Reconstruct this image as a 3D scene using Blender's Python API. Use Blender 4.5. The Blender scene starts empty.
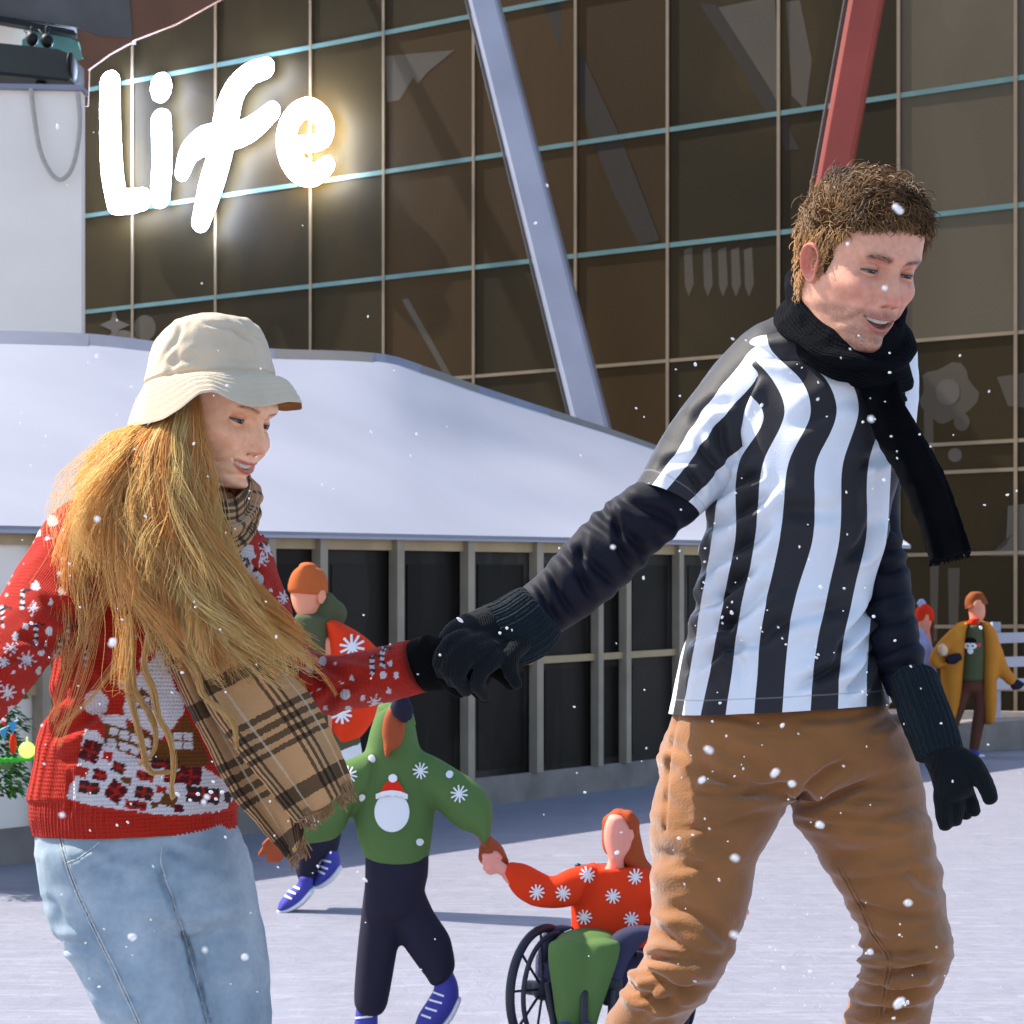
import bpy, math, random
import numpy as np
from mathutils import Vector, Matrix
from mathutils.bvhtree import BVHTree

SC = bpy.context.scene
COL = SC.collection
FOC = 2000.0          # focal length in picture widths of 1024
CAMZ = 1.0            # camera height
HOR = 640.0           # picture row of the horizon
R = math.radians
rng = np.random.default_rng(7)


def W(px, py, d):
    """world point seen at (px,py) and lying d metres in front of the camera"""
    px = np.asarray(px, float); py = np.asarray(py, float); d = np.asarray(d, float)
    return np.stack(np.broadcast_arrays((px - 512.0) / FOC * d, d, CAMZ + (HOR - py) / FOC * d), -1)


def PX(P):
    P = np.asarray(P, float)
    return 512 + P[..., 0] / P[..., 1] * FOC, HOR - (P[..., 2] - CAMZ) / P[..., 1] * FOC


def S(r, g, b):
    """8 bit screen colour -> linear"""
    o = []
    for c in (r, g, b):
        c /= 255.0
        o.append(c / 12.92 if c <= .04045 else ((c + .055) / 1.055) ** 2.4)
    return tuple(o)


# ------------------------------------------------------------------ noise
def _h(ix, iy, iz, seed):
    n = (ix * 374761393 + iy * 668265263 + iz * 2147483647 + seed * 1274126177) & 0xFFFFFFFF
    n = ((n ^ (n >> 13)) * 1274126177) & 0xFFFFFFFF
    n = (n ^ (n >> 16)) & 0xFFFF
    return n / 32767.5 - 1.0


def vnoise(P, seed=0):
    P = np.asarray(P, float)
    I = np.floor(P).astype(np.int64); f = P - I
    f = f * f * (3 - 2 * f)
    o = 0
    for a in (0, 1):
        for b in (0, 1):
            for c in (0, 1):
                w = (f[..., 0] if a else 1 - f[..., 0]) * (f[..., 1] if b else 1 - f[..., 1]) * (f[..., 2] if c else 1 - f[..., 2])
                o = o + w * _h(I[..., 0] + a, I[..., 1] + b, I[..., 2] + c, seed)
    return o


def fbm(P, sc, seed=0, oc=3):
    o = 0; a = 1.0
    for k in range(oc):
        o = o + a * vnoise(np.asarray(P) * sc, seed + k * 17); sc *= 2.03; a *= .5
    return o


def sstep(a, b, x):
    t = np.clip((x - a) / (b - a), 0, 1)
    return t * t * (3 - 2 * t)


# ------------------------------------------------------------------ mesh store
class M:
    def __init__(self):
        self.P = []; self.F = []; self.C = []; self.A = []; self.n = 0; self.mi = []

    def add(self, P, F, col=None, att=None, mi=0):
        P = np.asarray(P, float).reshape(-1, 3)
        self.P.append(P)
        F = np.asarray(F, np.int64)
        if F.shape[1] == 3:
            F = np.concatenate([F, -np.ones((len(F), 1), np.int64)], 1)
        self.F.append(np.where(F >= 0, F + self.n, -1))
        self.mi.append(np.full(len(F), mi))
        if col is None: col = (1, 1, 1)
        col = np.asarray(col, float)
        if col.ndim == 1: col = np.tile(col, (len(P), 1))
        self.C.append(col.reshape(-1, 3))
        if att is None: att = np.zeros((len(P), 3))
        self.A.append(np.asarray(att, float).reshape(-1, 3))
        self.n += len(P)
        return self

    def arr(self):
        return np.concatenate(self.P), np.concatenate(self.F), np.concatenate(self.C), np.concatenate(self.A), np.concatenate(self.mi)

    def box(self, c, s, rot=None, col=None, bev=0.0):
        c = np.asarray(c, float); s = np.asarray(s, float) / 2
        v = np.array([[x, y, z] for x in (-1, 1) for y in (-1, 1) for z in (-1, 1)], float)
        v = v * s
        if rot is not None: v = v @ np.asarray(rot).T
        F = [[0, 1, 3, 2], [4, 6, 7, 5], [0, 4, 5, 1], [2, 3, 7, 6], [0, 2, 6, 4], [1, 5, 7, 3]]
        return self.add(v + c, F, col)

    def hexa(self, q0, q1, col=None):
        """two quads (4 points each) joined into a solid"""
        v = np.concatenate([np.asarray(q0, float), np.asarray(q1, float)])
        F = [[3, 2, 1, 0], [4, 5, 6, 7]] + [[i, (i + 1) % 4, (i + 1) % 4 + 4, i + 4] for i in range(4)]
        return self.add(v, F, col)

    def tube(self, pts, rad, n=10, col=None, cap=True):
        P, F = tube_arrays(np.asarray(pts, float), rad, n, cap)
        return self.add(P, F, col)

    def ell(self, c, r, rot=None, n=20, col=None):
        th = np.linspace(0, np.pi, n + 1); ph = np.linspace(0, 2 * np.pi, 2 * n, endpoint=False)
        T, H = np.meshgrid(th, ph, indexing='ij')
        v = np.stack([np.sin(T) * np.cos(H), np.sin(T) * np.sin(H), np.cos(T)], -1).reshape(-1, 3) * np.asarray(r, float)
        if rot is not None: v = v @ np.asarray(rot).T
        return self.add(v + np.asarray(c, float), gridF(n + 1, 2 * n, True), col)

    def build(self, name, mat, parent=None, smooth=True):
        P, F, C, A, mi = self.arr()
        return mk(name, P, F, mat, parent, C, A, smooth, mi)


def gridF(m, n, wrap):
    i = np.arange(m - 1)[:, None]; j = np.arange(n if wrap else n - 1)[None, :]
    a = i * n + j; b = i * n + (j + 1) % n
    return np.stack([a + 0 * b, b + 0 * a, b + n, a + n], -1).reshape(-1, 4)


def mk(name, P, F, mat, parent=None, C=None, A=None, smooth=True, mi=None):
    me = bpy.data.meshes.new(name)
    P = np.asarray(P, np.float32)
    org = np.zeros(3, np.float32)
    if parent is None:
        org = ((P.min(0) + P.max(0)) / 2).astype(np.float32); org[2] = P[:, 2].min()
    P = P - org
    nt = (F[:, 3] >= 0)
    cnt = np.where(nt, 4, 3).astype(np.int32)
    flat = F.reshape(-1); flat = flat[flat >= 0].astype(np.int32)
    me.vertices.add(len(P)); me.vertices.foreach_set('co', P.ravel())
    me.loops.add(len(flat)); me.loops.foreach_set('vertex_index', flat)
    me.polygons.add(len(F))
    me.polygons.foreach_set('loop_start', np.concatenate([[0], np.cumsum(cnt)[:-1]]).astype(np.int32))
    me.polygons.foreach_set('loop_total', cnt)
    me.polygons.foreach_set('use_smooth', np.full(len(F), bool(smooth)))
    mats = mat if isinstance(mat, (list, tuple)) else [mat]
    for m in mats: me.materials.append(m)
    if mi is not None and len(mats) > 1:
        me.polygons.foreach_set('material_index', np.asarray(mi, np.int32))
    me.update(calc_edges=True)
    if C is not None:
        a = me.attributes.new('Col', 'FLOAT_COLOR', 'POINT')
        a.data.foreach_set('color', np.concatenate([C, np.ones((len(C), 1))], 1).astype(np.float32).ravel())
    if A is not None:
        a = me.attributes.new('Att', 'FLOAT_VECTOR', 'POINT')
        a.data.foreach_set('vector', np.asarray(A, np.float32).ravel())
    me.validate()
    o = bpy.data.objects.new(name, me)
    o.location = org
    COL.objects.link(o)
    if parent is not None:
        o.parent = parent
        o.matrix_parent_inverse = Matrix.Translation(-Vector(parent.location))
    return o


def thing(name, label, cat, loc=(0, 0, 0), group=None):
    o = bpy.data.objects.new(name, None)
    o.empty_display_size = .1
    COL.objects.link(o); o.location = Vector([float(v) for v in loc])
    o['label'] = label; o['category'] = cat
    if group: o['group'] = group
    return o


def tag(o, label, cat, group=None, kind=None):
    if label: o['label'] = label
    if cat: o['category'] = cat
    if group: o['group'] = group
    if kind: o['kind'] = kind
    return o


# ------------------------------------------------------------------ lofts
def catmull(K, m):
    """K (k,c) control rows -> (m,c) rows evenly spread over chord length of the first columns"""
    K = np.asarray(K, float)
    if len(K) == 2:
        t = np.linspace(0, 1, m)[:, None]
        return K[0] * (1 - t) + K[1] * t
    d = np.linalg.norm(np.diff(K[:, :4] if K.shape[1] >= 4 else K[:, :3], axis=0), axis=1) + 1e-9
    s = np.concatenate([[0], np.cumsum(d)])
    t = np.linspace(0, s[-1], m)
    i = np.clip(np.searchsorted(s, t, 'right') - 1, 0, len(K) - 2)
    u = ((t - s[i]) / d[i])[:, None]
    T = np.zeros_like(K)
    T[1:-1] = (K[2:] - K[:-2]) / (s[2:] - s[:-2])[:, None]
    T[0] = (K[1] - K[0]) / d[0]; T[-1] = (K[-1] - K[-2]) / d[-1]
    h = d[i][:, None]
    return ((2 * u ** 3 - 3 * u ** 2 + 1) * K[i] + (u ** 3 - 2 * u ** 2 + u) * h * T[i] + (-2 * u ** 3 + 3 * u ** 2) * K[i + 1] + (u ** 3 - u ** 2) * h * T[i + 1])


def loft(rows, m, n, e=2.0, full=False):
    """rows: (Lx,Ly,Rx,Ry,depth[,thickness[,depth tilt]]) left and right outline points of the body in the picture,
    its distance and half thickness in metres -> closed rings of real points, (m,n,3)"""
    K = []
    for r in rows:
        r = list(r)
        if len(r) < 6: r.append(0.05)
        if len(r) < 7: r.append(0.0)
        K.append(r)
    K = catmull(K, m)
    d = K[:, 4]; t = K[:, 5]; tl = K[:, 6]
    L = W(K[:, 0], K[:, 1], d + tl); Rr = W(K[:, 2], K[:, 3], d - tl)
    c = (L + Rr) / 2; h = (Rr - L) / 2
    # the tangent of the path, to tip the thickness so that it stays square to it
    tan = np.gradient(c, axis=0)
    nrm = np.cross(h, tan); nrm /= np.linalg.norm(nrm, axis=1)[:, None] + 1e-12
    nrm = np.where(nrm[:, 1:2] > 0, -nrm, nrm)
    if not full: nrm = np.tile(np.array([[0, -1.0, 0]]), (m, 1))
    a = np.linspace(0, 2 * np.pi, n, endpoint=False)
    ca, sa = np.cos(a), np.sin(a)
    k = 2.0 / e
    ca = np.sign(ca) * np.abs(ca) ** k; sa = np.sign(sa) * np.abs(sa) ** k
    P = c[:, None] + ca[None, :, None] * h[:, None] + sa[None, :, None] * (nrm * t[:, None])[:, None]
    return P


def gnormals(P):
    du = np.roll(P, -1, 1) - np.roll(P, 1, 1)
    dv = np.gradient(P, axis=0)
    N = np.cross(du, dv); N /= np.linalg.norm(N, axis=-1)[..., None] + 1e-12
    c = P.mean(1, keepdims=True)
    s = np.sign(((P - c) * N).sum((0, 1, 2)))
    return N * (s if s != 0 else 1)


def capgrid(P, k=4, top=True, bot=True, bulge=.35):
    """close the ends of ring grid P with rounded caps"""
    parts = [P]
    def cap(ring, nxt):
        c = ring.mean(0); out = c - nxt.mean(0); out /= np.linalg.norm(out) + 1e-9
        r = np.linalg.norm(ring - c, axis=1).mean()
        res = []
        for i in range(1, k + 1):
            t = i / k * np.pi / 2
            res.append(c + (ring - c) * max(np.cos(t), .02) + out * r * bulge * np.sin(t))
        return np.array(res)
    if top: parts.insert(0, cap(P[0], P[1])[::-1])
    if bot: parts.append(cap(P[-1], P[-2]))
    return np.concatenate(parts)


def lump(rows, m=24, n=24, e=2.0, top=True, bot=True, bulge=.35, full=False):
    P = capgrid(loft(rows, m, n, e, full), 5, top, bot, bulge)
    return P.reshape(-1, 3), gridF(P.shape[0], n, True)


def tube_arrays(pts, rad, n=10, cap=True):
    pts = np.asarray(pts, float); m = len(pts)
    rad = np.broadcast_to(np.asarray(rad, float), (m,))
    T = np.gradient(pts, axis=0); T /= np.linalg.norm(T, axis=1)[:, None] + 1e-12
    ref = np.array([0.31, 0.62, 0.72]); u = np.zeros((m, 3))
    a = np.cross(T[0], ref); a /= np.linalg.norm(a) + 1e-9
    for i in range(m):
        a = a - T[i] * (a @ T[i]); a /= np.linalg.norm(a) + 1e-9; u[i] = a
    v = np.cross(T, u)
    th = np.linspace(0, 2 * np.pi, n, endpoint=False)
    G = pts[:, None] + rad[:, None, None] * (np.cos(th)[None, :, None] * u[:, None] + np.sin(th)[None, :, None] * v[:, None])
    if cap: G = capgrid(G, 4, True, True, .9)
    return G.reshape(-1, 3), gridF(G.shape[0], n, True)


def smoothpath(pts, m):
    return catmull(np.asarray(pts, float), m)


def ppath(pts, m):
    """picture points (px,py,d) -> smooth world path"""
    p = catmull(np.asarray(pts, float), m)
    return W(p[:, 0], p[:, 1], p[:, 2])


def strands(G, rad, col, n=3):
    """G (S,K,3) strand points -> thin tubes as one array set"""
    Sn, K, _ = G.shape
    T = np.gradient(G, axis=1); T /= np.linalg.norm(T, axis=-1)[..., None] + 1e-12
    ref = np.array([.3, -.9, .2]); ref /= np.linalg.norm(ref)
    u = np.cross(T, ref); u /= np.linalg.norm(u, axis=-1)[..., None] + 1e-9
    v = np.cross(T, u)
    th = np.linspace(0, 2 * np.pi, n, endpoint=False) + .4
    rr = np.broadcast_to(np.asarray(rad, float), (Sn, K))
    P = G[:, :, None] + rr[:, :, None, None] * (np.cos(th)[None, None, :, None] * u[:, :, None] + np.sin(th)[None, None, :, None] * v[:, :, None])
    base = gridF(K, n, True)
    F = (base[None] + (np.arange(Sn) * K * n)[:, None, None]).reshape(-1, 4)
    C = np.broadcast_to(np.asarray(col, float)[:, None, None] if np.ndim(col) == 2 else np.asarray(col, float)[:, :, None], (Sn, K, n, 3)).reshape(-1, 3)
    tt = np.broadcast_to(np.linspace(0, 1, K)[None, :, None], (Sn, K, n)).reshape(-1)
    A = np.stack([tt, tt * 0, tt * 0], 1)
    return P.reshape(-1, 3), F, C, A


def remesh(parts, voxel, smooth_it=2):
    """one continuous skin over a list of (P,F) closed pieces"""
    m = M()
    for P, F in parts: m.add(P, F)
    P, F, C, A, mi = m.arr()
    ob = mk('tmp', P, F, None_mat)
    ob.location = (0, 0, 0)
    org = ((P.min(0) + P.max(0)) / 2); org[2] = P[:, 2].min()
    md = ob.modifiers.new('r', 'REMESH'); md.mode = 'VOXEL'; md.voxel_size = voxel; md.use_smooth_shade = True
    if smooth_it:
        s = ob.modifiers.new('s', 'SMOOTH'); s.iterations = smooth_it; s.factor = .5
    dg = bpy.context.evaluated_depsgraph_get()
    ev = ob.evaluated_get(dg); me = ev.to_mesh()
    nv = len(me.vertices); co = np.zeros(nv * 3, np.float32); me.vertices.foreach_get('co', co)
    no = np.zeros(nv * 3, np.float32); me.vertices.foreach_get('normal', no)
    lt = np.zeros(len(me.polygons), np.int32); me.polygons.foreach_get('loop_total', lt)
    vi = np.zeros(len(me.loops), np.int32); me.loops.foreach_get('vertex_index', vi)
    Fq = -np.ones((len(lt), 4), np.int64); st = np.concatenate([[0], np.cumsum(lt)[:-1]])
    for k in range(4):
        ok = lt > k
        Fq[ok, k] = vi[st[ok] + k]
    ev.to_mesh_clear()
    old = ob.data; bpy.data.objects.remove(ob); bpy.data.meshes.remove(old)
    return co.reshape(-1, 3).astype(float) + org, Fq, no.reshape(-1, 3).astype(float)


def creases(P, N, strokes, front=True):
    """press soft folds into a surface: strokes (x0,y0,x1,y1,width px,depth m) drawn on its visible side"""
    x, y = PX(P)
    off = np.zeros(x.shape)
    fr = sstep(.25, -.15, N[..., 1])
    for (x0, y0, x1, y1, w, dep) in strokes:
        dx, dy = x1 - x0, y1 - y0; l2 = dx * dx + dy * dy + 1e-9; l = math.sqrt(l2)
        t = ((x - x0) * dx + (y - y0) * dy) / l2
        s = ((x - x0) * -dy + (y - y0) * dx) / l
        # wandering line
        s = s + w * .9 * np.sin(t * 5 + x0) * .6
        f = sstep(-.15, .2, t) * sstep(1.15, .75, t)
        off += dep * f * (-np.exp(-(s / w) ** 2) + .75 * np.exp(-((s - 1.7 * w) / (1.2 * w)) ** 2) + .45 * np.exp(-((s + 1.8 * w) / (1.3 * w)) ** 2))
    return P + N * (off * (fr if front else 1))[..., None]


# ------------------------------------------------------------------ decals laid on real surfaces
def bvh_of(obs):
    V = []; Fc = []; k = 0
    for o in obs:
        mw = Matrix.Translation(o.location) if o.parent is None else o.matrix_parent_inverse @ Matrix.Identity(4)
        me = o.data
        co = np.zeros(len(me.vertices) * 3, np.float32); me.vertices.foreach_get('co', co); co = co.reshape(-1, 3)
        if o.parent is None: co = co + np.array(o.location)
        V.extend([tuple(map(float, c)) for c in co])
        for p in me.polygons: Fc.append([v + k for v in p.vertices])
        k += len(me.vertices)
    return BVHTree.FromPolygons(V, Fc)


def ontop(bvh, px, py, off, dfall):
    cam = Vector((0, 0, CAMZ))
    q = Vector(W(px, py, 1.0).tolist()) - cam; q.normalize()
    loc, nr, idx, dist = bvh.ray_cast(cam, q)
    if loc is None: return W(px, py, dfall), np.array([0, -1., 0])
    if nr.dot(q) > 0: nr = -nr
    return np.array(loc) + np.array(nr) * off, np.array(nr)


def strip_decal(m, bvh, pts, w, off, dfall, col=(1, 1, 1), seg=6):
    """a line of constant width (px) laid on the surface"""
    for (x0, y0), (x1, y1) in zip(pts[:-1], pts[1:]):
        l = math.hypot(x1 - x0, y1 - y0) + 1e-6; nx, ny = -(y1 - y0) / l * w / 2, (x1 - x0) / l * w / 2
        P = []
        for k in range(seg + 1):
            t = k / seg; x = x0 + (x1 - x0) * t; y = y0 + (y1 - y0) * t
            P += [ontop(bvh, x + nx, y + ny, off, dfall)[0], ontop(bvh, x - nx, y - ny, off, dfall)[0]]
        m.add(np.array(P), gridF(seg + 1, 2, False), col)


def star_decal(m, bvh, cx, cy, r, w, off, dfall, rays=5, col=(1, 1, 1), rot=0.2):
    for k in range(rays):
        a = math.pi * k / rays + rot
        strip_decal(m, bvh, [(cx - r * math.cos(a), cy - r * math.sin(a)), (cx + r * math.cos(a), cy + r * math.sin(a))], w, off + k * .0004, dfall, col, 4)


def blob_decal(m, bvh, cx, cy, rx, ry, off, dfall, col=(1, 1, 1), rot=0., n=20, pts=None, rings=3):
    """a filled patch (ellipse, or polygon pts seen from its centre) laid on the surface"""
    if pts is None:
        a = np.linspace(0, 2 * np.pi, n, endpoint=False)
        ex, ey = rx * np.cos(a), ry * np.sin(a)
        bx = cx + ex * math.cos(rot) - ey * math.sin(rot); by = cy + ex * math.sin(rot) + ey * math.cos(rot)
    else:
        pts = np.asarray(pts, float); bx, by = pts[:, 0], pts[:, 1]; n = len(pts); cx, cy = bx.mean(), by.mean()
    P = []
    for k in range(rings + 1):
        s = max(k / rings, .01)
        for i in range(n): P.append(ontop(bvh, cx + (bx[i] - cx) * s, cy + (by[i] - cy) * s, off, dfall)[0])
    m.add(np.array(P), gridF(rings + 1, n, True), col)


# ------------------------------------------------------------------ materials
def newmat(name):
    m = bpy.data.materials.new(name); m.use_nodes = True
    nt = m.node_tree; b = nt.nodes['Principled BSDF']
    return m, nt, b


def N_(nt, t, **kw):
    n = nt.nodes.new(t)
    for k, v in kw.items():
        if k.startswith('i_'):
            n.inputs[k[2:].replace('_', ' ')].default_value = v
        else: setattr(n, k, v)
    return n


def math_(nt, op, a, b=None):
    n = nt.nodes.new('ShaderNodeMath'); n.operation = op
    for i, s in enumerate((a, b)):
        if s is None: continue
        if isinstance(s, (int, float)): n.inputs[i].default_value = s
        else: nt.links.new(s, n.inputs[i])
    return n.outputs[0]


def mixc(nt, f, a, b, mode='MIX'):
    n = nt.nodes.new('ShaderNodeMix'); n.data_type = 'RGBA'; n.blend_type = mode
    for i, s in ((0, f), (6, a), (7, b)):
        if isinstance(s, (int, float)): n.inputs[i].default_value = s
        elif isinstance(s, tuple): n.inputs[i].default_value = (*s[:3], 1)
        else: nt.links.new(s, n.inputs[i])
    return n.outputs[2]


def cmat(name, base=None, rough=.8, var=.12, nscale=8., bump=.0, bscale=300., spec=.3, sheen=0., weave=None, metal=0., sss=0., transl=0., coord='Object', blot=None):
    """general surface: base colour (or the Col attribute), soft tone variation, fine bump; weave = ('knit'|'twill'|'canvas', scale)"""
    m, nt, b = newmat(name); L = nt.links
    tc = N_(nt, 'ShaderNodeTexCoord')
    if base is None:
        at = N_(nt, 'ShaderNodeAttribute', attribute_name='Col'); c = at.outputs['Color']
    else: c = (*base, 1)
    if var > 0:
        nz = N_(nt, 'ShaderNodeTexNoise'); nz.inputs['Scale'].default_value = nscale; nz.inputs['Detail'].default_value = 5
        L.new(tc.outputs[coord], nz.inputs['Vector'])
        k = N_(nt, 'ShaderNodeMapRange'); k.inputs[1].default_value = .3; k.inputs[2].default_value = .7
        k.inputs[3].default_value = 1 - var; k.inputs[4].default_value = 1 + var
        L.new(nz.outputs[0], k.inputs[0])
        n = N_(nt, 'ShaderNodeVectorMath', operation='SCALE')
        if isinstance(c, tuple): n.inputs[0].default_value = c[:3]
        else: L.new(c, n.inputs[0])
        L.new(k.outputs[0], n.inputs['Scale']); c = n.outputs[0]
    if isinstance(c, tuple): b.inputs['Base Color'].default_value = c
    else: L.new(c, b.inputs['Base Color'])
    b.inputs['Roughness'].default_value = rough
    b.inputs['Specular IOR Level'].default_value = spec
    b.inputs['Metallic'].default_value = metal
    if sheen: b.inputs['Sheen Weight'].default_value = sheen; b.inputs['Sheen Roughness'].default_value = .5
    if sss:
        b.inputs['Subsurface Weight'].default_value = sss; b.inputs['Subsurface Radius'].default_value = (.012, .005, .0025); b.inputs['Subsurface Scale'].default_value = 1
    hgt = None
    if weave:
        at = N_(nt, 'ShaderNodeAttribute', attribute_name='Att')
        sp = N_(nt, 'ShaderNodeSeparateXYZ'); L.new(at.outputs['Vector'], sp.inputs[0])
        u, v = sp.outputs[0], sp.outputs[1]
        kind, sc = weave
        if kind == 'knit':      # columns of stitches
            cu = math_(nt, 'SINE', math_(nt, 'MULTIPLY', u, sc * 6.283))
            ph = math_(nt, 'MULTIPLY', math_(nt, 'ABSOLUTE', cu), 1.3)
            rv = math_(nt, 'SINE', math_(nt, 'ADD', math_(nt, 'MULTIPLY', v, sc * 6.283 * 1.25), ph))
            hgt = math_(nt, 'ADD', math_(nt, 'ABSOLUTE', cu), math_(nt, 'MULTIPLY', rv, .45))
        elif kind == 'rib':
            hgt = math_(nt, 'ABSOLUTE', math_(nt, 'SINE', math_(nt, 'MULTIPLY', u, sc * 6.283)))
        elif kind == 'twill':
            hgt = math_(nt, 'SINE', math_(nt, 'MULTIPLY', math_(nt, 'ADD', u, v), sc * 6.283))
        else:
            a = math_(nt, 'SINE', math_(nt, 'MULTIPLY', u, sc * 6.283)); bb = math_(nt, 'SINE', math_(nt, 'MULTIPLY', v, sc * 6.283))
            hgt = math_(nt, 'MULTIPLY', a, bb)
        hgt = math_(nt, 'MULTIPLY', hgt, .6)
    if bump > 0:
        nb = N_(nt, 'ShaderNodeTexNoise'); nb.inputs['Scale'].default_value = bscale; nb.inputs['Detail'].default_value = 4
        L.new(tc.outputs[coord], nb.inputs['Vector'])
        hh = math_(nt, 'ADD', nb.outputs[0], hgt) if hgt is not None else nb.outputs[0]
        bp = N_(nt, 'ShaderNodeBump'); bp.inputs['Strength'].default_value = bump; bp.inputs['Distance'].default_value = .004
        L.new(hh, bp.inputs['Height']); L.new(bp.outputs[0], b.inputs['Normal'])
    if transl > 0:
        tr = N_(nt, 'ShaderNodeBsdfTranslucent'); mx = N_(nt, 'ShaderNodeMixShader'); mx.inputs[0].default_value = transl
        if isinstance(c, tuple): tr.inputs[0].default_value = c
        else: L.new(c, tr.inputs[0])
        L.new(b.outputs[0], mx.inputs[1]); L.new(tr.outputs[0], mx.inputs[2])
        L.new(mx.outputs[0], nt.nodes['Material Output'].inputs[0])
    return m


None_mat = bpy.data.materials.new('blank')
# =================================================================== camera, light
cam = bpy.data.cameras.new('camera'); camo = bpy.data.objects.new('camera', cam); COL.objects.link(camo)
cam.sensor_width = 36; cam.lens = 36 * FOC / 1024; cam.shift_y = (HOR - 512) / 1024; cam.clip_end = 2000; cam.clip_start = .05; cam.dof.use_dof = True; cam.dof.focus_distance = 2.68; cam.dof.aperture_fstop = 25.0
camo.location = (0, 0, CAMZ); camo.rotation_euler = (R(90), 0, 0)
SC.camera = camo
SUN_EL, SUN_AZ = 50.0, 292.0          # degrees; azimuth clockwise from +Y (north): sun to the left and a little behind the skaters
wd = bpy.data.worlds.new('World'); SC.world = wd; wd.use_nodes = True
nt = wd.node_tree; bg = nt.nodes['Background']
sky = nt.nodes.new('ShaderNodeTexSky'); sky.sky_type = 'NISHITA'; sky.sun_disc = False
sky.sun_elevation = R(SUN_EL); sky.sun_rotation = R(SUN_AZ); sky.air_density = 1.0; sky.dust_density = 1.5; sky.ozone_density = 1.0
nt.links.new(sky.outputs[0], bg.inputs[0]); bg.inputs[1].default_value = .14
sl = bpy.data.lights.new('sun', 'SUN'); sl.energy = 3.9; sl.angle = R(.5); sl.color = (1, .93, .82)
so = bpy.data.objects.new('sun', sl); COL.objects.link(so)
sd = Vector((math.sin(R(SUN_AZ)) * math.cos(R(SUN_EL)), math.cos(R(SUN_AZ)) * math.cos(R(SUN_EL)), math.sin(R(SUN_EL))))
so.rotation_euler = sd.to_track_quat('Z', 'Y').to_euler(); so.location = (-8, 4, 12)
SC.view_settings.view_transform = 'Standard'; SC.view_settings.look = 'None'; SC.view_settings.gamma = 1; SC.view_settings.exposure = .98

# =================================================================== ground: one sheet of ice
def ice_mat():
    m, nt, b = newmat('rink_ice'); L = nt.links
    tc = N_(nt, 'ShaderNodeTexCoord')
    n1 = N_(nt, 'ShaderNodeTexNoise'); n1.inputs['Scale'].default_value = .9; n1.inputs['Detail'].default_value = 6
    L.new(tc.outputs['Object'], n1.inputs['Vector'])
    mp = N_(nt, 'ShaderNodeMapping'); mp.inputs['Scale'].default_value = (3.4, 2.6, 1); mp.inputs['Rotation'].default_value = (0, 0, .7)
    L.new(tc.outputs['Object'], mp.inputs[0])
    n2 = N_(nt, 'ShaderNodeTexNoise'); n2.inputs['Scale'].default_value = 3; n2.inputs['Detail'].default_value = 8; n2.inputs['Roughness'].default_value = .7; n2.inputs['Distortion'].default_value = 1.2
    L.new(mp.outputs[0], n2.inputs['Vector'])
    # skate scratches
    sc = None
    for k, rt in enumerate((.3, -.7, 1.2)):
        mq = N_(nt, 'ShaderNodeMapping'); mq.inputs['Scale'].default_value = (.5, 7, 1); mq.inputs['Rotation'].default_value = (0, 0, rt); mq.inputs['Location'].default_value = (k * 3.1, k, 0)
        L.new(tc.outputs['Object'], mq.inputs[0])
        nn = N_(nt, 'ShaderNodeTexNoise'); nn.inputs['Scale'].default_value = 1.4; nn.inputs['Detail'].default_value = 2; nn.inputs['Distortion'].default_value = .9
        L.new(mq.outputs[0], nn.inputs['Vector'])
        d = math_(nt, 'ABSOLUTE', math_(nt, 'SUBTRACT', nn.outputs[0], .5))
        s = math_(nt, 'LESS_THAN', d, .009)
        sc = s if sc is None else math_(nt, 'MAXIMUM', sc, s)
    cr = N_(nt, 'ShaderNodeMapRange'); cr.inputs[1].default_value = .35; cr.inputs[2].default_value = .68
    L.new(n2.outputs[0], cr.inputs[0])
    c = mixc(nt, cr.outputs[0], (.245, .246, .30), (.302, .303, .365))
    c = mixc(nt, math_(nt, 'MULTIPLY', n1.outputs[0], .3), c, (.29, .29, .345))
    c = mixc(nt, math_(nt, 'MULTIPLY', sc, .5), c, (.38, .385, .43))
    L.new(c, b.inputs['Base Color']); b.inputs['Roughness'].default_value = .42; b.inputs['Specular IOR Level'].default_value = .25
    bp = N_(nt, 'ShaderNodeBump'); bp.inputs['Strength'].default_value = .35; bp.inputs['Distance'].default_value = .02
    L.new(math_(nt, 'ADD', n2.outputs[0], math_(nt, 'MULTIPLY', sc, -.25)), bp.inputs['Height']); L.new(bp.outputs[0], b.inputs['Normal'])
    return m

mg = M(); mg.add([(-400, -200, 0), (400, -200, 0), (400, 600, 0), (-400, 600, 0)], [[0, 1, 2, 3]])
tag(mg.build('ground', ice_mat(), None, False), None, None, kind='structure')

# =================================================================== materials of the buildings
BRN = S(66, 51, 32)

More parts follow.
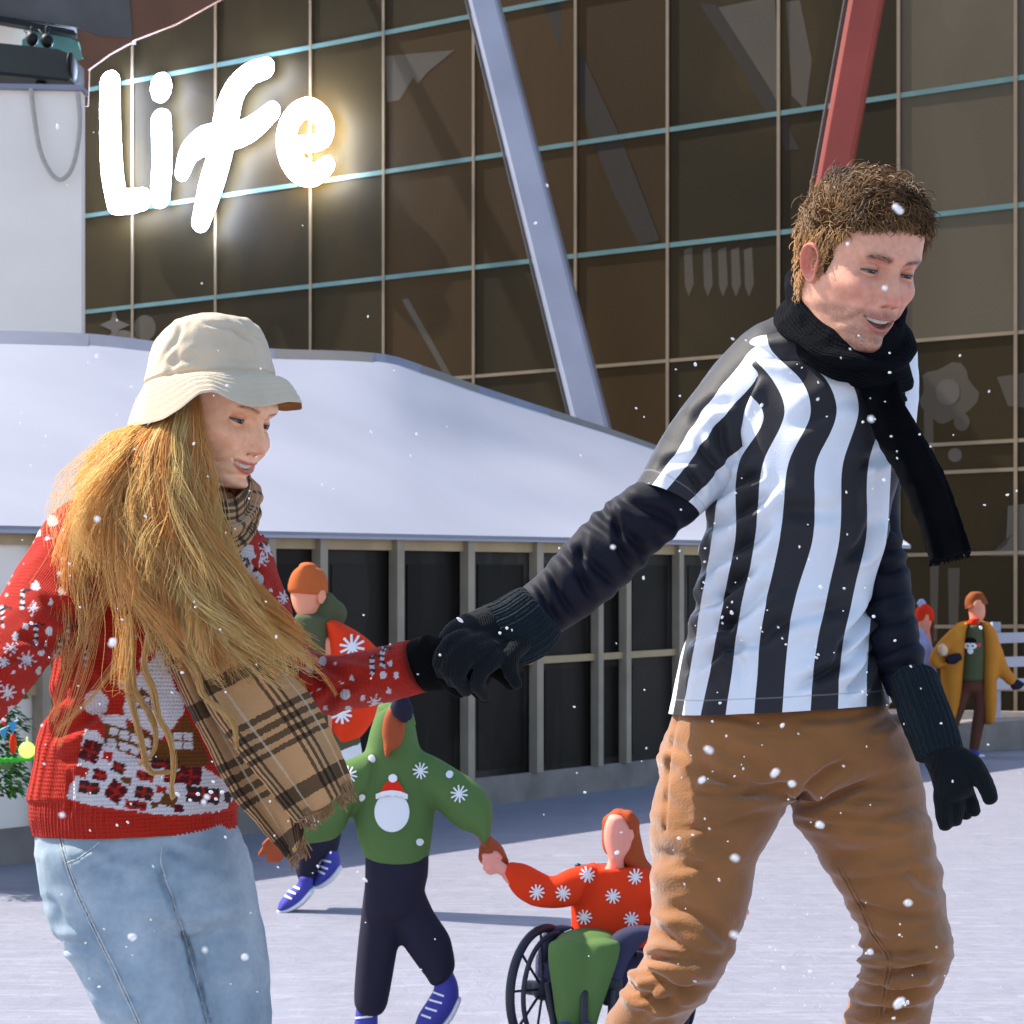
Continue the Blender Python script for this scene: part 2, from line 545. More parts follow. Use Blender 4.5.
def glass_mat(name, a, b_, rough, spec=.45, big=.32):
    m, nt, b = newmat(name); L = nt.links
    tc = N_(nt, 'ShaderNodeTexCoord'); gi = N_(nt, 'ShaderNodeNewGeometry')
    mp = N_(nt, 'ShaderNodeMapping'); mp.inputs['Scale'].default_value = (1, 1, .55); mp.inputs['Rotation'].default_value = (0, .5, 0)
    L.new(tc.outputs['Object'], mp.inputs[0])
    nz = N_(nt, 'ShaderNodeTexNoise'); nz.inputs['Scale'].default_value = big; nz.inputs['Detail'].default_value = 3.5; nz.inputs['Roughness'].default_value = .45; nz.inputs['Distortion'].default_value = 1.6
    L.new(mp.outputs[0], nz.inputs['Vector'])
    cr = N_(nt, 'ShaderNodeValToRGB'); cr.color_ramp.interpolation = 'LINEAR'
    e = cr.color_ramp.elements; e[0].position = .36; e[0].color = (*a, 1); e[1].position = .42; e[1].color = (*[x * .8 + y * .2 for x, y in zip(a, b_)], 1)
    for p, t in ((.5, .3), (.515, .55), (.6, .62), (.615, 1.)):
        q = e.new(p); q.color = (*[x * (1 - t) + y * t for x, y in zip(a, b_)], 1)
    L.new(nz.outputs[0], cr.inputs[0])
    at = N_(nt, 'ShaderNodeAttribute', attribute_name='Col')
    c = mixc(nt, 1.0, cr.outputs[0], at.outputs['Color'], 'MULTIPLY')
    L.new(c, b.inputs['Base Color']); b.inputs['Roughness'].default_value = rough; b.inputs['Specular IOR Level'].default_value = spec
    return m

M_glass = glass_mat('tinted_glass', S(42, 34, 17), S(60, 47, 24), .55, .1)  # noise blotches paint the panes' reflections into the colour
M_door = glass_mat('door_glass', S(19, 16, 12), S(56, 50, 45), .4, .06, .8)
M_mull = cmat('mullion_beige', S(134, 116, 92), .5, .12, 3)
M_teal = cmat('transom_teal', S(92, 122, 118), .5, .12, 3)
M_post = cmat('post_grey_beige', S(156, 142, 122), .6, .14, 5, bump=.1, bscale=60)
M_rail = cmat('rail_tan', S(170, 146, 108), .5, .12, 5)
M_kerb = cmat('kerb_concrete', S(138, 128, 120), .9, .2, 4, bump=.5, bscale=25)
M_canvas = cmat('canvas_white', (.405, .41, .47), .75, .05, 1.1, bump=.15, bscale=2.5, spec=.2)
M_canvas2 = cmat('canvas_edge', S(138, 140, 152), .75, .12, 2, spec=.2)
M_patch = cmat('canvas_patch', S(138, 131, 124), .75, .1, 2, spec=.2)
M_white = cmat('white_panel', S(246, 234, 220), .7, .05, 1.5, spec=.3, bump=.08, bscale=3)
M_col = cmat('steel_lavender', S(172, 173, 184), .45, .1, 1.2, spec=.4)
M_red = cmat('steel_red', S(158, 66, 52), .45, .14, 1.2, spec=.4)
M_terr = cmat('fascia_terracotta', S(106, 72, 52), .7, .2, 1.2, bump=.2, bscale=10)
M_grey = cmat('soffit_grey', S(84, 82, 80), .7, .2, 1.5, bump=.2, bscale=10)
M_dark = cmat('dark_metal', S(52, 54, 48), .5, .15, 3)
M_black = cmat('black_metal', S(18, 18, 18), .5, .1, 3)
M_tealp = cmat('teal_panel', S(88, 138, 132), .6, .12, 2)
M_fence = cmat('fence_lavender', S(160, 162, 176), .6, .1, 3)
M_rope = cmat('cable_beige', S(176, 168, 156), .7, .1, 30)

# =================================================================== glass hall
FA, FB = 1 / 30.8, 3.6e-4 / 30.8        # 1/distance of the facade along the picture row
def fd(px): return 1.0 / (FA + FB * px)
# facade axes
f0 = W(0, HOR, fd(0)); f1 = W(1024, HOR, fd(1024))
FU = (f1 - f0); FU[2] = 0; FU /= np.linalg.norm(FU); FN = np.array([FU[1], -FU[0], 0.])
if FN[1] > 0: FN = -FN
def fs(px): return float((W(px, HOR, fd(px)) - f0) @ FU)
def fp(s, z, o=0.): return f0 * np.array([1, 1, 0]) + FU * s + FN * o + np.array([0, 0, z])
def zrow(y0): return CAMZ + (HOR - y0) / FOC * 30.8
hall = thing('glass_hall', 'tall dark brown glass hall with teal and beige glazing bars behind the skating rink', 'building', fp(8, 0))
cols = [-150, -62, 28, 133, 216, 311, 384, 474, 576, 668, 779, 899, 1016, 1140, 1270]
rowsz = [(0.02, None)] + [(zrow(y), k) for y, k in ((676, 'b'), (630, 'b'), (576, 'b'), (515, 'b'), (494, 'b'), (415, 'b'), (322, 't'), (229, 't'), (107, 't'), (-20, 't'), (-150, 't'))]
ss = [fs(c) for c in cols]; zz = [r[0] for r in rowsz]
rr = random.Random(5)
M_glassg = glass_mat('reflection_grey_glass', S(84, 75, 59), S(92, 83, 67), .55, .12)  # paler grey paints a reflection into the right-hand panes
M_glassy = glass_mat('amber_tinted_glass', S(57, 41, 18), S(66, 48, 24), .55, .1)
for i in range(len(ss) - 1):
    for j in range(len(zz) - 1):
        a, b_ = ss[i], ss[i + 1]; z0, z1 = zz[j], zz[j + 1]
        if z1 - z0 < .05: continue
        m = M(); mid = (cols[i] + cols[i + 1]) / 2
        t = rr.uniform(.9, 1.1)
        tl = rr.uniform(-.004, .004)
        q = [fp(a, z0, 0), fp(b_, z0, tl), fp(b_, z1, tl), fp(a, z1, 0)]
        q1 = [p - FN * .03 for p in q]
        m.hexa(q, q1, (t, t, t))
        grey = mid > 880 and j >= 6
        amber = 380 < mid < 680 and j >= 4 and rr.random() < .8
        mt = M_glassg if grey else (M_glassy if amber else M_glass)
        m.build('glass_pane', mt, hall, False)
def bar(s0, z0, s1, z1, w, o0, o1, mat, name, par=hall):
    m = M(); v = np.array([s1 - s0, z1 - z0]); n = np.array([-v[1], v[0]]) / np.linalg.norm(v) * w / 2
    q = lambda o: [fp(s0 - n[0], z0 - n[1], o), fp(s1 - n[0], z1 - n[1], o), fp(s1 + n[0], z1 + n[1], o), fp(s0 + n[0], z0 + n[1], o)]
    m.hexa(q(o1), q(o0)); return m.build(name, mat, par, False)
for i, c in enumerate(cols):
    bar(ss[i], .02, ss[i], zz[-1], .04, .006, .022, M_mull, 'mullion')
for z, k in rowsz[1:]:
    bar(ss[0], z, ss[-1], z, .06 if k == 't' else .042, .004, .018, M_teal if k == 't' else M_mull, 'transom')
# dark braces and pale patches laid on the glass
def dpatch(pts, mat, o, name):
    # outline px -> solid sheet on the facade
    P = []
    for (x, y) in pts:
        d = fd(x); p = W(x, y, d); P.append(p + FN * o)
    P = np.array(P); c = P.mean(0); n = len(P); m = M()
    m.add(np.concatenate([P, [c]]), [[i, (i + 1) % n, n] for i in range(n)])
    m.add(np.concatenate([P, P - FN * .003]), [[i, (i + 1) % n, (i + 1) % n + n, i + n] for i in range(n)])
    return m.build(name, mat, hall, False)
M_pale = cmat('pale_on_glass', S(72, 62, 47), .6, .12, 1.0)
M_pale2 = cmat('paler_on_glass', S(86, 76, 66), .6, .1, 1.0)
M_brace = cmat('dark_brace', S(38, 29, 16), .7, .1, 1.0)
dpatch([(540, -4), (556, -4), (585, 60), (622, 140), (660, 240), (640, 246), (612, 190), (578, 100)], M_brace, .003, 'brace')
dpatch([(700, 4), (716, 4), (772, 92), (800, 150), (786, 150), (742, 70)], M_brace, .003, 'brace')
dpatch([(402, 300), (408, 298), (452, 376), (446, 378)], M_pale, .003, 'brace')
dpatch([(385, 56), (455, 50), (428, 72), (418, 84), (414, 76), (400, 100), (387, 102)], M_pale, .0025, 'pale_patch')
dpatch([(706, 10), (775, -4), (780, 108), (760, 90)], M_pale, .0022, 'pale_patch')
dpatch([(786, 2), (800, 0), (812, 60), (806, 110), (792, 96)], M_pale, .0022, 'pale_patch')
for x in (684, 703, 718, 731, 744): dpatch([(x, 250), (x + 8, 247), (x + 10, 284), (x + 5, 297), (x + 1, 286)], M_pale, .0022, 'pale_patch')
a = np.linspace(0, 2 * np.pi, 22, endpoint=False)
dpatch([(948 + (28 + 4 * math.sin(5 * t + 1)) * math.cos(t), 393 + (29 + 4 * math.sin(4 * t)) * math.sin(t)) for t in a], M_pale, .0025, 'pale_patch')
dpatch([(948 + 12 * math.cos(t), 392 + 13 * math.sin(t)) for t in a], M_pale2, .0055, 'pale_patch')
dpatch([(962 + 8 * math.cos(t), 422 + 9 * math.sin(t)) for t in a], M_pale, .0045, 'pale_patch')
dpatch([(924, 375), (932, 373), (934, 455), (924, 458)], M_pale, .002, 'pale_patch')
dpatch([(955 + 7 * math.cos(t), 455 + 7 * math.sin(t)) for t in a], M_pale2, .0025, 'pale_patch')
dpatch([(997, 377), (1030, 372), (1030, 408), (1008, 406)], M_pale, .0025, 'pale_patch')
dpatch([(1008, 506), (1030, 503), (1030, 556), (988, 556), (1006, 546)], M_pale2, .0025, 'pale_patch')
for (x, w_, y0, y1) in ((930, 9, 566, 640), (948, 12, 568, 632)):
    dpatch([(x, y0), (x + w_, y0), (x + w_ - 2, y1), (x + 1, y1 + 5)], M_pale, .0025, 'pale_patch')
dpatch([(122 + 18 * math.cos(t), 348 + 18 * math.sin(t)) for t in a], M_pale2, .0025, 'pale_patch')
dpatch([(145 + 11 * math.cos(t), 328 + 13 * math.sin(t)) for t in a], M_pale, .0035, 'pale_patch')
dpatch([(114, 306), (118, 320), (130, 325), (119, 330), (115, 342), (111, 330), (100, 325), (111, 320)], M_pale2, .0045, 'pale_patch')
bar(fs(-120), .1, fs(1140), .1, .2, .01, .25, M_kerb, 'plinth')

# slanted columns in front of the hall
def column(name, lab, p0, p1, w0, w1, d0, d1, mat, dep):
    a0 = W(p0[0] - w0 / 2, p0[1], d0); b0 = W(p0[0] + w0 / 2, p0[1], d0); a1 = W(p1[0] - w1 / 2, p1[1], d1); b1 = W(p1[0] + w1 / 2, p1[1], d1)
    root = thing(name, lab, 'column', ((a1 + b1) / 2))
    dv = np.array([.06, dep, 0])
    m = M(); ch = .12
    def prof(a, b):
        v = b - a
        return [a + v * ch, b - v * ch, b + np.array([0, ch * dep, 0]), b + dv * (1 - ch), b - v * ch + dv, a + v * ch + dv, a + dv * (1 - ch), a + np.array([0, ch * dep, 0])]
    q0, q1 = np.array(prof(a0, b0)), np.array(prof(a1, b1))
    m.add(np.concatenate([q0, q1]), [[i, (i + 1) % 8, (i + 1) % 8 + 8, i + 8] for i in range(8)])
    m.add(q0, [[0, 1, 2, 3], [0, 3, 4, 7], [7, 4, 5, 6]]); m.add(q1, [[3, 2, 1, 0], [7, 4, 3, 0], [6, 5, 4, 7]])
    m.build('shaft', mat, root, False)
    f = M(); e = W(p1[0], p1[1], d1)
    f.box(e + np.array([.05, dep / 2, 0]), (.42, .42, .05)); f.build('base_plate', M_dark, root, False)
    # slim edge strip down the left side
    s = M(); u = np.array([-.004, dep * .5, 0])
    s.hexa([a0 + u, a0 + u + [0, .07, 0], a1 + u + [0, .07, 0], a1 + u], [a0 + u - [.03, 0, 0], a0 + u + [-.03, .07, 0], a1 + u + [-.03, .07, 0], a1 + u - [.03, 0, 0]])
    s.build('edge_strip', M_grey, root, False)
def extend(p0, p1, y): t = (y - p0[1]) / (p1[1] - p0[1]); return (p0[0] + (p1[0] - p0[0]) * t, y)
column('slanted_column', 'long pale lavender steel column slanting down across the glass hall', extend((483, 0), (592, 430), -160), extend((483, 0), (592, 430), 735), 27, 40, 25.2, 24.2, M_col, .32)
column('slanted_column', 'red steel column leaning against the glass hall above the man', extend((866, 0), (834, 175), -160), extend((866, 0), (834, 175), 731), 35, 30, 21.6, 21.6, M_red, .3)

# =================================================================== pavilion with canvas roof
def pd(px): return FOC / (225.0 - .124 * px)
PC = [-150, 36, 150, 262, 314, 391, 462, 531, 592, 620, 673, 740, 800, 870]
def base(px): return W(px, HOR + FOC / pd(px), pd(px))
p0 = base(0); p1 = base(870); PU = (p1 - p0) / np.linalg.norm(p1 - p0); PN = np.array([PU[1], -PU[0], 0])
def pz(px, y): return CAMZ + (HOR - y) / FOC * pd(px)
def pp(px, y, o=0.): return W(px, y, pd(px)) + PN * o
pav = thing('pavilion', 'low rink pavilion with a white canvas roof over dark glass doors', 'building', (base(400)))
def pbar(x0, y0, x1, y1, w, o0, o1, mat, name, vert):
    a = pp(x0, y0); b_ = pp(x1, y1)
    n = np.array([0, 0, w / 2]) if not vert else PU * w / 2
    m = M(); m.hexa([a - n + PN * o1, b_ - n + PN * o1, b_ + n + PN * o1, a + n + PN * o1], [a - n + PN * o0, b_ - n + PN * o0, b_ + n + PN * o0, a + n + PN * o0])
    return m.build(name, mat, pav, False)
def eave(x): return 527 + .0205 * x
def kerbtop(x): return 829 - .1075 * x
def railrow(x): return 692 - .0595 * x
for i in range(len(PC) - 1):
    a, b_ = PC[i], PC[i + 1]
    for (t0, t1) in ((eave, railrow), (railrow, kerbtop)):
        m = M(); t = rr.uniform(.75, 1.5)
        q = [pp(a, t1(a), .0), pp(b_, t1(b_), .0), pp(b_, t0(b_), .0), pp(a, t0(a), .0)]
        m.hexa(q, [p - PN * .03 for p in q], (t, t, t * 1.03))
        m.build('door_pane' if a >= 36 else 'wall_panel', M_door if a >= 36 else M_white, pav, False)
    if a >= 36:                       # darker inner door leaf
        xa, xb = a + (b_ - a) * .22, b_ - (b_ - a) * .12
        for (t0, t1, k0, k1) in ((eave, railrow, .22, .0), (railrow, kerbtop, .1, .06)):
            m = M(); g = lambda x, k: t0(x) + (t1(x) - t0(x)) * k
            q = [pp(xa, g(xa, 1 - k1), .006), pp(xb, g(xb, 1 - k1), .006), pp(xb, g(xb, k0), .006), pp(xa, g(xa, k0), .006)]
            t = rr.uniform(.25, 1.)
            m.hexa(q, [p - PN * .004 for p in q], (t, t, t)); m.build('door_leaf', M_door, pav, False)
    pbar(a, railrow(a), b_, railrow(b_), .045, .008, .04, M_rail, 'push_rail', False)
    pbar(a, eave(a) + 8, b_, eave(b_) + 8, .085, .009, .035, M_rail, 'header_strip', False)
for x in PC:
    pbar(x, eave(x), x, kerbtop(x), (.062 if x in (36, 150, 262, 314, 391, 462, 531) else .05) * pd(x) / 10.5, .01, .07, M_post, 'post', True)
m = M()
for i in range(len(PC) - 1):
    a, b_ = PC[i], PC[i + 1]
    A0, B0 = base(a), base(b_); za, zb = pz(a, kerbtop(a)), pz(b_, kerbtop(b_))
    q = [A0 + PN * .03, B0 + PN * .03, B0 + PN * .03 + [0, 0, zb], A0 + PN * .03 + [0, 0, za]]
    m.hexa(q, [p - PN * .3 for p in q])
m.build('plinth', M_kerb, pav, False)
# canvas roof: from the eave back and up to a ridge line
ridge = catmull(np.array([(-170, 334), (-60, 334), (85, 337), (170, 346), (275, 352), (383, 357), (430, 371), (480, 389), (600, 428), (660, 449), (730, 474), (810, 505), (900, 536)], float), 90)
def roofgrid(o=0.):
    G = []
    for (x, y) in ridge:
        d = pd(x); back = 3.2
        ye = eave(x)
        A_ = pp(x, ye, .10 + o)
        db = d + back; top = W(x, y, db)
        row = []
        for t in np.linspace(0, 1, 30):
            p = A_ * (1 - t) + top * t
            p[2] += -.10 * math.sin(math.pi * t) * (abs(A_[2] - top[2])) * .4
            row.append(p)
        G.append(row)
    return np.array(G)
G = roofgrid()
G[..., 2] += .022 * vnoise(G * np.array([.9, .9, 2.5]), 4) * np.sin(np.linspace(0, np.pi, 30))[None]
m = M(); Bk = G.copy(); Bk[..., 2] -= .03
m.add(G.reshape(-1, 3), gridF(90, 30, False)); m.add(Bk.reshape(-1, 3), gridF(90, 30, False)[:, ::-1])
E = np.stack([G[:, 0], Bk[:, 0]], 1); m.add(E.reshape(-1, 3), gridF(90, 2, False))
m.build('canvas_roof', M_canvas, pav, True)
for ki in ():
    m = M(); m.tube(G[ki], .005, 6); m.build('roof_seam', M_canvas, pav)
# gathered border along the ridge, in pieces of different tone
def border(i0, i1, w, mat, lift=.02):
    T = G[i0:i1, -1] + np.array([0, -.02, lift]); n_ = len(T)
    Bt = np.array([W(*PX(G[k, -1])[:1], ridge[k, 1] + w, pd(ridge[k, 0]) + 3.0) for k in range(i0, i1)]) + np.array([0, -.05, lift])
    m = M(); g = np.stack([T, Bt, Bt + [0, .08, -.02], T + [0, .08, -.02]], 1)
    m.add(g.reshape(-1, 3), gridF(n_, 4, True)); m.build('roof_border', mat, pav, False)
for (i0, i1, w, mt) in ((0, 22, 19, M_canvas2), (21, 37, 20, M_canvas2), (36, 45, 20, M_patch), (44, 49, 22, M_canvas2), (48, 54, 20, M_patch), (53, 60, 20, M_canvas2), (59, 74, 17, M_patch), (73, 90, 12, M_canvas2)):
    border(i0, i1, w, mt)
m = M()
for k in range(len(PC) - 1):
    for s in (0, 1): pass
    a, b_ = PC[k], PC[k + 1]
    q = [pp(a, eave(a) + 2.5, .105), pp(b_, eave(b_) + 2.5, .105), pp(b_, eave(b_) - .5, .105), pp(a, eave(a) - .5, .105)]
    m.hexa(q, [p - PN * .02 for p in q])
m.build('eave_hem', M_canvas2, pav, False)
# side and back walls so the pavilion is a closed volume
m = M(); A0, B0 = base(-150), base(870)
for P0 in (A0, B0):
    q = [P0 - PN * .04, P0 - PN * 2.9, P0 - PN * 2.9 + [0, 0, 1.3], P0 - PN * .04 + [0, 0, 1.35]]
    m.hexa(q, [p + PU * .05 for p in q])
q = [A0 - PN * 2.9, B0 - PN * 2.9, B0 - PN * 2.9 + [0, 0, 1.4], A0 - PN * 2.9 + [0, 0, 1.4]]
m.hexa(q, [p - PN * .05 for p in q]); m.build('rear_wall', M_grey, pav, False)

# =================================================================== white block, roof overhang, heater upper left
blk = thing('white_wall', 'plain pale grey wall panel standing at the left beside the glass hall', 'wall', W(20, 700, 14.5) * [1, 1, 0])
m = M(); a0, a1 = W(-180, 87, 14.6), W(81.5, 91.5, 14.6); z0 = .0
q = [(a0[0], 14.6, z0), (a1[0], 14.6, z0), (a1[0], 14.6, a1[2]), (a0[0], 14.6, a0[2])]
m.hexa(q, [(x - .0, y + .12, z) for x, y, z in q]); m.build('wall', M_white, blk, False)
m = M(); q = [(a0[0], 14.55, a0[2]), (a1[0] + .02, 14.55, a1[2]), (a1[0] + .02, 14.55, a1[2] + .035), (a0[0], 14.55, a0[2] + .035)]
m.hexa(q, [(x, y + .2, z) for x, y, z in q]); m.build('coping', M_canvas2, blk, False)
m = M(); m.tube(ppath([(31, 90, 14.56), (34, 115, 14.55), (40, 150, 14.53), (50, 172, 14.52), (60, 180, 14.52), (70, 172, 14.52), (77, 150, 14.53), (80, 120, 14.55), (78, 94, 14.56)], 60), .017, 8)
tag(m.build('cable', M_rope, None), 'beige cable hanging in a loop down the pale grey wall panel', 'cable')

ov = thing('roof_overhang', 'terracotta and grey roof overhang above the glowing sign', 'roof overhang', W(80, 30, 27.5))
def slab(pts, d0, d1, mat, name):
    A_ = [W(x, y, d0) for x, y in pts]; n = len(A_); B_ = [p + np.array([0, d1 - d0, .0]) for p in A_]
    m = M(); m.add(np.array(A_ + [np.mean(A_, 0)]), [[i, (i + 1) % n, n] for i in range(n)]); m.add(np.array(B_ + [np.mean(B_, 0)]), [[(i + 1) % n, i, n] for i in range(n)])
    m.add(np.array(A_ + B_), [[i, i + n, (i + 1) % n + n, (i + 1) % n] for i in range(n)])
    return m.build(name, mat, ov, False)
slab([(-120, -60), (126, -60), (132, 38), (100, 36), (76, 27), (0, 16), (-120, 0)], 27.4, 27.7, M_grey, 'soffit')
slab([(126, -60), (330, -60), (214, 3), (176, 24), (132, 41), (132, 38)], 27.42, 27.47, M_terr, 'fascia')
slab([(76, 28), (100, 36.2), (132, 38.2), (132, 42), (110, 54), (88, 70), (82, 56)], 27.41, 27.46, M_terr, 'fascia_end')
slab([(-120, 2), (0, 16.5), (74, 30), (74, 35), (0, 21), (-120, 8)], 27.3, 27.5, M_black, 'gutter')
slab([(-120, 22), (20, 22), (40, 26), (40, 104), (-120, 104)], 27.9, 28., M_white, 'rear_panel')
slab([(36, 30), (60, 33), (78, 42), (83, 58), (76, 70), (60, 104), (22, 104), (22, 40)], 27.7, 27.75, M_tealp, 'teal_backing')
slab([(70, 64), (90, 56), (88, 106), (58, 106)], 27.6, 27.64, M_terr, 'return_panel')
ht = thing('heater', 'dark grey box heater hung under the roof overhang', 'heater', W(20, 62, 19))
m = M(); P0 = [(-110, 40), (0, 43), (58, 49), (70, 54), (70, 79), (58, 78), (0, 72), (-110, 64)]
A_ = [W(x, y, 19.) for x, y in P0]; B_ = [W(x + 3, y, 19.) + np.array([0, .5, 0]) for x, y in P0]; n = 8
m.add(np.array(A_ + [np.mean(A_, 0)]), [[i, (i + 1) % n, n] for i in range(n)]); m.add(np.array(B_ + [np.mean(B_, 0)]), [[(i + 1) % n, i, n] for i in range(n)]); m.add(np.array(A_ + B_), [[i, i + n, (i + 1) % n + n, (i + 1) % n] for i in range(n)])
m.build('casing', M_dark, ht, False)
m = M(); m.hexa([W(-110, 64.5, 18.99), W(0, 72.5, 18.99), W(0, 75, 18.99), W(-110, 67, 18.99)], [W(-110, 64.5, 19.4), W(0, 72.5, 19.4), W(0, 75, 19.4), W(-110, 67, 19.4)])
m.hexa([W(0, 72.5, 18.99), W(68, 79, 18.99), W(68, 81.5, 18.99), W(0, 75, 18.99)], [W(0, 72.5, 19.4), W(68, 79, 19.4), W(68, 81.5, 19.4), W(0, 75, 19.4)])
m.ell(W(72, 67, 19.1), (.03, .2, .13), None, 10); m.build('lower_edge', M_black, ht, False)
for k, (x, y) in enumerate(((32, 36), (47, 38))):
    m = M(); m.tube([W(x, 28, 19.25), W(x, 48, 19.25)], .018, 8); m.ell(W(x, y + 3, 19.2), (.06, .06, .07), None, 8); m.tube(ppath([(x - 8, 30, 19.25), (x - 3, 36, 19.2), (x, 45, 19.2)], 8), .01, 6)
    m.build('bracket', M_black, ht)
m = M(); m.ell(W(41, 84, 19.2), (.055, .06, .045), None, 8); m.tube([W(41, 78, 19.2), W(41, 84, 19.2)], .02, 8); m.build('valve', M_black, ht)

# =================================================================== glowing sign
def emat(name, col, st):
    m, nt, b = newmat(name); b.inputs['Base Color'].default_value = (*col, 1); b.inputs['Emission Color'].default_value = (*col, 1); b.inputs['Emission Strength'].default_value = st; return m
M_neon = emat('neon_white', (.68, .84, 1.2), 42.)
M_neony = emat('neon_yellow_edge', (1, .72, .12), 9.)
M_back = cmat('sign_backing', S(150, 146, 140), .5, .1, 4)
sgn = thing('neon_sign', 'glowing white lettering Life mounted on the glass hall', 'sign', W(215, 215, fd(215)) + FN * .2)
def letter(strokes_, depth=.22, edge=None, off=.30):
    par = M(); bk = M()
    for st in strokes_:
        st = np.array(st, float); n = 40
        c = catmull(st, n) if len(st) > 2 else catmull(st, n)
        x, y, w = c[:, 0], c[:, 1], c[:, 2]
        for mm, o, kd, ws in ((par, off, .045, 1.), (bk, off - .1, .05, .93)):
            pts = np.array([W(x[i], y[i], fd(x[i]) - o * 1.1) for i in range(n)])
            sc = np.array([fd(v) / FOC for v in x])
            Pt, Ft = tube_arrays(pts, w * sc * ws * 1.22, 18, True)
            q = (Pt - pts[0]) @ FN
            Pt = Pt - FN[None] * (q * (1 - np.where(q > 0, .30, .30)))[:, None]
            mm.add(Pt, Ft)
    o = par.build('letter', M_neon, sgn)
    bk.build('letter_backing', edge or M_back, o)
letter([[(110, 82, 10), (110, 120, 10.5), (112, 170, 11), (117, 203, 10)], [(117, 202, 10), (132, 201, 10), (143, 199, 9)]])
letter([[(161, 120, 10), (162, 160, 10), (160, 197, 10)], [(161, 84, 10), (161, 88, 11), (161, 91, 10)]])
letter([[(266, 68, 8.5), (250, 74, 9.5), (234, 92, 11), (226, 120, 12.5), (221, 150, 12), (211, 186, 12), (201, 222, 9)],
        [(182, 173, 7), (190, 152, 10), (206, 140, 12), (230, 137, 11), (252, 128, 10), (272, 111, 8)]])
th = np.linspace(0, 1, 12)
letter([[(287, 146, 7), (305, 144, 7), (324, 139, 7), (323, 119, 8), (306, 108, 8.5), (290, 122, 9.5), (287, 146, 10), (297, 168, 10.5), (313, 175, 9.5), (327, 165, 7.5)]], edge=M_neony)

# =================================================================== railing at the right
fe = thing('railing', 'pale lavender board railing at the rink edge behind the man in the mustard coat', 'fence', W(1010, 735, 20.6) * [1, 1, 0])
def fx(px, y): return W(px, y, 20.6 + (px - 996) * -.004)
for x in (996, 1075, 1150):
    m = M(); a = fx(x - 4.5, 622); b_ = fx(x + 4.5, 622); m.box(((a[0] + b_[0]) / 2, a[1], a[2] / 2), (b_[0] - a[0], .1, a[2])); m.build('post', M_fence, fe, False)
for (y0, y1) in ((633, 643.5), (657, 667.5), (679, 689.5)):
    m = M(); m.hexa([fx(990, y1) - [0, .09, 0], fx(1170, y1 - 6) - [0, .09, 0], fx(1170, y0 - 4) - [0, .09, 0], fx(990, y0) - [0, .09, 0]], [fx(990, y1) - [0, .055, 0], fx(1170, y1 - 6) - [0, .055, 0], fx(1170, y0 - 4) - [0, .055, 0], fx(990, y0) - [0, .055, 0]])
    m.build('rail', M_fence, fe, False)
kb = M(); q = [base(870) * 1.0, W(1180, HOR + FOC / 19.6, 19.6)]
a, b_ = q; kb.hexa([a + [0, 0, 0.002], b_ + [0, 0, .002], b_ + [0, 0, .3], a + [0, 0, .24]], [a + [.1, .8, .002], b_ + [.1, .8, .002], b_ + [.1, .8, .3], a + [.1, .8, .24]])
tag(kb.build('kerb', M_kerb, None, False), None, None, kind='structure')
# =================================================================== heads
def rotm(yaw, pitch, roll):
    """columns: subject's right, forward, up. yaw from facing the camera towards picture right, pitch down, roll clockwise"""
    y, p, r = R(yaw), R(pitch), R(roll)
    f = np.array([math.sin(y) * math.cos(p), -math.cos(y) * math.cos(p), -math.sin(p)])
    u = np.array([math.sin(y) * math.sin(p), -math.cos(y) * math.sin(p), math.cos(p)])
    # roll about the view axis (picture plane), clockwise on screen
    c, s = math.cos(r), math.sin(r)
    Q = np.array([[c, 0, s], [0, 1, 0], [-s, 0, c]])
    f = Q @ f; u = Q @ u
    return np.stack([np.cross(f, u), f, u], 1)


def interp(z, tab):
    t = np.array(tab, float); o = np.argsort(t[:, 0])
    # smooth (cubic hermite) interpolation
    x, y = t[o, 0], t[o, 1]
    i = np.clip(np.searchsorted(x, z, 'right') - 1, 0, len(x) - 2)
    h = x[i + 1] - x[i]; u = np.clip((z - x[i]) / h, 0, 1)
    m = np.gradient(y, x)
    return (2 * u ** 3 - 3 * u ** 2 + 1) * y[i] + (u ** 3 - 2 * u ** 2 + u) * h * m[i] + (-2 * u ** 3 + 3 * u ** 2) * y[i + 1] + (u ** 3 - u ** 2) * h * m[i + 1]


def g2(x, z, cx, cz, sx, sz): return np.exp(-((x - cx) / sx) ** 2 - ((z - cz) / sz) ** 2)


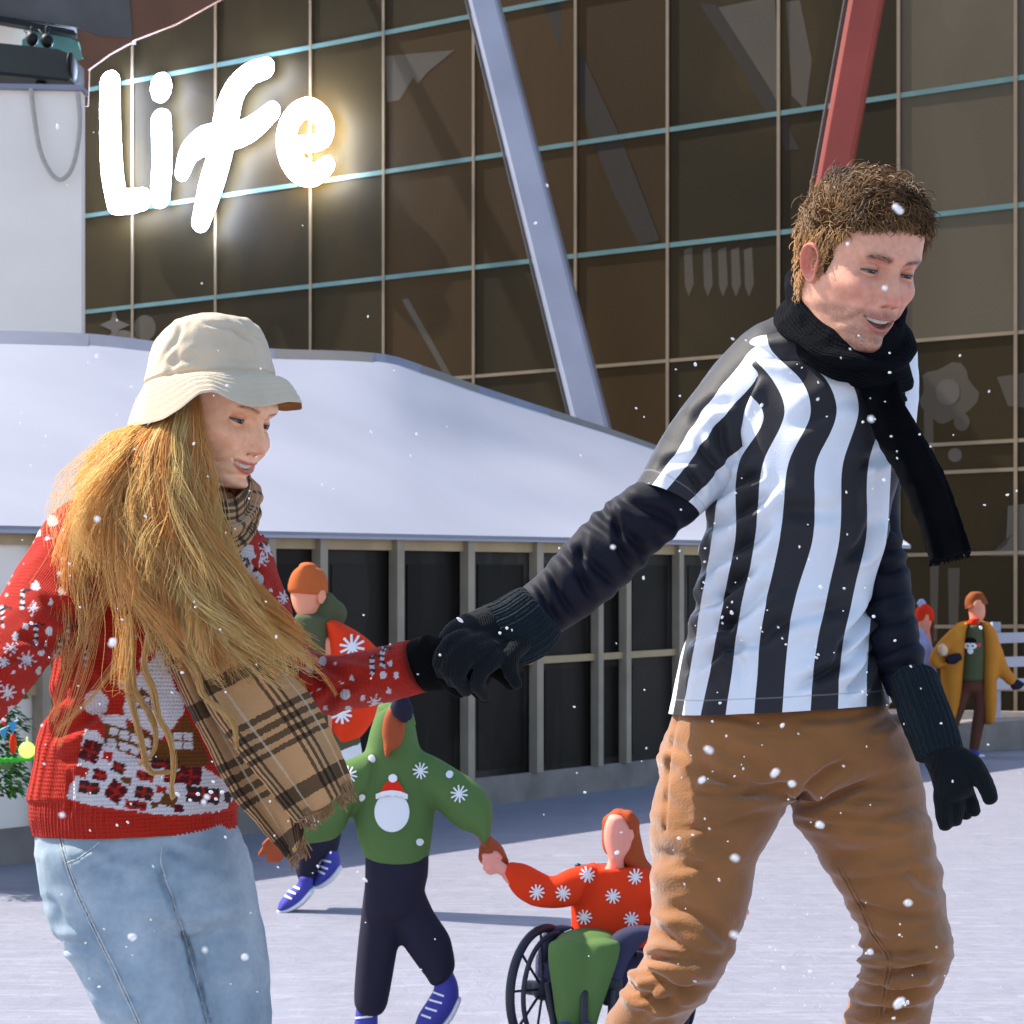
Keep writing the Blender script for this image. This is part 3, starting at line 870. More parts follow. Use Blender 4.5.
def head_mesh(p):
    """a head and neck in its own axes (x right, y forward, z up; eyes at z=0), metres"""
    male = p['male']
    zs = np.concatenate([np.linspace(.1255, .05, 70), np.linspace(.0495, -.117, 270), np.linspace(-.1178, -.20, 46)])
    nA = 300
    a0 = np.linspace(-np.pi, np.pi, nA, endpoint=False)
    a = a0 - .52 * np.sin(a0)              # more points on the face (a=0 is straight ahead)
    j = .84 if male else .84
    yf = interp(zs, [(.126, .0), (.122, .03), (.112, .058), (.09, .084), (.06, .0955), (.035, .0985), (.022, .099), (.008, .0935), (0, .0915), (-.02, .0915), (-.045, .093), (-.06, .0965), (-.072, .0955), (-.082, .0945), (-.092, .090), (-.103, .0925), (-.110, .089), (-.116, .078), (-.121, .058), (-.135, .040), (-.16, .036), (-.2, .036)])
    yb = interp(zs, [(.126, -.002), (.122, -.03), (.112, -.056), (.09, -.083), (.06, -.099), (.03, -.103), (0, -.098), (-.03, -.088), (-.06, -.076), (-.09, -.072), (-.12, -.07), (-.2, -.072)])
    hw = interp(zs, [(.126, .002), (.122, .026), (.112, .046), (.09, .064), (.06, .0745), (.03, .077), (0, .0755), (-.02, .0735), (-.045, .0695 - .004 * male), (-.06, .066 * (1 + j) / 2), (-.075, .0615 * j), (-.09, .054 * j), (-.103, .0455 * j), (-.112, .041 * j), (-.118, .043), (-.13, .049 * j), (-.16, .051 * j), (-.2, .054 * j)])
    Z, A = np.meshgrid(zs, a, indexing='ij')
    yc = interp(zs, [(.126, -.002), (.06, -.006), (0, -.006), (-.06, -.004), (-.1, .0), (-.118, -.01), (-.2, -.018)])[:, None]
    YF, YB, HW = yf[:, None], yb[:, None], hw[:, None]
    ca, sa = np.cos(A), np.sin(A)
    jaw = sstep(-.03, -.1, Z) * sstep(-.122, -.112, Z)
    ex = .93 + .12 * jaw
    X = HW * np.sign(sa) * np.abs(sa) ** (.90 + .1 * jaw)
    Y = yc + np.where(ca > 0, (YF - yc) * np.abs(ca) ** ex, (yc - YB) * -np.abs(ca) ** .95)
    fr = sstep(.0, .35, ca)
    ax = np.abs(X)
    D = np.zeros_like(X)
    s = p.get('smile', 1.)
    # brows, sockets, cheek bones, temples
    D += (.0045 if male else .002) * g2(ax, Z, .028, .021, .020, .008)
    D -= .0125 * g2(ax, Z, .030, .0, .0165, .0115)
    D -= .004 * g2(ax, Z, .014, .002, .006, .012)
    D += .005 * g2(ax, Z, .047, -.025, .018, .016) * (1 + .5 * s)
    D += .0045 * s * g2(ax, Z, .036, -.036, .013, .012)
    D -= .004 * g2(ax, Z, .052, -.07, .014, .016)
    D -= .003 * g2(ax, Z, .064, .012, .012, .018)
    # nose
    nz = interp(Z.ravel(), [(.03, 0), (.014, .001), (.004, .0045), (-.01, .012), (-.024, .0195), (-.034, .025), (-.0395, .0255), (-.045, .0195), (-.050, .006), (-.055, 0), (-.07, 0), (-.3, 0), (.2, 0)]).reshape(Z.shape).clip(0, 1) * p.get('nose', 1.)
    if not male: nz = np.roll(nz, -6, 0) * np.where(Z < -.03, .96, 1)
    nw = interp(Z.ravel(), [(.03, .009), (.004, .0075), (-.015, .009), (-.032, .0115), (-.045, .0125), (-.06, .012), (-.3, .012), (.2, .01)]).reshape(Z.shape)
    if not male: nw = nw * .72; D -= .0035 * g2(ax, Z, 0, -.066, .022, .016); D += .003 * g2(ax, Z, 0, -.104, .014, .009)
    NO = nz * np.exp(-np.abs(ax / nw) ** 2.3)
    D2 = NO + (.0085 if male else .0045) * g2(ax, Z, .0145 if male else .0125, -.0405, .0062, .0075) - .005 * g2(ax, Z, .0075, -.0478, .0042, .0032)
    D -= .0035 * g2(ax, Z, .0215, -.037, .0035, .008)
    # philtrum, chin, fold under the lip
    D -= .0018 * g2(ax, Z, 0, -.057, .004, .007)
    D += (.004 if male else .003) * g2(ax, Z, 0, -.104, .016, .009)
    D -= .0035 * g2(ax, Z, 0, -.0895, .018, .006)
    # nose to mouth furrow
    t = np.clip((-.040 - Z) / .036, 0, 1); fx = .0205 + .0165 * t ** .8
    D -= (.0024 if male else .0018) * s * np.exp(-((ax - fx) / .0036) ** 2) * sstep(-.036, -.046, Z) * sstep(-.086, -.07, Z)
    D += .0030 * s * np.exp(-((ax - fx - .0085) / .007) ** 2) * sstep(-.034, -.046, Z) * sstep(-.084, -.066, Z)
    if male:    # second smile line down the cheek
        fx2 = .046 + .004 * np.sin((Z + .06) * 60)
        D -= .0016 * np.exp(-((ax - fx2) / .0034) ** 2) * sstep(-.038, -.05, Z) * sstep(-.096, -.08, Z)
    # mouth
    h = p['mw']; op = p['open']; q = np.clip(ax / h, 0, 1.2)
    zc = -.0715 + .0075 * s * q ** 2
    zu = zc + (.0026 + .15 * op) * (1 - q ** 2); zl = zc - .85 * op * (1 - q ** 2) - .0004
    inside = sstep(-.0008, .0008, zu - Z) * sstep(-.0008, .0008, Z - zl) * (q < 1)
    lipu = np.exp(-((Z - zu - .0032) / (.0028 if male else .0027)) ** 2) * np.sqrt(np.clip(1 - q ** 2, 0, 1))
    lipl = np.exp(-((Z - zl + .0040) / (.0036 if male else .0034)) ** 2) * np.sqrt(np.clip(1 - q ** 2, 0, 1))
    D += (.0032 * lipu + .0046 * lipl) * (1 - inside) * (.8 if male else .72)
    teeth = inside * sstep(zu - (.0056 if male else .0078) * (1 - .35 * q ** 2) - .0008, zu - (.0056 if male else .0078) * (1 - .35 * q ** 2) + .0008, Z)
    D -= inside * (.0105 - .0052 * teeth)
    D -= .003 * np.exp(-((ax - h - .001) / .003) ** 2 - ((Z - zc) / .003) ** 2)
    D = D * fr
    nx, ny = sa, ca
    X2 = X + nx * D; Y2 = Y + ny * D + D2 * fr
    # slight left/right irregularity
    X2 = X2 - p.get('shear', 0.) * np.clip(Z + .0, -.2, 0) * sstep(-.135, -.11, Z) 
    X2 = X2 + .0012 * vnoise(np.stack([X * 30, Y * 30, Z * 30], -1), 3)
    # ---- colours
    sk = np.array(p['skin']); C = np.tile(sk, (*X.shape, 1)).astype(float)
    def mix(m, c, k=1.):
        nonlocal C
        m = np.clip(m * k, 0, 1)[..., None]; C = C * (1 - m) + np.array(c) * m
    mix(g2(ax, Z, .043, -.032, .022, .018) * fr * (.8 + .4 * vnoise(np.stack([X * 120, Y * 120, Z * 120], -1), 4)), p['blush'], .55)
    mix(g2(X, Z, 0, -.038, .016, .010) * fr, p['blush'], .7)
    mix(g2(ax, Z, .032, -.009, .017, .007) * fr, sk * np.array([.74, .6, .58]), .55)
    mix(g2(ax, Z, .030, .004, .020, .010) * fr, sk * np.array([.78, .66, .63]), .6)
    nn = vnoise(np.stack([X * 900, Y * 900, Z * 900], -1), 11)
    if male:
        st = 1.25 * sstep(-.050, -.060, Z) * sstep(-.13, -.118, Z) * fr * (.75 + .25 * sstep(-.075, -.095, Z))
        st = st * sstep(.078, .04, ax + .25 * np.clip(-.075 - Z, -.1, .04)) * (.6 + .4 * nn)
        mix(st, (.13, .075, .052), .62)
        mix(g2(X, Z, 0, -.0585, .022, .0045) * fr * (.7 + .3 * nn), (.13, .07, .05), .5)
    # brows
    bz = .0205 + (.004 * np.sin(np.clip((ax - .012) / .036, 0, 1) * 2.4)) - (.0055 if male else .0045)
    br = np.exp(-((Z - bz) / (.0046 if male else .0026)) ** 2) * sstep(.009, .015, ax) * sstep(.050, .042, ax) * fr * (.75 + .35 * vnoise(np.stack([X * 500, Y * 0, Z * 1500], -1), 9))
    mix(br, p['brow'], 1.1)
    lm = np.clip(np.maximum(lipu * sstep(0, .0006, Z - zu + .001), lipl * sstep(0, .0006, zl - Z + .001)) * 1.5, 0, 1) * (1 - inside) * fr
    mix(lm, p['lip'], .75 if male else .95)
    mix(inside * fr, (.10, .018, .016), 1)
    mix(np.clip(sstep(zl + .0065, zl + .003, Z), 0, 1) * inside * fr, (.30, .09, .08), .8)
    tc = np.array([.62, .57, .49]) * (1. if male else 1.35)
    gap = np.abs(np.sin(X * np.pi / .0075)) ** .25
    mix(teeth * fr * sstep(1.0, .8, q), tc, .98); mix(teeth * fr * (1 - gap), (.35, .25, .2), .4)
    mix(np.exp(-((ax - .0078) / .0034) ** 2 - ((Z + .0478) / .0022) ** 2) * fr, (.14, .04, .03), .8)
    kz = p.get('lower', 1.)
    G = np.stack([X2, Y2, np.where(Z < -.04, -.04 + (Z + .04) * kz, Z)], -1)
    return G, C, gridF(len(zs), nA, True)


def eye_mesh(p, side):
    """lidded eyeball: x right, y forward; returns local points, faces, colours"""
    n, k = 72, 90
    th = np.linspace(0, np.pi, n); ph = np.linspace(0, 2 * np.pi, k, endpoint=False)
    T, H = np.meshgrid(th, ph, indexing='ij')
    d = np.stack([np.sin(T) * np.cos(H), np.cos(T), np.sin(T) * np.sin(H)], -1)   # pole looks forward
    x, z = d[..., 0], d[..., 2]
    ex = x / .97
    up = p['lid_up'] * np.sqrt(np.clip(1 - ex ** 2, 0, 1)) + .02 * side * x - .10
    lo = -p['lid_lo'] * np.sqrt(np.clip(1 - ex ** 2, 0, 1)) + .02 * side * x - .10
    op = sstep(-.03, .03, up - z) * sstep(-.03, .03, z - lo) * (np.abs(ex) < 1) * (d[..., 1] > 0)
    sk = np.array(p['skin']) * np.array([.93, .85, .83])
    C = np.tile(sk, (*x.shape, 1))
    def mix(m, c):
        nonlocal C
        m = np.clip(m, 0, 1)[..., None]; C = C * (1 - m) + np.array(c) * m
    mix(np.exp(-((z - up - .28) / .05) ** 2) * (np.abs(ex) < .95), sk * .6)
    mix(op, (.30, .25, .23))
    gx, gz = p['gaze']
    r = np.hypot(x - gx, z - gz)
    mix(op * sstep(.47, .42, r), p['iris']); mix(op * sstep(.22, .18, r), (.01, .01, .01))
    mix(op * sstep(.08, .05, np.hypot(x - gx + .12, z - gz - .12)), (.9, .9, .9))  # white glint painted beside the pupil
    lash = np.exp(-((z - up - .05) / (.14 if p['male'] else .15)) ** 2) * (np.abs(ex) < 1.05) * (d[..., 1] > 0)
    mix(lash, p['lash'])
    mix(np.exp(-((z - lo) / .045) ** 2) * (np.abs(ex) < .95) * (d[..., 1] > 0) * .5, p['lash'])
    rad = .0137 + .0004 * (1 - op)
    return (d * rad[..., None]).reshape(-1, 3), gridF(n, k, True), C.reshape(-1, 3)


def ear_mesh(sk, side):
    n, k = 22, 40
    r = np.linspace(0.02, 1, n); t = np.linspace(0, 2 * np.pi, k, endpoint=False)
    Rr, T = np.meshgrid(r, t, indexing='ij')
    z = .031 * Rr * np.sin(T); y = .0175 * Rr * np.cos(T) * (1 + .18 * np.sin(T)) - .004 * Rr * np.sin(T)
    prof = .004 - .006 * np.exp(-((Rr - .35) / .28) ** 2) + .009 * np.exp(-((Rr - .86) / .12) ** 2) - .010 * sstep(.93, 1., Rr)
    lobe = sstep(-.4, -.9, np.sin(T))
    prof = prof * (1 - .7 * lobe) + .003 * lobe + .004 * g2(Rr * np.cos(T), Rr * np.sin(T), .75, -.1, .18, .22)
    x = prof + .004
    back = np.stack([x - .006 - .003 * (1 - Rr), y, z], -1)
    front = np.stack([x, y, z], -1)
    P = np.concatenate([front, back[::-1]])
    C = np.tile(np.array(sk), (2 * n, k, 1))
    dk = np.exp(-((Rr - .4) / .25) ** 2)[..., None] * .35
    C[:n] = C[:n] * (1 - dk) + np.array(sk) * np.array([.7, .35, .3]) * dk
    P = P * np.array([side, 1, 1])
    return P.reshape(-1, 3), gridF(2 * n, k, True), C.reshape(-1, 3)


M_skin = cmat('skin', None, .5, .09, 130, bump=.10, bscale=900, spec=.4, sss=.10)
M_eye = cmat('eye', None, .35, .0, spec=.35)
# =================================================================== the man
GZ = 2.74
man = thing('person', 'man in a black and white striped referee shirt, black scarf and tan trousers, holding hands', 'person', W(800, 1370, 2.74) * [1, 1, 0])
mp_ = dict(male=True, skin=S(222, 162, 134), blush=S(214, 124, 104), lip=S(178, 104, 90), brow=S(62, 38, 24), mw=.0275, open=.0085, smile=1.05, nose=.86, shear=.10,
           lid_up=.10, lid_lo=.20, gaze=(.15, -.16), iris=(.05, .055, .06), lash=(.03, .018, .014))
HSC = .905; HC = W(858, 265, 2.625); HR = rotm(27, 16, 2)
def to_w(P, Hc=HC, Hr=HR, sc=HSC): return np.asarray(P) * sc @ Hr.T + Hc
G, C, F = head_mesh(mp_)
body = M(); body.add(to_w(G.reshape(-1, 3)), F, C.reshape(-1, 3))
# torso, arms and legs under the clothes, one figure
def under(rows, m=20, n=20): P, F_ = lump(rows, m, n); return P, F_
und = [under([(800, 318, 880, 318, 2.72, .05), (770, 352, 898, 352, 2.73, .08), (735, 420, 900, 420, 2.74, .1), (725, 560, 870, 560, 2.74, .09), (700, 690, 860, 690, 2.74, .08), (710, 740, 860, 740, 2.74, .07)]),
       under([(740, 350, 770, 420, 2.73, .045), (660, 460, 700, 495, 2.72, .04), (575, 552, 620, 580, 2.70, .036), (528, 598, 552, 622, 2.68, .028)]),
       under([(880, 350, 905, 360, 2.76, .04), (865, 500, 892, 500, 2.76, .04), (874, 600, 902, 600, 2.72, .035), (893, 672, 922, 672, 2.66, .028)]),
       under([(690, 740, 750, 760, 2.72, .06), (675, 900, 722, 900, 2.70, .04), (668, 960, 705, 965, 2.70, .035), (615, 1080, 645, 1090, 2.76, .03), (575, 1270, 600, 1275, 2.78, .03)]),
       under([(830, 740, 890, 750, 2.75, .06), (866, 890, 915, 890, 2.73, .04), (885, 960, 925, 960, 2.71, .035), (855, 1090, 890, 1090, 2.77, .03), (832, 1270, 862, 1275, 2.80, .03)])]
for P, F_ in und: body.add(P, F_, mp_['skin'])
bo = body.build('body', M_skin, man)
for sd in (1, -1):
    P, F, C = eye_mesh(mp_, sd)
    m = M(); m.add(to_w(P + np.array([sd * .0315, .0697, -.001])), F, C); m.build('eye', M_eye, man)
    P, F, C = ear_mesh(S(226, 150, 128), sd)
    c, s = math.cos(R(24) * sd), math.sin(R(24) * sd)
    P = P @ np.array([[c, s, 0], [-s, c, 0], [0, 0, 1]])
    m = M(); m.add(to_w(P * .95 + np.array([sd * .0735, -.004, -.006])), F, C); m.build('ear', M_skin, man)

# ---- hair: thousands of short curls over a dark cap
def hair_zone(P):
    """how far inside the hair line a head point lies (metres), local axes"""
    x, y, z = np.abs(P[..., 0]), P[..., 1], P[..., 2]
    line = np.where(y > .045, .060 - .018 * sstep(.03, .06, x), np.where(y > .0, .030 + (y / .045) * .014 - .052 * sstep(.045, .012, y) * sstep(.03, .0, y) * 0, 0))
    line = interp(y.ravel(), [(-.2, -.085), (-.07, -.085), (-.045, -.068), (-.025, -.02), (-.01, .005), (.008, -.012), (.018, -.022), (.026, -.018), (.036, .018), (.05, .040), (.075, .058), (.1, .060), (.2, .06)]).reshape(y.shape)
    return z - line + .007 * vnoise(P * 55, 14) + .003 * vnoise(P * 140, 15)
Gl = G
Nh = gnormals(Gl)
hz = hair_zone(Gl)
cap = Gl + Nh * (.005 * sstep(.0, .02, hz) + .003 * fbm(Gl, 60, 3, 3) * sstep(0, .02, hz))[..., None] - Nh * (.004 * (hz < 0))[..., None]
rows = np.where((hz > -.006).any(1))[0]
keep = hz > -.004
Fk = F0 = gridF(Gl.shape[0], Gl.shape[1], True)
keep &= ~((np.abs(Gl[..., 1] + .002) < .026) & (Gl[..., 2] < .022))
kf = keep.ravel()[Fk].all(1)
m = M(); cc = np.tile(np.array(S(58, 38, 24)), (cap.reshape(-1, 3).shape[0], 1)); m.add(to_w(cap.reshape(-1, 3)), Fk[kf], cc)
M_hairm = cmat('hair_brown', None, .42, .0, spec=.45, transl=.18)
M_hcap = cmat('hair_under', S(66, 45, 27), 1., .2, 60, bump=.8, bscale=350, spec=.03)
hair = m.build('hair', M_hcap, man)
g_ = np.random.default_rng(3)
area = np.linalg.norm(np.cross(Gl[1:, :] - Gl[:-1, :], np.roll(Gl, -1, 1)[:-1] - Gl[:-1]), axis=-1)
nearear = (np.abs(Gl[:-1, :, 1] + .004) < .021) & (np.abs(Gl[:-1, :, 2] + .004) < .034)
wgt = (area * (hz[:-1] > 0) * ~nearear).ravel(); wgt /= wgt.sum()
Sn = 12000
idx = g_.choice(len(wgt), Sn, p=wgt); ii, jj = np.unravel_index(idx, area.shape)
root = Gl[ii, jj] + g_.normal(0, .0012, (Sn, 3)); nrm = Nh[ii, jj]
# flow: forward over the top, down the sides and the nape
top = sstep(.03, .09, root[:, 2])
flow = np.stack([root[:, 0] * 4, .55 * top - .15 * (1 - top), -.9 * (1 - top) + .12 * top], 1)
swirl = np.stack([vnoise(root * 30, 5), vnoise(root * 30, 6), vnoise(root * 30, 7)], 1)
dirv = flow + swirl * 1.2 + g_.normal(0, .35, (Sn, 3)); dirv -= nrm * (dirv * nrm).sum(1)[:, None]; dirv /= np.linalg.norm(dirv, axis=1)[:, None] + 1e-6
bi = np.cross(nrm, dirv)
K = 11; t = np.linspace(0, 1, K)[None, :, None]
ln = (g_.uniform(.016, .030, Sn) * (.65 + .5 * top) * sstep(-.005, .03, hz[ii, jj]) + .008)[:, None, None]
lift = (.0028 + .0028 * top)[:, None, None] * (.6 + .7 * g_.random((Sn, 1, 1)) + 2.2 * (g_.random((Sn, 1, 1)) > .97))
curl = (.0018 + .003 * g_.random((Sn, 1, 1))) * (.6 + .6 * top[:, None, None]); phs = (vnoise(root * 55, 8) * 6 + g_.normal(0, .7, Sn))[:, None, None]; fr_ = g_.uniform(3.5, 8, (Sn, 1, 1))
Gs = root[:, None] + dirv[:, None] * ln * t + nrm[:, None] * lift * np.sin(t * np.pi * .62) + curl * t ** .6 * (np.sin(fr_ * t + phs) * bi[:, None] + .7 * np.cos(fr_ * t + phs) * nrm[:, None])
tone = .5 + .5 * vnoise(root * 38, 12) + g_.normal(0, .18, Sn)
side = sstep(.07, .02, root[:, 2]) * sstep(-.2, .5, root[:, 0] * 10)  # side strands paler: sunlight on that side painted into the colour
tone = np.clip(tone * .62 + .5 * side, 0, 1.2)[:, None]
hc = np.array(S(54, 35, 21)) * (1 - tone) + np.array(S(206, 156, 98)) * tone
P, F2, C2, A2 = strands(to_w(Gs), .00075 * np.linspace(1.2, .45, K)[None, :], hc)
m = M(); m.add(P, F2, C2, A2)
m.build('curls', M_hairm, hair)

# ---- referee shirt
SB = [(318, [690, 705, 722, 745, 766, 790, 820, 858, 884, 900, 925]), (348, [690, 706, 722, 747, 770, 797, 826, 862, 888, 906, 930]), (380, [694, 712, 735, 773, 801, 826, 850, 880, 893, 905, 930]),
      (408, [700, 730, 762, 784, 810, 836, 858, 884, 894, 905, 930]), (463, [706, 722, 739, 763, 789, 817, 843, 868, 891, 902, 930]),
      (541, [700, 711, 735, 754, 779, 812, 839, 866, 886, 905, 930]), (607, [690, 700, 722, 741, 765, 793, 824, 850, 872, 905, 930]), (660, [682, 692, 712, 733, 758, 786, 815, 841, 868, 890, 920]), (720, [672, 682, 700, 725, 754, 781, 810, 838, 866, 890, 920])]
SBX = np.array([r[1] for r in SB], float); SBY = np.array([r[0] for r in SB], float)
def stripe_u(px, py):
    """runs through whole numbers at the stripe borders: even..odd black, odd..even white"""
    cols_ = [interp(py.ravel(), [(SBY[k], SBX[k, c]) for k in range(len(SBY))]) for c in range(SBX.shape[1])]
    B = np.stack(cols_, 1); x = px.ravel(); u = np.zeros(len(x))
    for c in range(B.shape[1] - 1):
        w_ = (x >= B[:, c]) & (x < B[:, c + 1]); u[w_] = c + (x[w_] - B[w_, c]) / (B[w_, c + 1] - B[w_, c])
    lo = x < B[:, 0]; u[lo] = (x[lo] - B[lo, 0]) / 22; hi = x >= B[:, -1]; u[hi] = B.shape[1] - 1 + (x[hi] - B[hi, -1]) / 25
    return u.reshape(px.shape)
def shirt_mat():
    m, nt, b = newmat('striped_jersey'); L = nt.links
    at = N_(nt, 'ShaderNodeAttribute', attribute_name='Att'); sp = N_(nt, 'ShaderNodeSeparateXYZ'); L.new(at.outputs['Vector'], sp.inputs[0])
    f = math_(nt, 'FRACT', math_(nt, 'MULTIPLY', math_(nt, 'ADD', sp.outputs[0], 40.), .5))
    k = math_(nt, 'GREATER_THAN', f, .5)
    c = mixc(nt, k, (.019, .018, .022), (.78, .80, .84))
    ln_ = math_(nt, 'GREATER_THAN', sp.outputs[1], .5)
    hem = mixc(nt, math_(nt, 'MULTIPLY', ln_, .35), c, (.25, .26, .28))
    L.new(hem, b.inputs['Base Color']); b.inputs['Roughness'].default_value = .62; b.inputs['Sheen Weight'].default_value = .06; b.inputs['Specular IOR Level'].default_value = .3
    tc = N_(nt, 'ShaderNodeTexCoord'); nb = N_(nt, 'ShaderNodeTexNoise'); nb.inputs['Scale'].default_value = 420; L.new(tc.outputs['Object'], nb.inputs['Vector'])
    bp = N_(nt, 'ShaderNodeBump'); bp.inputs['Strength'].default_value = .12; bp.inputs['Distance'].default_value = .003; L.new(nb.outputs[0], bp.inputs['Height']); L.new(bp.outputs[0], b.inputs['Normal'])
    return m
M_shirt = shirt_mat()
T = loft([(795, 326, 880, 340, 2.72, .055), (766, 332, 900, 345, 2.725, .07), (740, 348, 911, 345, 2.73, .09), (728, 372, 914, 372, 2.74, .105), (722, 420, 913, 416, 2.74, .125), (716, 470, 902, 468, 2.74, .128), (706, 541, 883, 541, 2.74, .122),
          (697, 605, 870, 600, 2.74, .118), (684, 660, 872, 652, 2.74, .128), (671, 714, 889, 702, 2.74, .136)], 260, 300, 2.25)
N = gnormals(T)
T = creases(T, N, [(716, 500, 760, 470, 7, 0.0145), (712, 530, 775, 486, 7, 0.0145), (705, 575, 770, 520, 8, 0.0174), (700, 610, 760, 565, 7, 0.0159), (694, 640, 775, 590, 7, 0.0145), (690, 668, 760, 640, 6, 0.0130), (760, 640, 840, 600, 8, 0.0101), (800, 690, 868, 640, 6, 0.0159), (836, 660, 872, 600, 5, 0.0159), (846, 690, 876, 650, 5, 0.0174),
                 (780, 520, 850, 500, 10, 0.0072), (790, 420, 870, 400, 10, 0.0072), (845, 560, 880, 520, 6, 0.0130), (742, 360, 800, 352, 7, 0.0072), (735, 440, 752, 380, 5, 0.0116), (720, 560, 740, 690, 6, 0.0087), (862, 470, 895, 440, 6, 0.0116)])
T = T + N * (.0055 * fbm(T * np.array([1, 1, .45]), 11, 21, 3) + .0016 * (1 - 2 * np.abs(vnoise(T * np.array([26, 26, 11]) + .5 * vnoise(T * 8, 3)[..., None], 12))) + .0012 * vnoise(T * np.array([40, 40, 18]), 5))[..., None]
px, py = PX(T)
px = px + 1.2 * vnoise(T * 22, 31)
U = stripe_u(px, py); vv = np.linspace(0, 1, 260)[:, None] + 0 * px
A = np.stack([U, (np.abs(vv - .966) < .0022).astype(float), vv], -1)
m = M(); m.add(T.reshape(-1, 3), gridF(260, 300, True), None, A.reshape(-1, 3))
# inner turn of the hem
shirt = m.build('shirt', M_shirt, man)
SL = loft([(772, 318, 800, 430, 2.73, .07), (752, 328, 788, 446, 2.73, .078), (730, 347, 770, 460, 2.73, .080), (708, 374, 750, 474, 2.725, .075), (686, 404, 730, 487, 2.72, .07), (660, 445, 713, 502, 2.715, .066), (634, 486, 698, 515, 2.71, .064)], 130, 150, 2.0, True)
N = gnormals(SL)
SL = creases(SL, N, [(735, 470, 715, 420, 6, .009), (720, 480, 700, 440, 5, .008), (690, 420, 730, 400, 6, .006), (660, 470, 700, 455, 5, .006), (700, 500, 690, 470, 4, .007)])
SL = SL + N * (.003 * fbm(SL, 14, 9, 3))[..., None]
px, py = PX(SL)
rowsL = SL
c = SL.mean(1, keepdims=True); hd = SL[:, :1] - c
tt = ((SL - c) * hd).sum(-1) / ((hd ** 2).sum(-1))       # -1 upper/left edge .. +1 lower/right edge
tab = [(-1.2, 0.), (-.62, 1.), (-.22, 2.), (.47, 3.), (.98, 4.), (1.3, 5.)]
U = np.interp(tt + .05 * np.sin(np.linspace(0, 5, 130))[:, None], [t_[0] for t_ in tab], [t_[1] for t_ in tab])
vv = np.linspace(0, 1, 130)[:, None] + 0 * tt
A = np.stack([np.where(vv > .935, 1.5 + 0 * U, U) * 0 + U, (np.abs(vv - .93) < .004).astype(float), vv], -1)
m = M(); m.add(SL.reshape(-1, 3), gridF(130, 150, True), None, A.reshape(-1, 3)); m.build('sleeve', M_shirt, shirt)
# far sleeve
S2 = loft([(888, 338, 912, 352, 2.75, .05), (880, 380, 917, 380, 2.76, .062), (872, 430, 914, 428, 2.77, .064), (866, 478, 908, 474, 2.775, .062)], 60, 80)
px, py = PX(S2); m = M(); m.add(S2.reshape(-1, 3), gridF(60, 80, True), None, np.stack([stripe_u(px, py), 0 * px, 0 * px], -1).reshape(-1, 3)); m.build('sleeve', M_shirt, shirt)

# ---- navy long sleeves
M_navy = cmat('navy_cotton', S(15, 16, 30), .7, .15, 14, bump=.15, bscale=350, sheen=.0, spec=.25)
def cloth(rows, m_, n_, cre, nse, mat, name, par, e=2.0, full=True, nsc=14, weave=1.):
    Gd = loft(rows, m_, n_, e, full); N = gnormals(Gd)
    if cre: Gd = creases(Gd, N, cre)
    Gd = Gd + N * (nse * fbm(Gd, nsc, hash(name) % 50 if False else len(rows) * 3, 3))[..., None]
    P = capgrid(Gd, 4, True, True, .25)
    k = P.shape[0]
    # lengths as fabric coordinates, metres
    pu = np.linspace(0, 1, n_, endpoint=False)[None] * np.linalg.norm(P - np.roll(P, 1, 1), axis=-1).sum(1)[:, None].mean()
    pv = np.concatenate([[0], np.cumsum(np.linalg.norm(np.diff(P.mean(1), axis=0), axis=1))])[:, None]
    A = np.stack([pu + 0 * pv, pv + 0 * pu, 0 * pu + 0 * pv], -1)
    mm = M(); mm.add(P.reshape(-1, 3), gridF(k, n_, True), None, A.reshape(-1, 3))
    return mm.build(name, mat, par), Gd
cl = lambda x0, y0, x1, y1, w=5, d=.006: (x0, y0, x1, y1, w, d)
cloth([(652, 470, 706, 505, 2.715, .05), (634, 484, 697, 517, 2.71, .054), (611, 499, 681, 530, 2.705, .053), (588, 520, 657, 552, 2.70, .050), (566, 545, 634, 574, 2.69, .047), (540, 574, 600, 604, 2.68, .042), (518, 593, 556, 634, 2.67, .036)], 130, 110,
      [cl(600, 505, 650, 560, 6, .008), cl(590, 520, 640, 575), cl(575, 540, 615, 590, 5, .007), cl(560, 555, 600, 600), cl(620, 495, 680, 530, 6, .008), cl(548, 572, 575, 615, 4, .006), cl(610, 500, 625, 560, 4, .006), cl(580, 535, 585, 590, 4, .005), cl(535, 585, 560, 622, 4, .005)], .0035, M_navy, 'undershirt_sleeve', man)
cloth([(862, 440, 908, 440, 2.775, .045), (858, 500, 899, 500, 2.77, .05), (856, 545, 901, 541, 2.755, .048), (862, 590, 910, 585, 2.73, .046), (868, 640, 919, 634, 2.69, .042), (884, 690, 930, 682, 2.655, .036)], 110, 90,
      [cl(860, 560, 905, 545), cl(862, 575, 908, 562), cl(866, 600, 912, 590), cl(868, 630, 915, 612), cl(872, 655, 922, 640), cl(866, 520, 898, 530), cl(880, 675, 925, 660)], .003, M_navy, 'undershirt_sleeve', man)

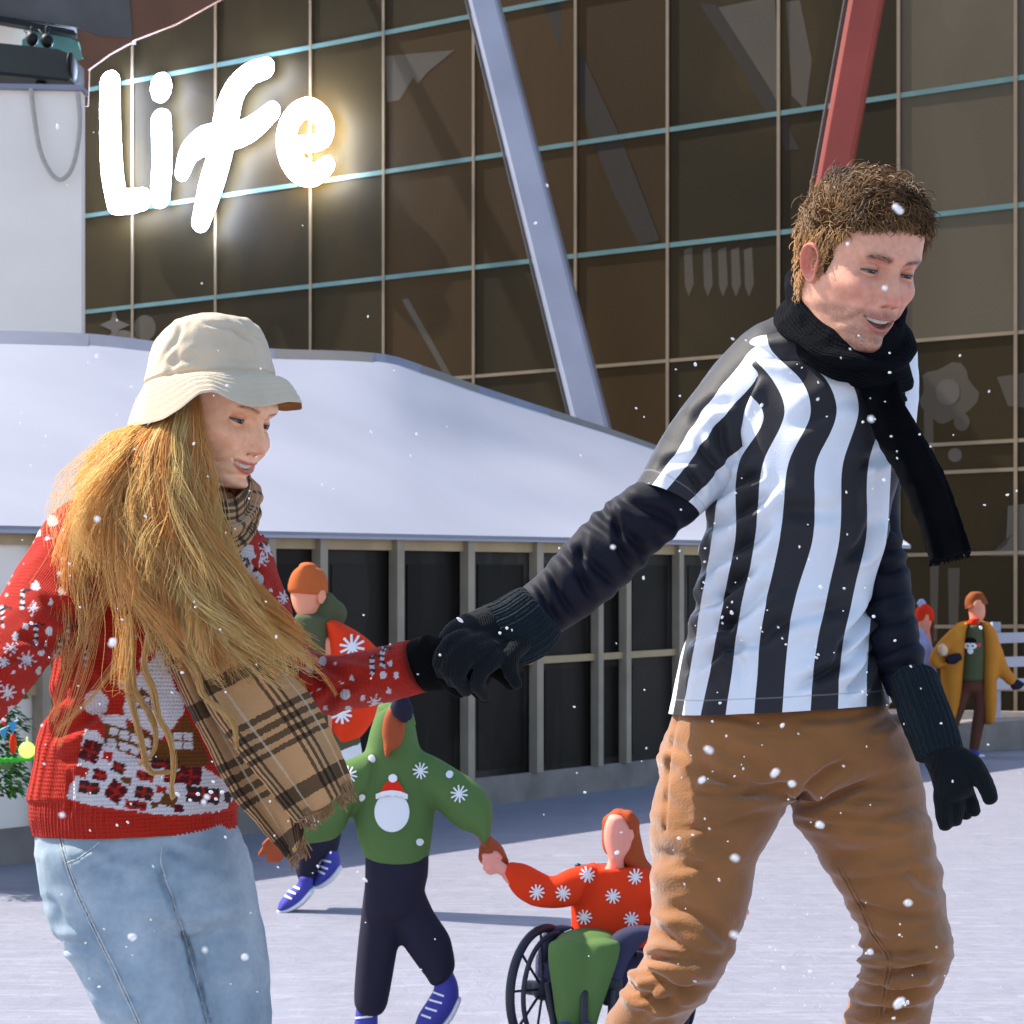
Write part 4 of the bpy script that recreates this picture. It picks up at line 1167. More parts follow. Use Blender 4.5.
# ---- trousers, one skin from waist to ankle
pel = lump([(684, 690, 872, 682, 2.74, .10), (666, 732, 897, 718, 2.74, .115), (655, 765, 913, 752, 2.74, .122), (668, 790, 906, 780, 2.74, .10)], 40, 60, 2.3, True, True, .05)
lg1 = lump([(668, 745, 790, 770, 2.72, .085), (651, 815, 786, 806, 2.715, .098), (652, 862, 757, 862, 2.705, .09), (651, 915, 746, 915, 2.695, .080), (643, 958, 731, 954, 2.685, .075), (620, 996, 714, 986, 2.70, .068), (604, 1024, 683, 1026, 2.72, .062), (580, 1090, 655, 1100, 2.75, .060), (556, 1200, 625, 1208, 2.77, .058), (545, 1290, 612, 1296, 2.78, .055)], 90, 60)
lg2 = lump([(786, 750, 912, 750, 2.75, .095), (791, 806, 924, 806, 2.74, .10), (820, 858, 935, 852, 2.73, .093), (846, 905, 945, 898, 2.715, .080), (863, 942, 951, 937, 2.70, .075), (862, 972, 947, 965, 2.70, .072), (852, 998, 934, 994, 2.72, .066), (844, 1024, 929, 1024, 2.74, .064), (832, 1090, 915, 1092, 2.77, .060), (818, 1200, 890, 1202, 2.79, .058), (815, 1290, 880, 1292, 2.80, .055)], 90, 60)
P, F, N = remesh([pel, lg1, lg2], .0045, 6)
cre = [cl(742, 800, 800, 780, 6, 0.0104), cl(700, 770, 775, 792, 7, 0.0091), cl(790, 800, 850, 760, 5, 0.0117), cl(788, 806, 870, 785, 5, 0.0117), cl(792, 812, 880, 815, 5, 0.0091), cl(720, 740, 780, 785, 8, 0.0078), cl(672, 905, 730, 935, 7, 0.0091), cl(655, 935, 720, 960, 6, 0.0130), cl(640, 958, 712, 965, 5, 0.0130), cl(636, 968, 690, 990, 5, 0.0143), cl(625, 985, 680, 1005, 5, 0.0130), cl(640, 1010, 700, 985, 5, 0.0104),
       cl(664, 985, 636, 1000, 4, 0.0104), cl(850, 930, 905, 945, 6, 0.0091), cl(862, 955, 925, 950, 5, 0.0130), cl(858, 968, 935, 972, 5, 0.0143), cl(850, 985, 925, 990, 5, 0.0130), cl(845, 1005, 915, 1012, 5, 0.0104), cl(900, 870, 944, 890, 7, 0.0065), cl(830, 860, 920, 850, 7, 0.0052), cl(840, 830, 925, 810, 8, 0.0052), cl(870, 730, 905, 700, 6, 0.0078), cl(660, 745, 700, 760, 6, 0.0065), cl(655, 800, 735, 850, 9, 0.0052), cl(652, 850, 720, 880, 9, 0.0065), cl(880, 985, 930, 962, 4, 0.0104), cl(790, 806, 905, 800, 4, .006), cl(795, 815, 900, 835, 4, .006), cl(770, 800, 690, 790, 4, .006), cl(765, 815, 680, 830, 4, .005), cl(740, 850, 670, 870, 4, .004), cl(690, 715, 760, 722, 4, .004), cl(800, 722, 880, 712, 4, .004), cl(850, 905, 930, 915, 4, .006), cl(845, 880, 925, 872, 4, .004)]
P = creases(P, N, cre)
P = P + N * (.0030 * fbm(P * np.array([1, 1, 1.6]), 15, 5, 3) + .0012 * vnoise(P * np.array([30, 30, 75]), 8) + .0024 * (1 - 2 * np.abs(vnoise(P * np.array([8, 8, 52]) + .6 * vnoise(P * 9, 2)[:, None], 6))) * sstep(-.1, .4, vnoise(P * 7, 77)))[..., None]
x, y = PX(P)
# seam and pocket stitching pressed in as thin grooves
for (x0, y0, x1, y1) in ((677, 712, 668, 760), (668, 760, 664, 830), (664, 712, 656, 770), (884, 700, 912, 742)):
    t = np.clip(((x - x0) * (x1 - x0) + (y - y0) * (y1 - y0)) / ((x1 - x0) ** 2 + (y1 - y0) ** 2), 0, 1)
    dd = np.hypot(x - x0 - t * (x1 - x0), y - y0 - t * (y1 - y0)); P = P - N * (.004 * np.exp(-(dd / 1.7) ** 2) * (N[:, 1] < .2))[:, None]
M_tan = cmat('tan_corduroy', S(146, 96, 52), .8, .16, 9, bump=.28, bscale=260, sheen=.45, spec=.15)
trs = mk('trousers', P, F, M_tan, man, None, np.stack([P[:, 0] * 1.0, P[:, 2], 0 * P[:, 0]], 1))
bt = M()      # inseam down the right leg: a raised double seam
for o_ in (0, 3.):
    q = []
    bv = None
seam_b = bvh_of([trs])
sm = M()
for off_ in (0, 4):
    pts = catmull(np.array([(838 + off_, 868), (858 + off_, 905), (872 + off_, 935), (886 + off_, 958), (884 + off_, 985), (878 + off_, 1024)], float), 30)
    Q = np.array([ontop(seam_b, a_, b_, .0008, 2.65)[0] for a_, b_ in pts]); sm.tube(Q, .0011, 6)
sm.build('seam', M_tan, trs)

# ---- scarf
M_scarf = cmat('black_wool', (.006, .007, .009), 1., .2, 25, bump=.8, bscale=220, spec=.06, weave=('rib', 110.))
def tuck(Gd):
    """roll the upper edge of a wrap inwards and down so that the neck opening stays open"""
    c = Gd[0].mean(0); add = []
    for s_, dz in ((.76, -.05), (.82, -.02), (.88, .0), (.94, .006)):
        add.append(c + (Gd[0] - c) * s_ + np.array([0, 0, dz]))
    return np.concatenate([np.array(add), Gd])
def scarf_loop(rows, m_, n_, name, par, mat, folds=5, amp=.006, drop=.05):
    Gd = loft(rows, m_, n_, 2.2); v = np.linspace(0, 1, m_)[:, None]
    yc_ = Gd[..., 1].mean(1, keepdims=True); Gd[..., 2] += drop * (1 - v) ** .8 * np.clip((Gd[..., 1] - yc_) / .1, -1, 1)
    N = gnormals(Gd)
    ang = np.arange(n_)[None] / n_ * 2 * np.pi
    Gd = Gd + N * (amp * np.sin(folds * 2 * np.pi * (v + .08 * np.sin(ang * 1.0 + .6) + .03 * np.sin(ang * 3))) + .006 * fbm(Gd, 16, 5, 3))[..., None]
    Gd = tuck(Gd); P = capgrid(Gd, 5, False, True, .2); k = P.shape[0]
    A = np.stack(np.broadcast_arrays(np.linspace(0, 1, k)[:, None] * .2, ang / 6.28 * .5, 0 * ang), -1)
    mm = M(); mm.add(P.reshape(-1, 3), gridF(k, n_, True), None, A.reshape(-1, 3)); return mm.build(name, mat, par)
scf = scarf_loop([(800, 268, 902, 306, 2.69, .085), (792, 282, 906, 316, 2.685, .10), (783, 300, 909, 330, 2.685, .110), (777, 318, 910, 348, 2.69, .112), (782, 334, 906, 374, 2.70, .106), (806, 352, 903, 388, 2.70, .10), (838, 376, 896, 400, 2.69, .085), (862, 396, 890, 410, 2.66, .05)], 120, 150, 'scarf', man, M_scarf, 4, .006, .085)
def ribbon(path, m_, n_, thick, name, par, mat, wave=.004, col=None, wsc=3.):
    """a flat woven length: path rows (Lx,Ly,Rx,Ry,d[,thickness])"""
    Gd = loft([(*r[:5], thick) for r in path], m_, n_, 3.0, True); N = gnormals(Gd)
    v = np.linspace(0, 1, m_)[:, None]; ang = np.arange(n_)[None] / n_ * 2 * np.pi
    Gd = Gd + np.array([0, 1., 0]) * (wave * np.sin(np.cos(ang) * wsc * 2.2 + v * 4) + wave * .6 * fbm(Gd, 12, 4, 2))[..., None]
    Gd = Gd + N * (.0015 * fbm(Gd, 60, 3, 2))[..., None]
    P = capgrid(Gd, 3, True, True, .1); k = P.shape[0]
    A = np.stack(np.broadcast_arrays(np.cos(np.concatenate([ang] * k)) * .5 + .5, np.linspace(0, 1, k)[:, None] + 0 * ang, np.sign(np.sin(ang)) + 0 * np.linspace(0, 1, k)[:, None]), -1)
    mm = M(); mm.add(P.reshape(-1, 3), gridF(k, n_, True), col(A) if col else None, A.reshape(-1, 3)); return mm.build(name, mat, par)
ribbon([(858, 384, 900, 384, 2.63), (863, 404, 902, 400, 2.60), (878, 440, 916, 424, 2.585), (898, 476, 936, 456, 2.57), (915, 515, 954, 500, 2.56), (930, 561, 970, 551, 2.55)], 90, 60, .016, 'scarf_end', scf, M_scarf, .004)
fr = M()
for k in range(26):
    t = k / 25; x = 931 + 39 * t; y = 561 - 10 * t
    fr.tube(ppath([(x, y - 2, 2.55), (x + g_.normal(0, .8), y + 2, 2.55), (x + g_.normal(0, 1.5), y + 5, 2.55)], 5), .0013, 4)
fr.build('fringe', M_scarf, scf)

# ---- gloves
M_glove = cmat('glove_knit', S(12, 18, 22), .9, .2, 30, bump=.55, bscale=260, spec=.2, weave=('rib', 150.), sheen=.05)
M_cuff = cmat('glove_cuff', S(18, 30, 36), .9, .18, 30, bump=.9, bscale=200, spec=.2, weave=('rib', 95.), sheen=.05)
def glove(parts, name, par, mat, vox=.0028):
    pcs = []
    for kind, a_ in parts:
        if kind == 'l': pcs.append(lump(a_, 30, 30, 2.2, True, True, .4, True))
        else:
            pts = np.array(a_, float); pth = catmull(pts, 18); Pw = W(pth[:, 0], pth[:, 1], pth[:, 2]); pcs.append(tube_arrays(Pw, pth[:, 3] * pth[:, 2] / FOC, 14, True))
    P, F, N = remesh(pcs, vox, 3)
    P = P + N * (.0010 * fbm(P, 60, 4, 3))[:, None]
    return mk(name, P, F, mat, par, None, np.stack([P[:, 0] + P[:, 1] * .4, P[:, 2], 0 * P[:, 0]], 1))
# hand holding hers: palm over her hand, four fingers closed round it, thumb along the front
glove([('l', [(506, 598, 545, 650, 2.665, .034), (482, 607, 520, 663, 2.65, .033), (462, 615, 492, 668, 2.64, .031), (447, 624, 472, 668, 2.635, .026), (440, 634, 455, 662, 2.635, .018)]),
       ('t', [(476, 640, 2.62, 9.5), (458, 640, 2.60, 10.5), (447, 650, 2.595, 10), (441, 662, 2.605, 9.0), (444, 672, 2.62, 8)]),
       ('t', [(488, 640, 2.62, 9.5), (468, 646, 2.595, 10.5), (456, 656, 2.585, 10), (449, 669, 2.595, 9.0), (453, 680, 2.61, 8)]),
       ('t', [(500, 646, 2.62, 9), (480, 652, 2.595, 10), (464, 662, 2.583, 9.5), (458, 677, 2.592, 8.5), (466, 690, 2.61, 7.2)]),
       ('t', [(512, 652, 2.63, 8), (496, 660, 2.60, 9), (483, 670, 2.588, 8.5), (478, 684, 2.595, 7.5), (485, 696, 2.61, 6.2)]),
       ('t', [(525, 640, 2.63, 11), (512, 654, 2.61, 10), (510, 668, 2.605, 8.5), (514, 679, 2.605, 7), (517, 684, 2.605, 6.2)])], 'glove', man, M_glove)
def cuffo(rows, name, par, mat, lines=26, e=2.0):
    Gd = loft(rows, 70, 208, e, True); N = gnormals(Gd); ang = np.arange(208)[None] / 208 * 2 * np.pi
    Gd = Gd + N * (.0017 * np.abs(np.sin(ang * lines)) + .0015 * fbm(Gd, 22, 6, 2))[..., None]
    P = capgrid(Gd, 4, True, True, .15); k = P.shape[0]
    mm = M(); mm.add(P.reshape(-1, 3), gridF(k, 208, True), None, np.stack(np.broadcast_arrays(ang * .02, np.linspace(0, .1, k)[:, None], 0 * ang), -1).reshape(-1, 3)); return mm.build(name, mat, par)
cuffo([(522, 588, 560, 634, 2.665, .043), (516, 590, 558, 640, 2.665, .045), (505, 596, 549, 652, 2.66, .044), (494, 603, 536, 660, 2.655, .041), (484, 607, 516, 666, 2.65, .036)], 'glove_cuff', man, M_cuff)
# free hand, open, fingers spread a little
glove([('l', [(918, 745, 960, 742, 2.60, .030), (926, 765, 966, 757, 2.595, .031), (933, 785, 972, 772, 2.59, .029), (937, 800, 972, 792, 2.585, .024)]),
       ('t', [(945, 785, 2.585, 10.5), (943, 802, 2.58, 9.8), (944, 816, 2.575, 8.8), (945, 825, 2.575, 7.6)]),
       ('t', [(953, 782, 2.59, 10), (954, 800, 2.585, 9.6), (956, 812, 2.58, 8.8), (955, 820, 2.58, 8)]),
       ('t', [(960, 778, 2.595, 10), (966, 794, 2.595, 9.4), (971, 804, 2.59, 8.4), (974, 811, 2.59, 7.2)]),
       ('t', [(950, 780, 2.60, 9.5), (957, 793, 2.605, 9), (963, 806, 2.61, 8), (966, 814, 2.61, 7)]),
       ('t', [(955, 755, 2.585, 12), (970, 764, 2.575, 11.5), (982, 779, 2.57, 10), (988, 791, 2.57, 9), (990, 798, 2.57, 8)])], 'glove', man, M_glove)
cuffo([(889, 682, 934, 676, 2.645, .041), (892, 690, 938, 682, 2.64, .043), (899, 712, 947, 706, 2.625, .042), (908, 735, 956, 730, 2.61, .040), (917, 758, 961, 750, 2.60, .034)], 'glove_cuff', man, M_cuff)

# ---- skates, below the picture but on the ice
M_boot = cmat('skate_leather', S(30, 30, 34), .4, .1, 20, bump=.1, bscale=120)
M_steel = cmat('skate_steel', S(170, 172, 176), .25, .05, 20, metal=.9)
def skate(ax, ay, yaw, par, mat, sc=1.0):
    """boot, sole and blade standing on the ice under ankle (ax,ay world)"""
    c, s = math.cos(yaw), math.sin(yaw); Q = np.array([[c, -s, 0], [s, c, 0], [0, 0, 1]])
    o = np.array([ax, ay, 0])
    pl = lambda P: (np.asarray(P, float) * sc) @ Q.T + o
    secs = [(-.09, .10, .03, .045), (-.07, .10, .036, .055), (0, .095, .037, .05), (.07, .08, .042, .036), (.13, .072, .038, .028), (.165, .068, .026, .02)]
    sec = catmull(np.array(secs), 24); a_ = np.linspace(0, 2 * np.pi, 24, endpoint=False)
    Gd = np.stack([np.stack([np.full(24, r[0]), r[2] * np.cos(a_), r[1] + r[3] * np.sin(a_)], -1) for r in sec])
    m = M(); P = capgrid(Gd, 4); m.add(pl(P.reshape(-1, 3)), gridF(P.shape[0], 24, True))
    sh = np.stack([np.stack([-.035 + (.05 - .012 * k) * np.cos(a_), (.043 - .002 * k) * np.sin(a_), np.full(24, .09 + .05 * k)], -1) for k in range(4)]); P = capgrid(sh, 4); m.add(pl(P.reshape(-1, 3)), gridF(P.shape[0], 24, True))
    b = m.build('boot', mat, par)
    m = M(); m.add(pl([(x_, y_, z_) for x_ in (-.12, .17) for y_ in (-.002, .002) for z_ in (.0, .03)]), [[0, 1, 3, 2], [4, 6, 7, 5], [0, 4, 5, 1], [2, 3, 7, 6], [0, 2, 6, 4], [1, 5, 7, 3]])
    for xx in (-.06, .09): m.add(pl([(xx + dx, dy, z_) for dx in (-.02, .02) for dy in (-.008, .008) for z_ in (.025, .055)]), [[0, 1, 3, 2], [4, 6, 7, 5], [0, 4, 5, 1], [2, 3, 7, 6], [0, 2, 6, 4], [1, 5, 7, 3]])
    m.build('blade', M_steel, b, False)
for (x_, d_) in ((583, 2.78), (845, 2.80)):
    w = W(x_, 640, d_); skate(w[0], w[1], R(-35), man, M_boot)
# =================================================================== the woman
wom = thing('person', 'woman with long blonde hair in a cream bucket hat and red patterned sweater', 'person', W(150, 1370, 2.72) * [1, 1, 0])
wp = dict(male=False, skin=S(255, 198, 158), blush=S(252, 166, 130), lip=S(206, 96, 80), brow=S(128, 82, 48), mw=.027, open=.0062, smile=1.1, nose=.98, lower=.82,
          lid_up=.12, lid_lo=.24, gaze=(.12, -.16), iris=(.07, .075, .07), lash=(.03, .016, .012))
WHC = W(212, 409, 2.69); WHR = rotm(61, 14, 4); WHS = .90
def ww(P): return np.asarray(P) * WHS @ WHR.T + WHC
G, C, F = head_mesh(wp)
sq_ = 1 - .24 * sstep(.028, .06, G[..., 2]); G[..., 0] *= sq_; G[..., 1] = (G[..., 1] + .01) * sq_ - .01; G[..., 2] = np.where(G[..., 2] > .05, .05 + (G[..., 2] - .05) * .75, G[..., 2])   # flattened under the hat
WG = G
body = M(); body.add(ww(G.reshape(-1, 3)), F, C.reshape(-1, 3))
for rows in ([(175, 490, 235, 500, 2.71, .04), (130, 530, 250, 535, 2.72, .07), (90, 620, 255, 620, 2.72, .08), (85, 700, 235, 700, 2.72, .08), (80, 800, 215, 800, 2.72, .07), (90, 850, 205, 850, 2.72, .06)],
             [(100, 530, 120, 590, 2.68, .04), (10, 615, 30, 655, 2.58, .03), (-90, 740, -70, 765, 2.47, .024)],
             [(245, 560, 265, 600, 2.72, .035), (300, 660, 305, 695, 2.70, .033), (395, 655, 400, 685, 2.66, .026)],
             [(90, 850, 140, 860, 2.72, .05), (115, 960, 180, 975, 2.71, .04), (150, 1100, 200, 1110, 2.73, .03), (165, 1270, 195, 1275, 2.75, .025)],
             [(185, 850, 220, 850, 2.74, .05), (215, 960, 250, 960, 2.74, .04), (232, 1100, 265, 1100, 2.76, .03), (240, 1270, 268, 1275, 2.78, .025)]):
    P, F_ = lump(rows, 20, 20); body.add(P, F_, wp['skin'])
body.build('body', M_skin, wom)
for sd in (1, -1):
    P, F, C = eye_mesh(wp, sd); m = M(); m.add(ww(P + np.array([sd * .0315, .0700, -.001])), F, C); m.build('eye', M_eye, wom)
    P, F, C = ear_mesh(wp['skin'], sd); c, s = math.cos(R(16) * sd), math.sin(R(16) * sd)
    P = P @ np.array([[c, s, 0], [-s, c, 0], [0, 0, 1]])
    m = M(); m.add(ww(P + np.array([sd * .0745, -.012, -.006])), F, C); m.build('ear', M_skin, wom)

# ---- bucket hat
M_hat = cmat('hat_cotton', S(214, 196, 168), .85, .07, 16, bump=.25, bscale=420, spec=.15, sheen=.1)
M_hatin = cmat('hat_underside_shade', S(150, 108, 66), .9, .1, 20, bump=.2, bscale=400, spec=.1)  # brim underside browned in colour for its shade and bounce from the face
hat = M()
HG = loft([(222, 321, 228, 320, 2.69, .006), (190, 320, 246, 321, 2.69, .055), (172, 327, 256, 325, 2.69, .078), (160, 339, 263, 334, 2.69, .09), (152, 356, 268, 348, 2.69, .096), (147, 374, 273, 364, 2.69, .10), (144.5, 390, 276.5, 378, 2.69, .103)], 120, 200)
N = gnormals(HG)
HG = creases(HG, N, [(182, 322, 166, 360, 2.6, .0028), (205, 322, 235, 332, 2.6, .003), (228, 324, 252, 342, 2.4, .0035), (240, 322, 258, 338, 2.2, .003), (165, 366, 200, 352, 4, .002), (195, 368, 262, 352, 7, .0018), (176, 340, 172, 380, 4, .0018)])
HG = HG + N * (.0035 * fbm(HG, 22, 3, 3) * sstep(1, .8, np.linspace(0, 1, 120))[:, None])[..., None]
seam = np.exp(-((np.linspace(0, 1, 120) - .965) / .012) ** 2)[:, None, None]
HG = HG - N * seam * .003
seam2 = np.exp(-((np.linspace(0, 1, 120) - .30) / .012) ** 2)[:, None, None]
HG = HG - N * seam2 * .0025
hat.add(HG.reshape(-1, 3), gridF(120, 200, True))
# brim: outer edge by bearing (0 = picture right, 90 = away, 270 = towards the camera)
bt = np.array([(0, 301.5, 400, 0.), (25, 302, 407, .05), (50, 284, 409, .10), (90, 215, 396, .135), (140, 150, 404, .09), (165, 130, 420, .03), (180, 127, 423.5, 0), (200, 142, 422, -.06), (217, 163, 417, -.10), (233, 182, 405, -.125), (250, 199, 391, -.14), (268, 214, 389, -.145), (284, 232, 398, -.14), (300, 248, 404, -.12), (318, 266, 404, -.09), (340, 288, 399, -.045), (360, 301.5, 400, 0.)])
ang = np.arange(200) / 200 * 360
bx_, by_, bd = (np.interp(ang, bt[:, 0], bt[:, k]) for k in (1, 2, 3))
def circ(v, k=5):
    for _ in range(k): v = (np.roll(v, 1) + 2 * v + np.roll(v, -1)) / 4
    return v
bx_, by_, bd = circ(bx_), circ(by_), circ(bd)
outer = W(bx_, by_, 2.69 + bd)
# match the crown's ring order: its angle runs right -> towards camera -> left
base_r = HG[-1]; order = (-np.arange(200)) % 200
outer = outer[order]
t = np.linspace(0, 1, 44)[:, None, None]
BR = base_r[None] * (1 - t) + outer[None] * t
BR[..., 2] += .010 * np.sin(t[..., 0] * np.pi) * 1.0
BR[..., 2] += .0009 * np.sin(t[..., 0] * 2 * np.pi * 8)        # rows of stitching
hat.add(BR.reshape(-1, 3), gridF(44, 200, True))
edge = BR[-1]; LB = BR[::-1].copy(); LB[..., 2] -= .0035
ED = np.stack([edge, edge + (edge - base_r) * .012 - [0, 0, .0018], LB[0]])
hat.add(ED.reshape(-1, 3), gridF(3, 200, True))
hat.add(LB.reshape(-1, 3), gridF(44, 200, True), mi=1)
P, F, C, A, mi = hat.arr(); mk('bucket_hat', P, F, [M_hat, M_hatin], wom, C, A, True, mi)

# ---- sweater
RED = np.array(S(180, 40, 24)); WHT = np.array(S(214, 210, 212)); BRW = np.array(S(112, 66, 26)); DKR = np.array(S(92, 20, 30)); DKB = np.array(S(58, 40, 40)); OLV = np.array(S(60, 62, 46))
def inpoly(x, y, poly):
    p = np.asarray(poly, float); ins = np.zeros(x.shape, bool); k = len(p)
    for i in range(k):
        x0, y0 = p[i]; x1, y1 = p[(i + 1) % k]
        c = ((y0 > y) != (y1 > y)) & (x < (x1 - x0) * (y - y0) / (y1 - y0 + 1e-9) + x0); ins ^= c
    return ins
def rrect(x, y, cx, cy, w_, h_, a): c, s = math.cos(a), math.sin(a); u = (x - cx) * c + (y - cy) * s; v = -(x - cx) * s + (y - cy) * c; return (np.abs(u) < w_ / 2) & (np.abs(v) < h_ / 2)
Z6 = lambda pts: [(30 + a_ * .2246, 640 + b_ * .2246) for a_, b_ in pts]
Z1 = lambda pts: [(a_ * .3516, 300 + b_ * .3516) for a_, b_ in pts]
gd = np.random.default_rng(21)
def flakes(n, x0, x1, y0, y1):
    L_ = []
    while len(L_) < n:
        q = (gd.uniform(x0, x1), gd.uniform(y0, y1), gd.uniform(1.2, 4.6) * (1 if gd.random() > .3 else 1.35), gd.uniform(.9, 1.6), gd.random())
        if all(math.hypot(q[0] - r_[0], q[1] - r_[1]) > q[2] * 1.2 + r_[2] * 1.2 + 3 for r_ in L_): L_.append(q)
    return L_
FL_T = flakes(64, 60, 290, 500, 720); FL_L = flakes(145, -70, 135, 490, 720); FL_R = flakes(112, 255, 428, 540, 722)
def put_flakes(C, x, y, L_):
    for (fx, fy, r_, asp, k) in L_:
        C[np.hypot((x - fx) * asp, (y - fy)) < r_] = WHT
        if k > .8:
            for a_ in range(4):
                C[rrect(x, y, fx, fy, r_ * 5.2, 1.5, a_ * math.pi / 4 + k)] = WHT
        elif k < .16:                                         # little candy cane
            for q in range(6):
                C[rrect(x, y, fx, fy + q * 3.2, 4.2, 3.2, .2)] = WHT if q % 2 else DKB
            C[rrect(x, y, fx + 5, fy - 2, 8, 2.6, .2)] = DKB
def knit(x, y, s=1.5):
    j = vnoise(np.stack([x / 3, y / 3, 0 * x], -1), 2) * .8
    return np.round((x + j) / s) * s, np.round((y + j) / s) * s
def torso_cols(x, y):
    x, y = knit(x, y)
    C = np.tile(RED, (*x.shape, 1))
    put_flakes(C, x, y, FL_T)
    # white chest figures at the right shoulder
    for pl in (Z1([(650, 690), (690, 670), (720, 760), (765, 870), (770, 930), (745, 990), (700, 960), (690, 860), (660, 760)]), Z1([(690, 690), (722, 700), (726, 730), (700, 745)])): C[inpoly(x, y, pl)] = WHT
    for (cx, cy) in ((735, 790), (715, 830), (740, 850), (700, 745), (720, 890), (680, 735)): C[np.hypot(x - cx * .3516, (y - 300 - cy * .3516) * .7) < 3.2] = OLV
    for q in range(6): C[rrect(x, y, 245 + q * 3.2, 563 + q * 2.6, 3, 6, .7)] = DKB if q % 2 else WHT
    # scene on the front: snow, house, parcels
    C[inpoly(x, y, Z6([(245, 395), (300, 400), (345, 470), (560, 560), (760, 560), (890, 640), (905, 700), (870, 760), (650, 785), (250, 735), (160, 700), (205, 600)]))] = WHT
    C[inpoly(x, y, Z6([(325, 360), (470, 385), (600, 455), (690, 330), (740, 400), (800, 540), (760, 570), (560, 575), (530, 535), (335, 470)]))] = BRW
    C[inpoly(x, y, Z6([(580, 30), (535, 100), (450, 190), (415, 290), (425, 350), (520, 400), (565, 445), (615, 420), (680, 330), (690, 280), (640, 200), (600, 90)]))] = WHT
    C[inpoly(x, y, Z6([(300, 330), (430, 330), (430, 395), (330, 370)]))] = WHT
    for i in range(4):
        for j in range(2):
            cx, cy = 368 + i * 50 + j * -3, 403 + j * 52 + i * 17; C[inpoly(x, y, Z6([(cx - 20, cy - 20), (cx + 20, cy - 10), (cx + 20, cy + 26), (cx - 20, cy + 16)]))] = WHT
    for i in range(2):
        for j in range(2): cx, cy = 655 + i * 47, 432 + j * 40; C[inpoly(x, y, Z6([(cx - 20, cy - 16), (cx + 20, cy - 16), (cx + 20, cy + 16), (cx - 20, cy + 16)]))] = WHT
    C[inpoly(x, y, Z6([(450, 255), (500, 215), (545, 260), (545, 310), (455, 305)]))] = BRW
    for i in range(3):
        for j in range(2): C[rrect(x, y, 30 + (473 + i * 25) * .2246, 640 + (262 + j * 26) * .2246, 4.0, 4.2, 0)] = WHT
    C[np.hypot(x - 96, y - 703) < 12.5] = WHT
    for (cx, cy, w_, h_, a_, cc) in ((270, 495, 82, 95, .35, DKR), (345, 517, 44, 38, .2, RED), (232, 588, 50, 48, .3, RED), (312, 602, 62, 48, .2, DKR), (265, 657, 90, 54, .12, DKB), (382, 675, 78, 86, .6, DKR), (393, 568, 60, 46, .4, DKB), (428, 625, 48, 30, .3, BRW),
                                     (508, 680, 82, 58, .2, DKB), (470, 735, 96, 40, .15, RED), (555, 733, 36, 28, .1, BRW), (585, 665, 46, 28, .1, RED), (620, 712, 68, 58, .3, BRW), (665, 750, 36, 28, 0, DKR), (515, 605, 76, 44, .15, RED), (640, 610, 84, 56, .1, DKR), (715, 605, 96, 80, .1, DKR), (600, 555, 120, 44, .1, DKB), (770, 690, 150, 70, .1, DKB), (880, 700, 30, 50, .2, DKB)):
        px_, py_ = 30 + cx * .2246, 640 + cy * .2246
        C[rrect(x, y, px_, py_, w_ * .2246, h_ * .2246, a_)] = cc
        if w_ > 55 and cc is not BRW: C[rrect(x, y, px_, py_, 2.4, h_ * .2246, a_) | rrect(x, y, px_, py_, w_ * .2246, 2.3, a_)] = RED * .9 if cc is not RED else DKB
    # plain side panel, ribbed hem
    side = x < np.interp(y, [560, 640, 726, 775, 800, 860], [40, 62, 85, 76, 64, 62]); C[side] = RED * 1.05
    hem = y > np.interp(x, [33, 66, 86, 130, 176, 205, 240], [800, 798, 804, 811, 816, 814, 806]); C[hem] = RED
    return C
M_knit = cmat('red_knit', None, .85, .06, 30, bump=.55, bscale=330, spec=.12, weave=('knit', 150.), sheen=.08)
SW = loft([(172, 488, 236, 506, 2.70, .06), (140, 500, 250, 518, 2.71, .08), (108, 520, 262, 540, 2.715, .09), (84, 560, 272, 575, 2.72, .10), (66, 610, 280, 620, 2.72, .108), (56, 660, 280, 665, 2.72, .11), (50, 705, 268, 705, 2.72, .108), (38, 740, 254, 740, 2.72, .106), (34, 775, 245, 775, 2.72, .108), (32, 812, 238, 806, 2.72, .112), (34, 834, 238, 828, 2.72, .108)], 360, 420, 2.2)
N = gnormals(SW)
SW = creases(SW, N, [cl(60, 700, 100, 680, 6, .008), cl(52, 740, 110, 700, 7, .009), cl(60, 760, 120, 735, 6, .006), cl(45, 720, 80, 660, 6, .008), cl(66, 815, 74, 770, 3, .004), cl(120, 760, 190, 745, 8, .004), cl(240, 560, 275, 610, 6, .006), cl(90, 640, 130, 690, 7, .006)])
x, y = PX(SW)
hem = sstep(0, 4, y - np.interp(x, [33, 66, 86, 130, 176, 205, 240], [800, 798, 804, 811, 816, 814, 806]))
uu = np.arange(420)[None] / 420 * 2 * np.pi + 0 * x
SW = SW + N * (.004 * fbm(SW, 13, 6, 3) - .004 * hem + .0016 * hem * np.abs(np.sin(uu * 60)) + .0009 * (1 - hem) * np.abs(np.sin(uu * 105)) * sstep(100, 50, x))[..., None]
C = torso_cols(*PX(SW))
pv = np.linspace(0, .52, 360)[:, None] + 0 * x
m = M(); m.add(SW.reshape(-1, 3), gridF(360, 420, True), C.reshape(-1, 3), np.stack([uu * .13, pv, 0 * pv], -1).reshape(-1, 3))
swt = m.build('sweater', M_knit, wom)
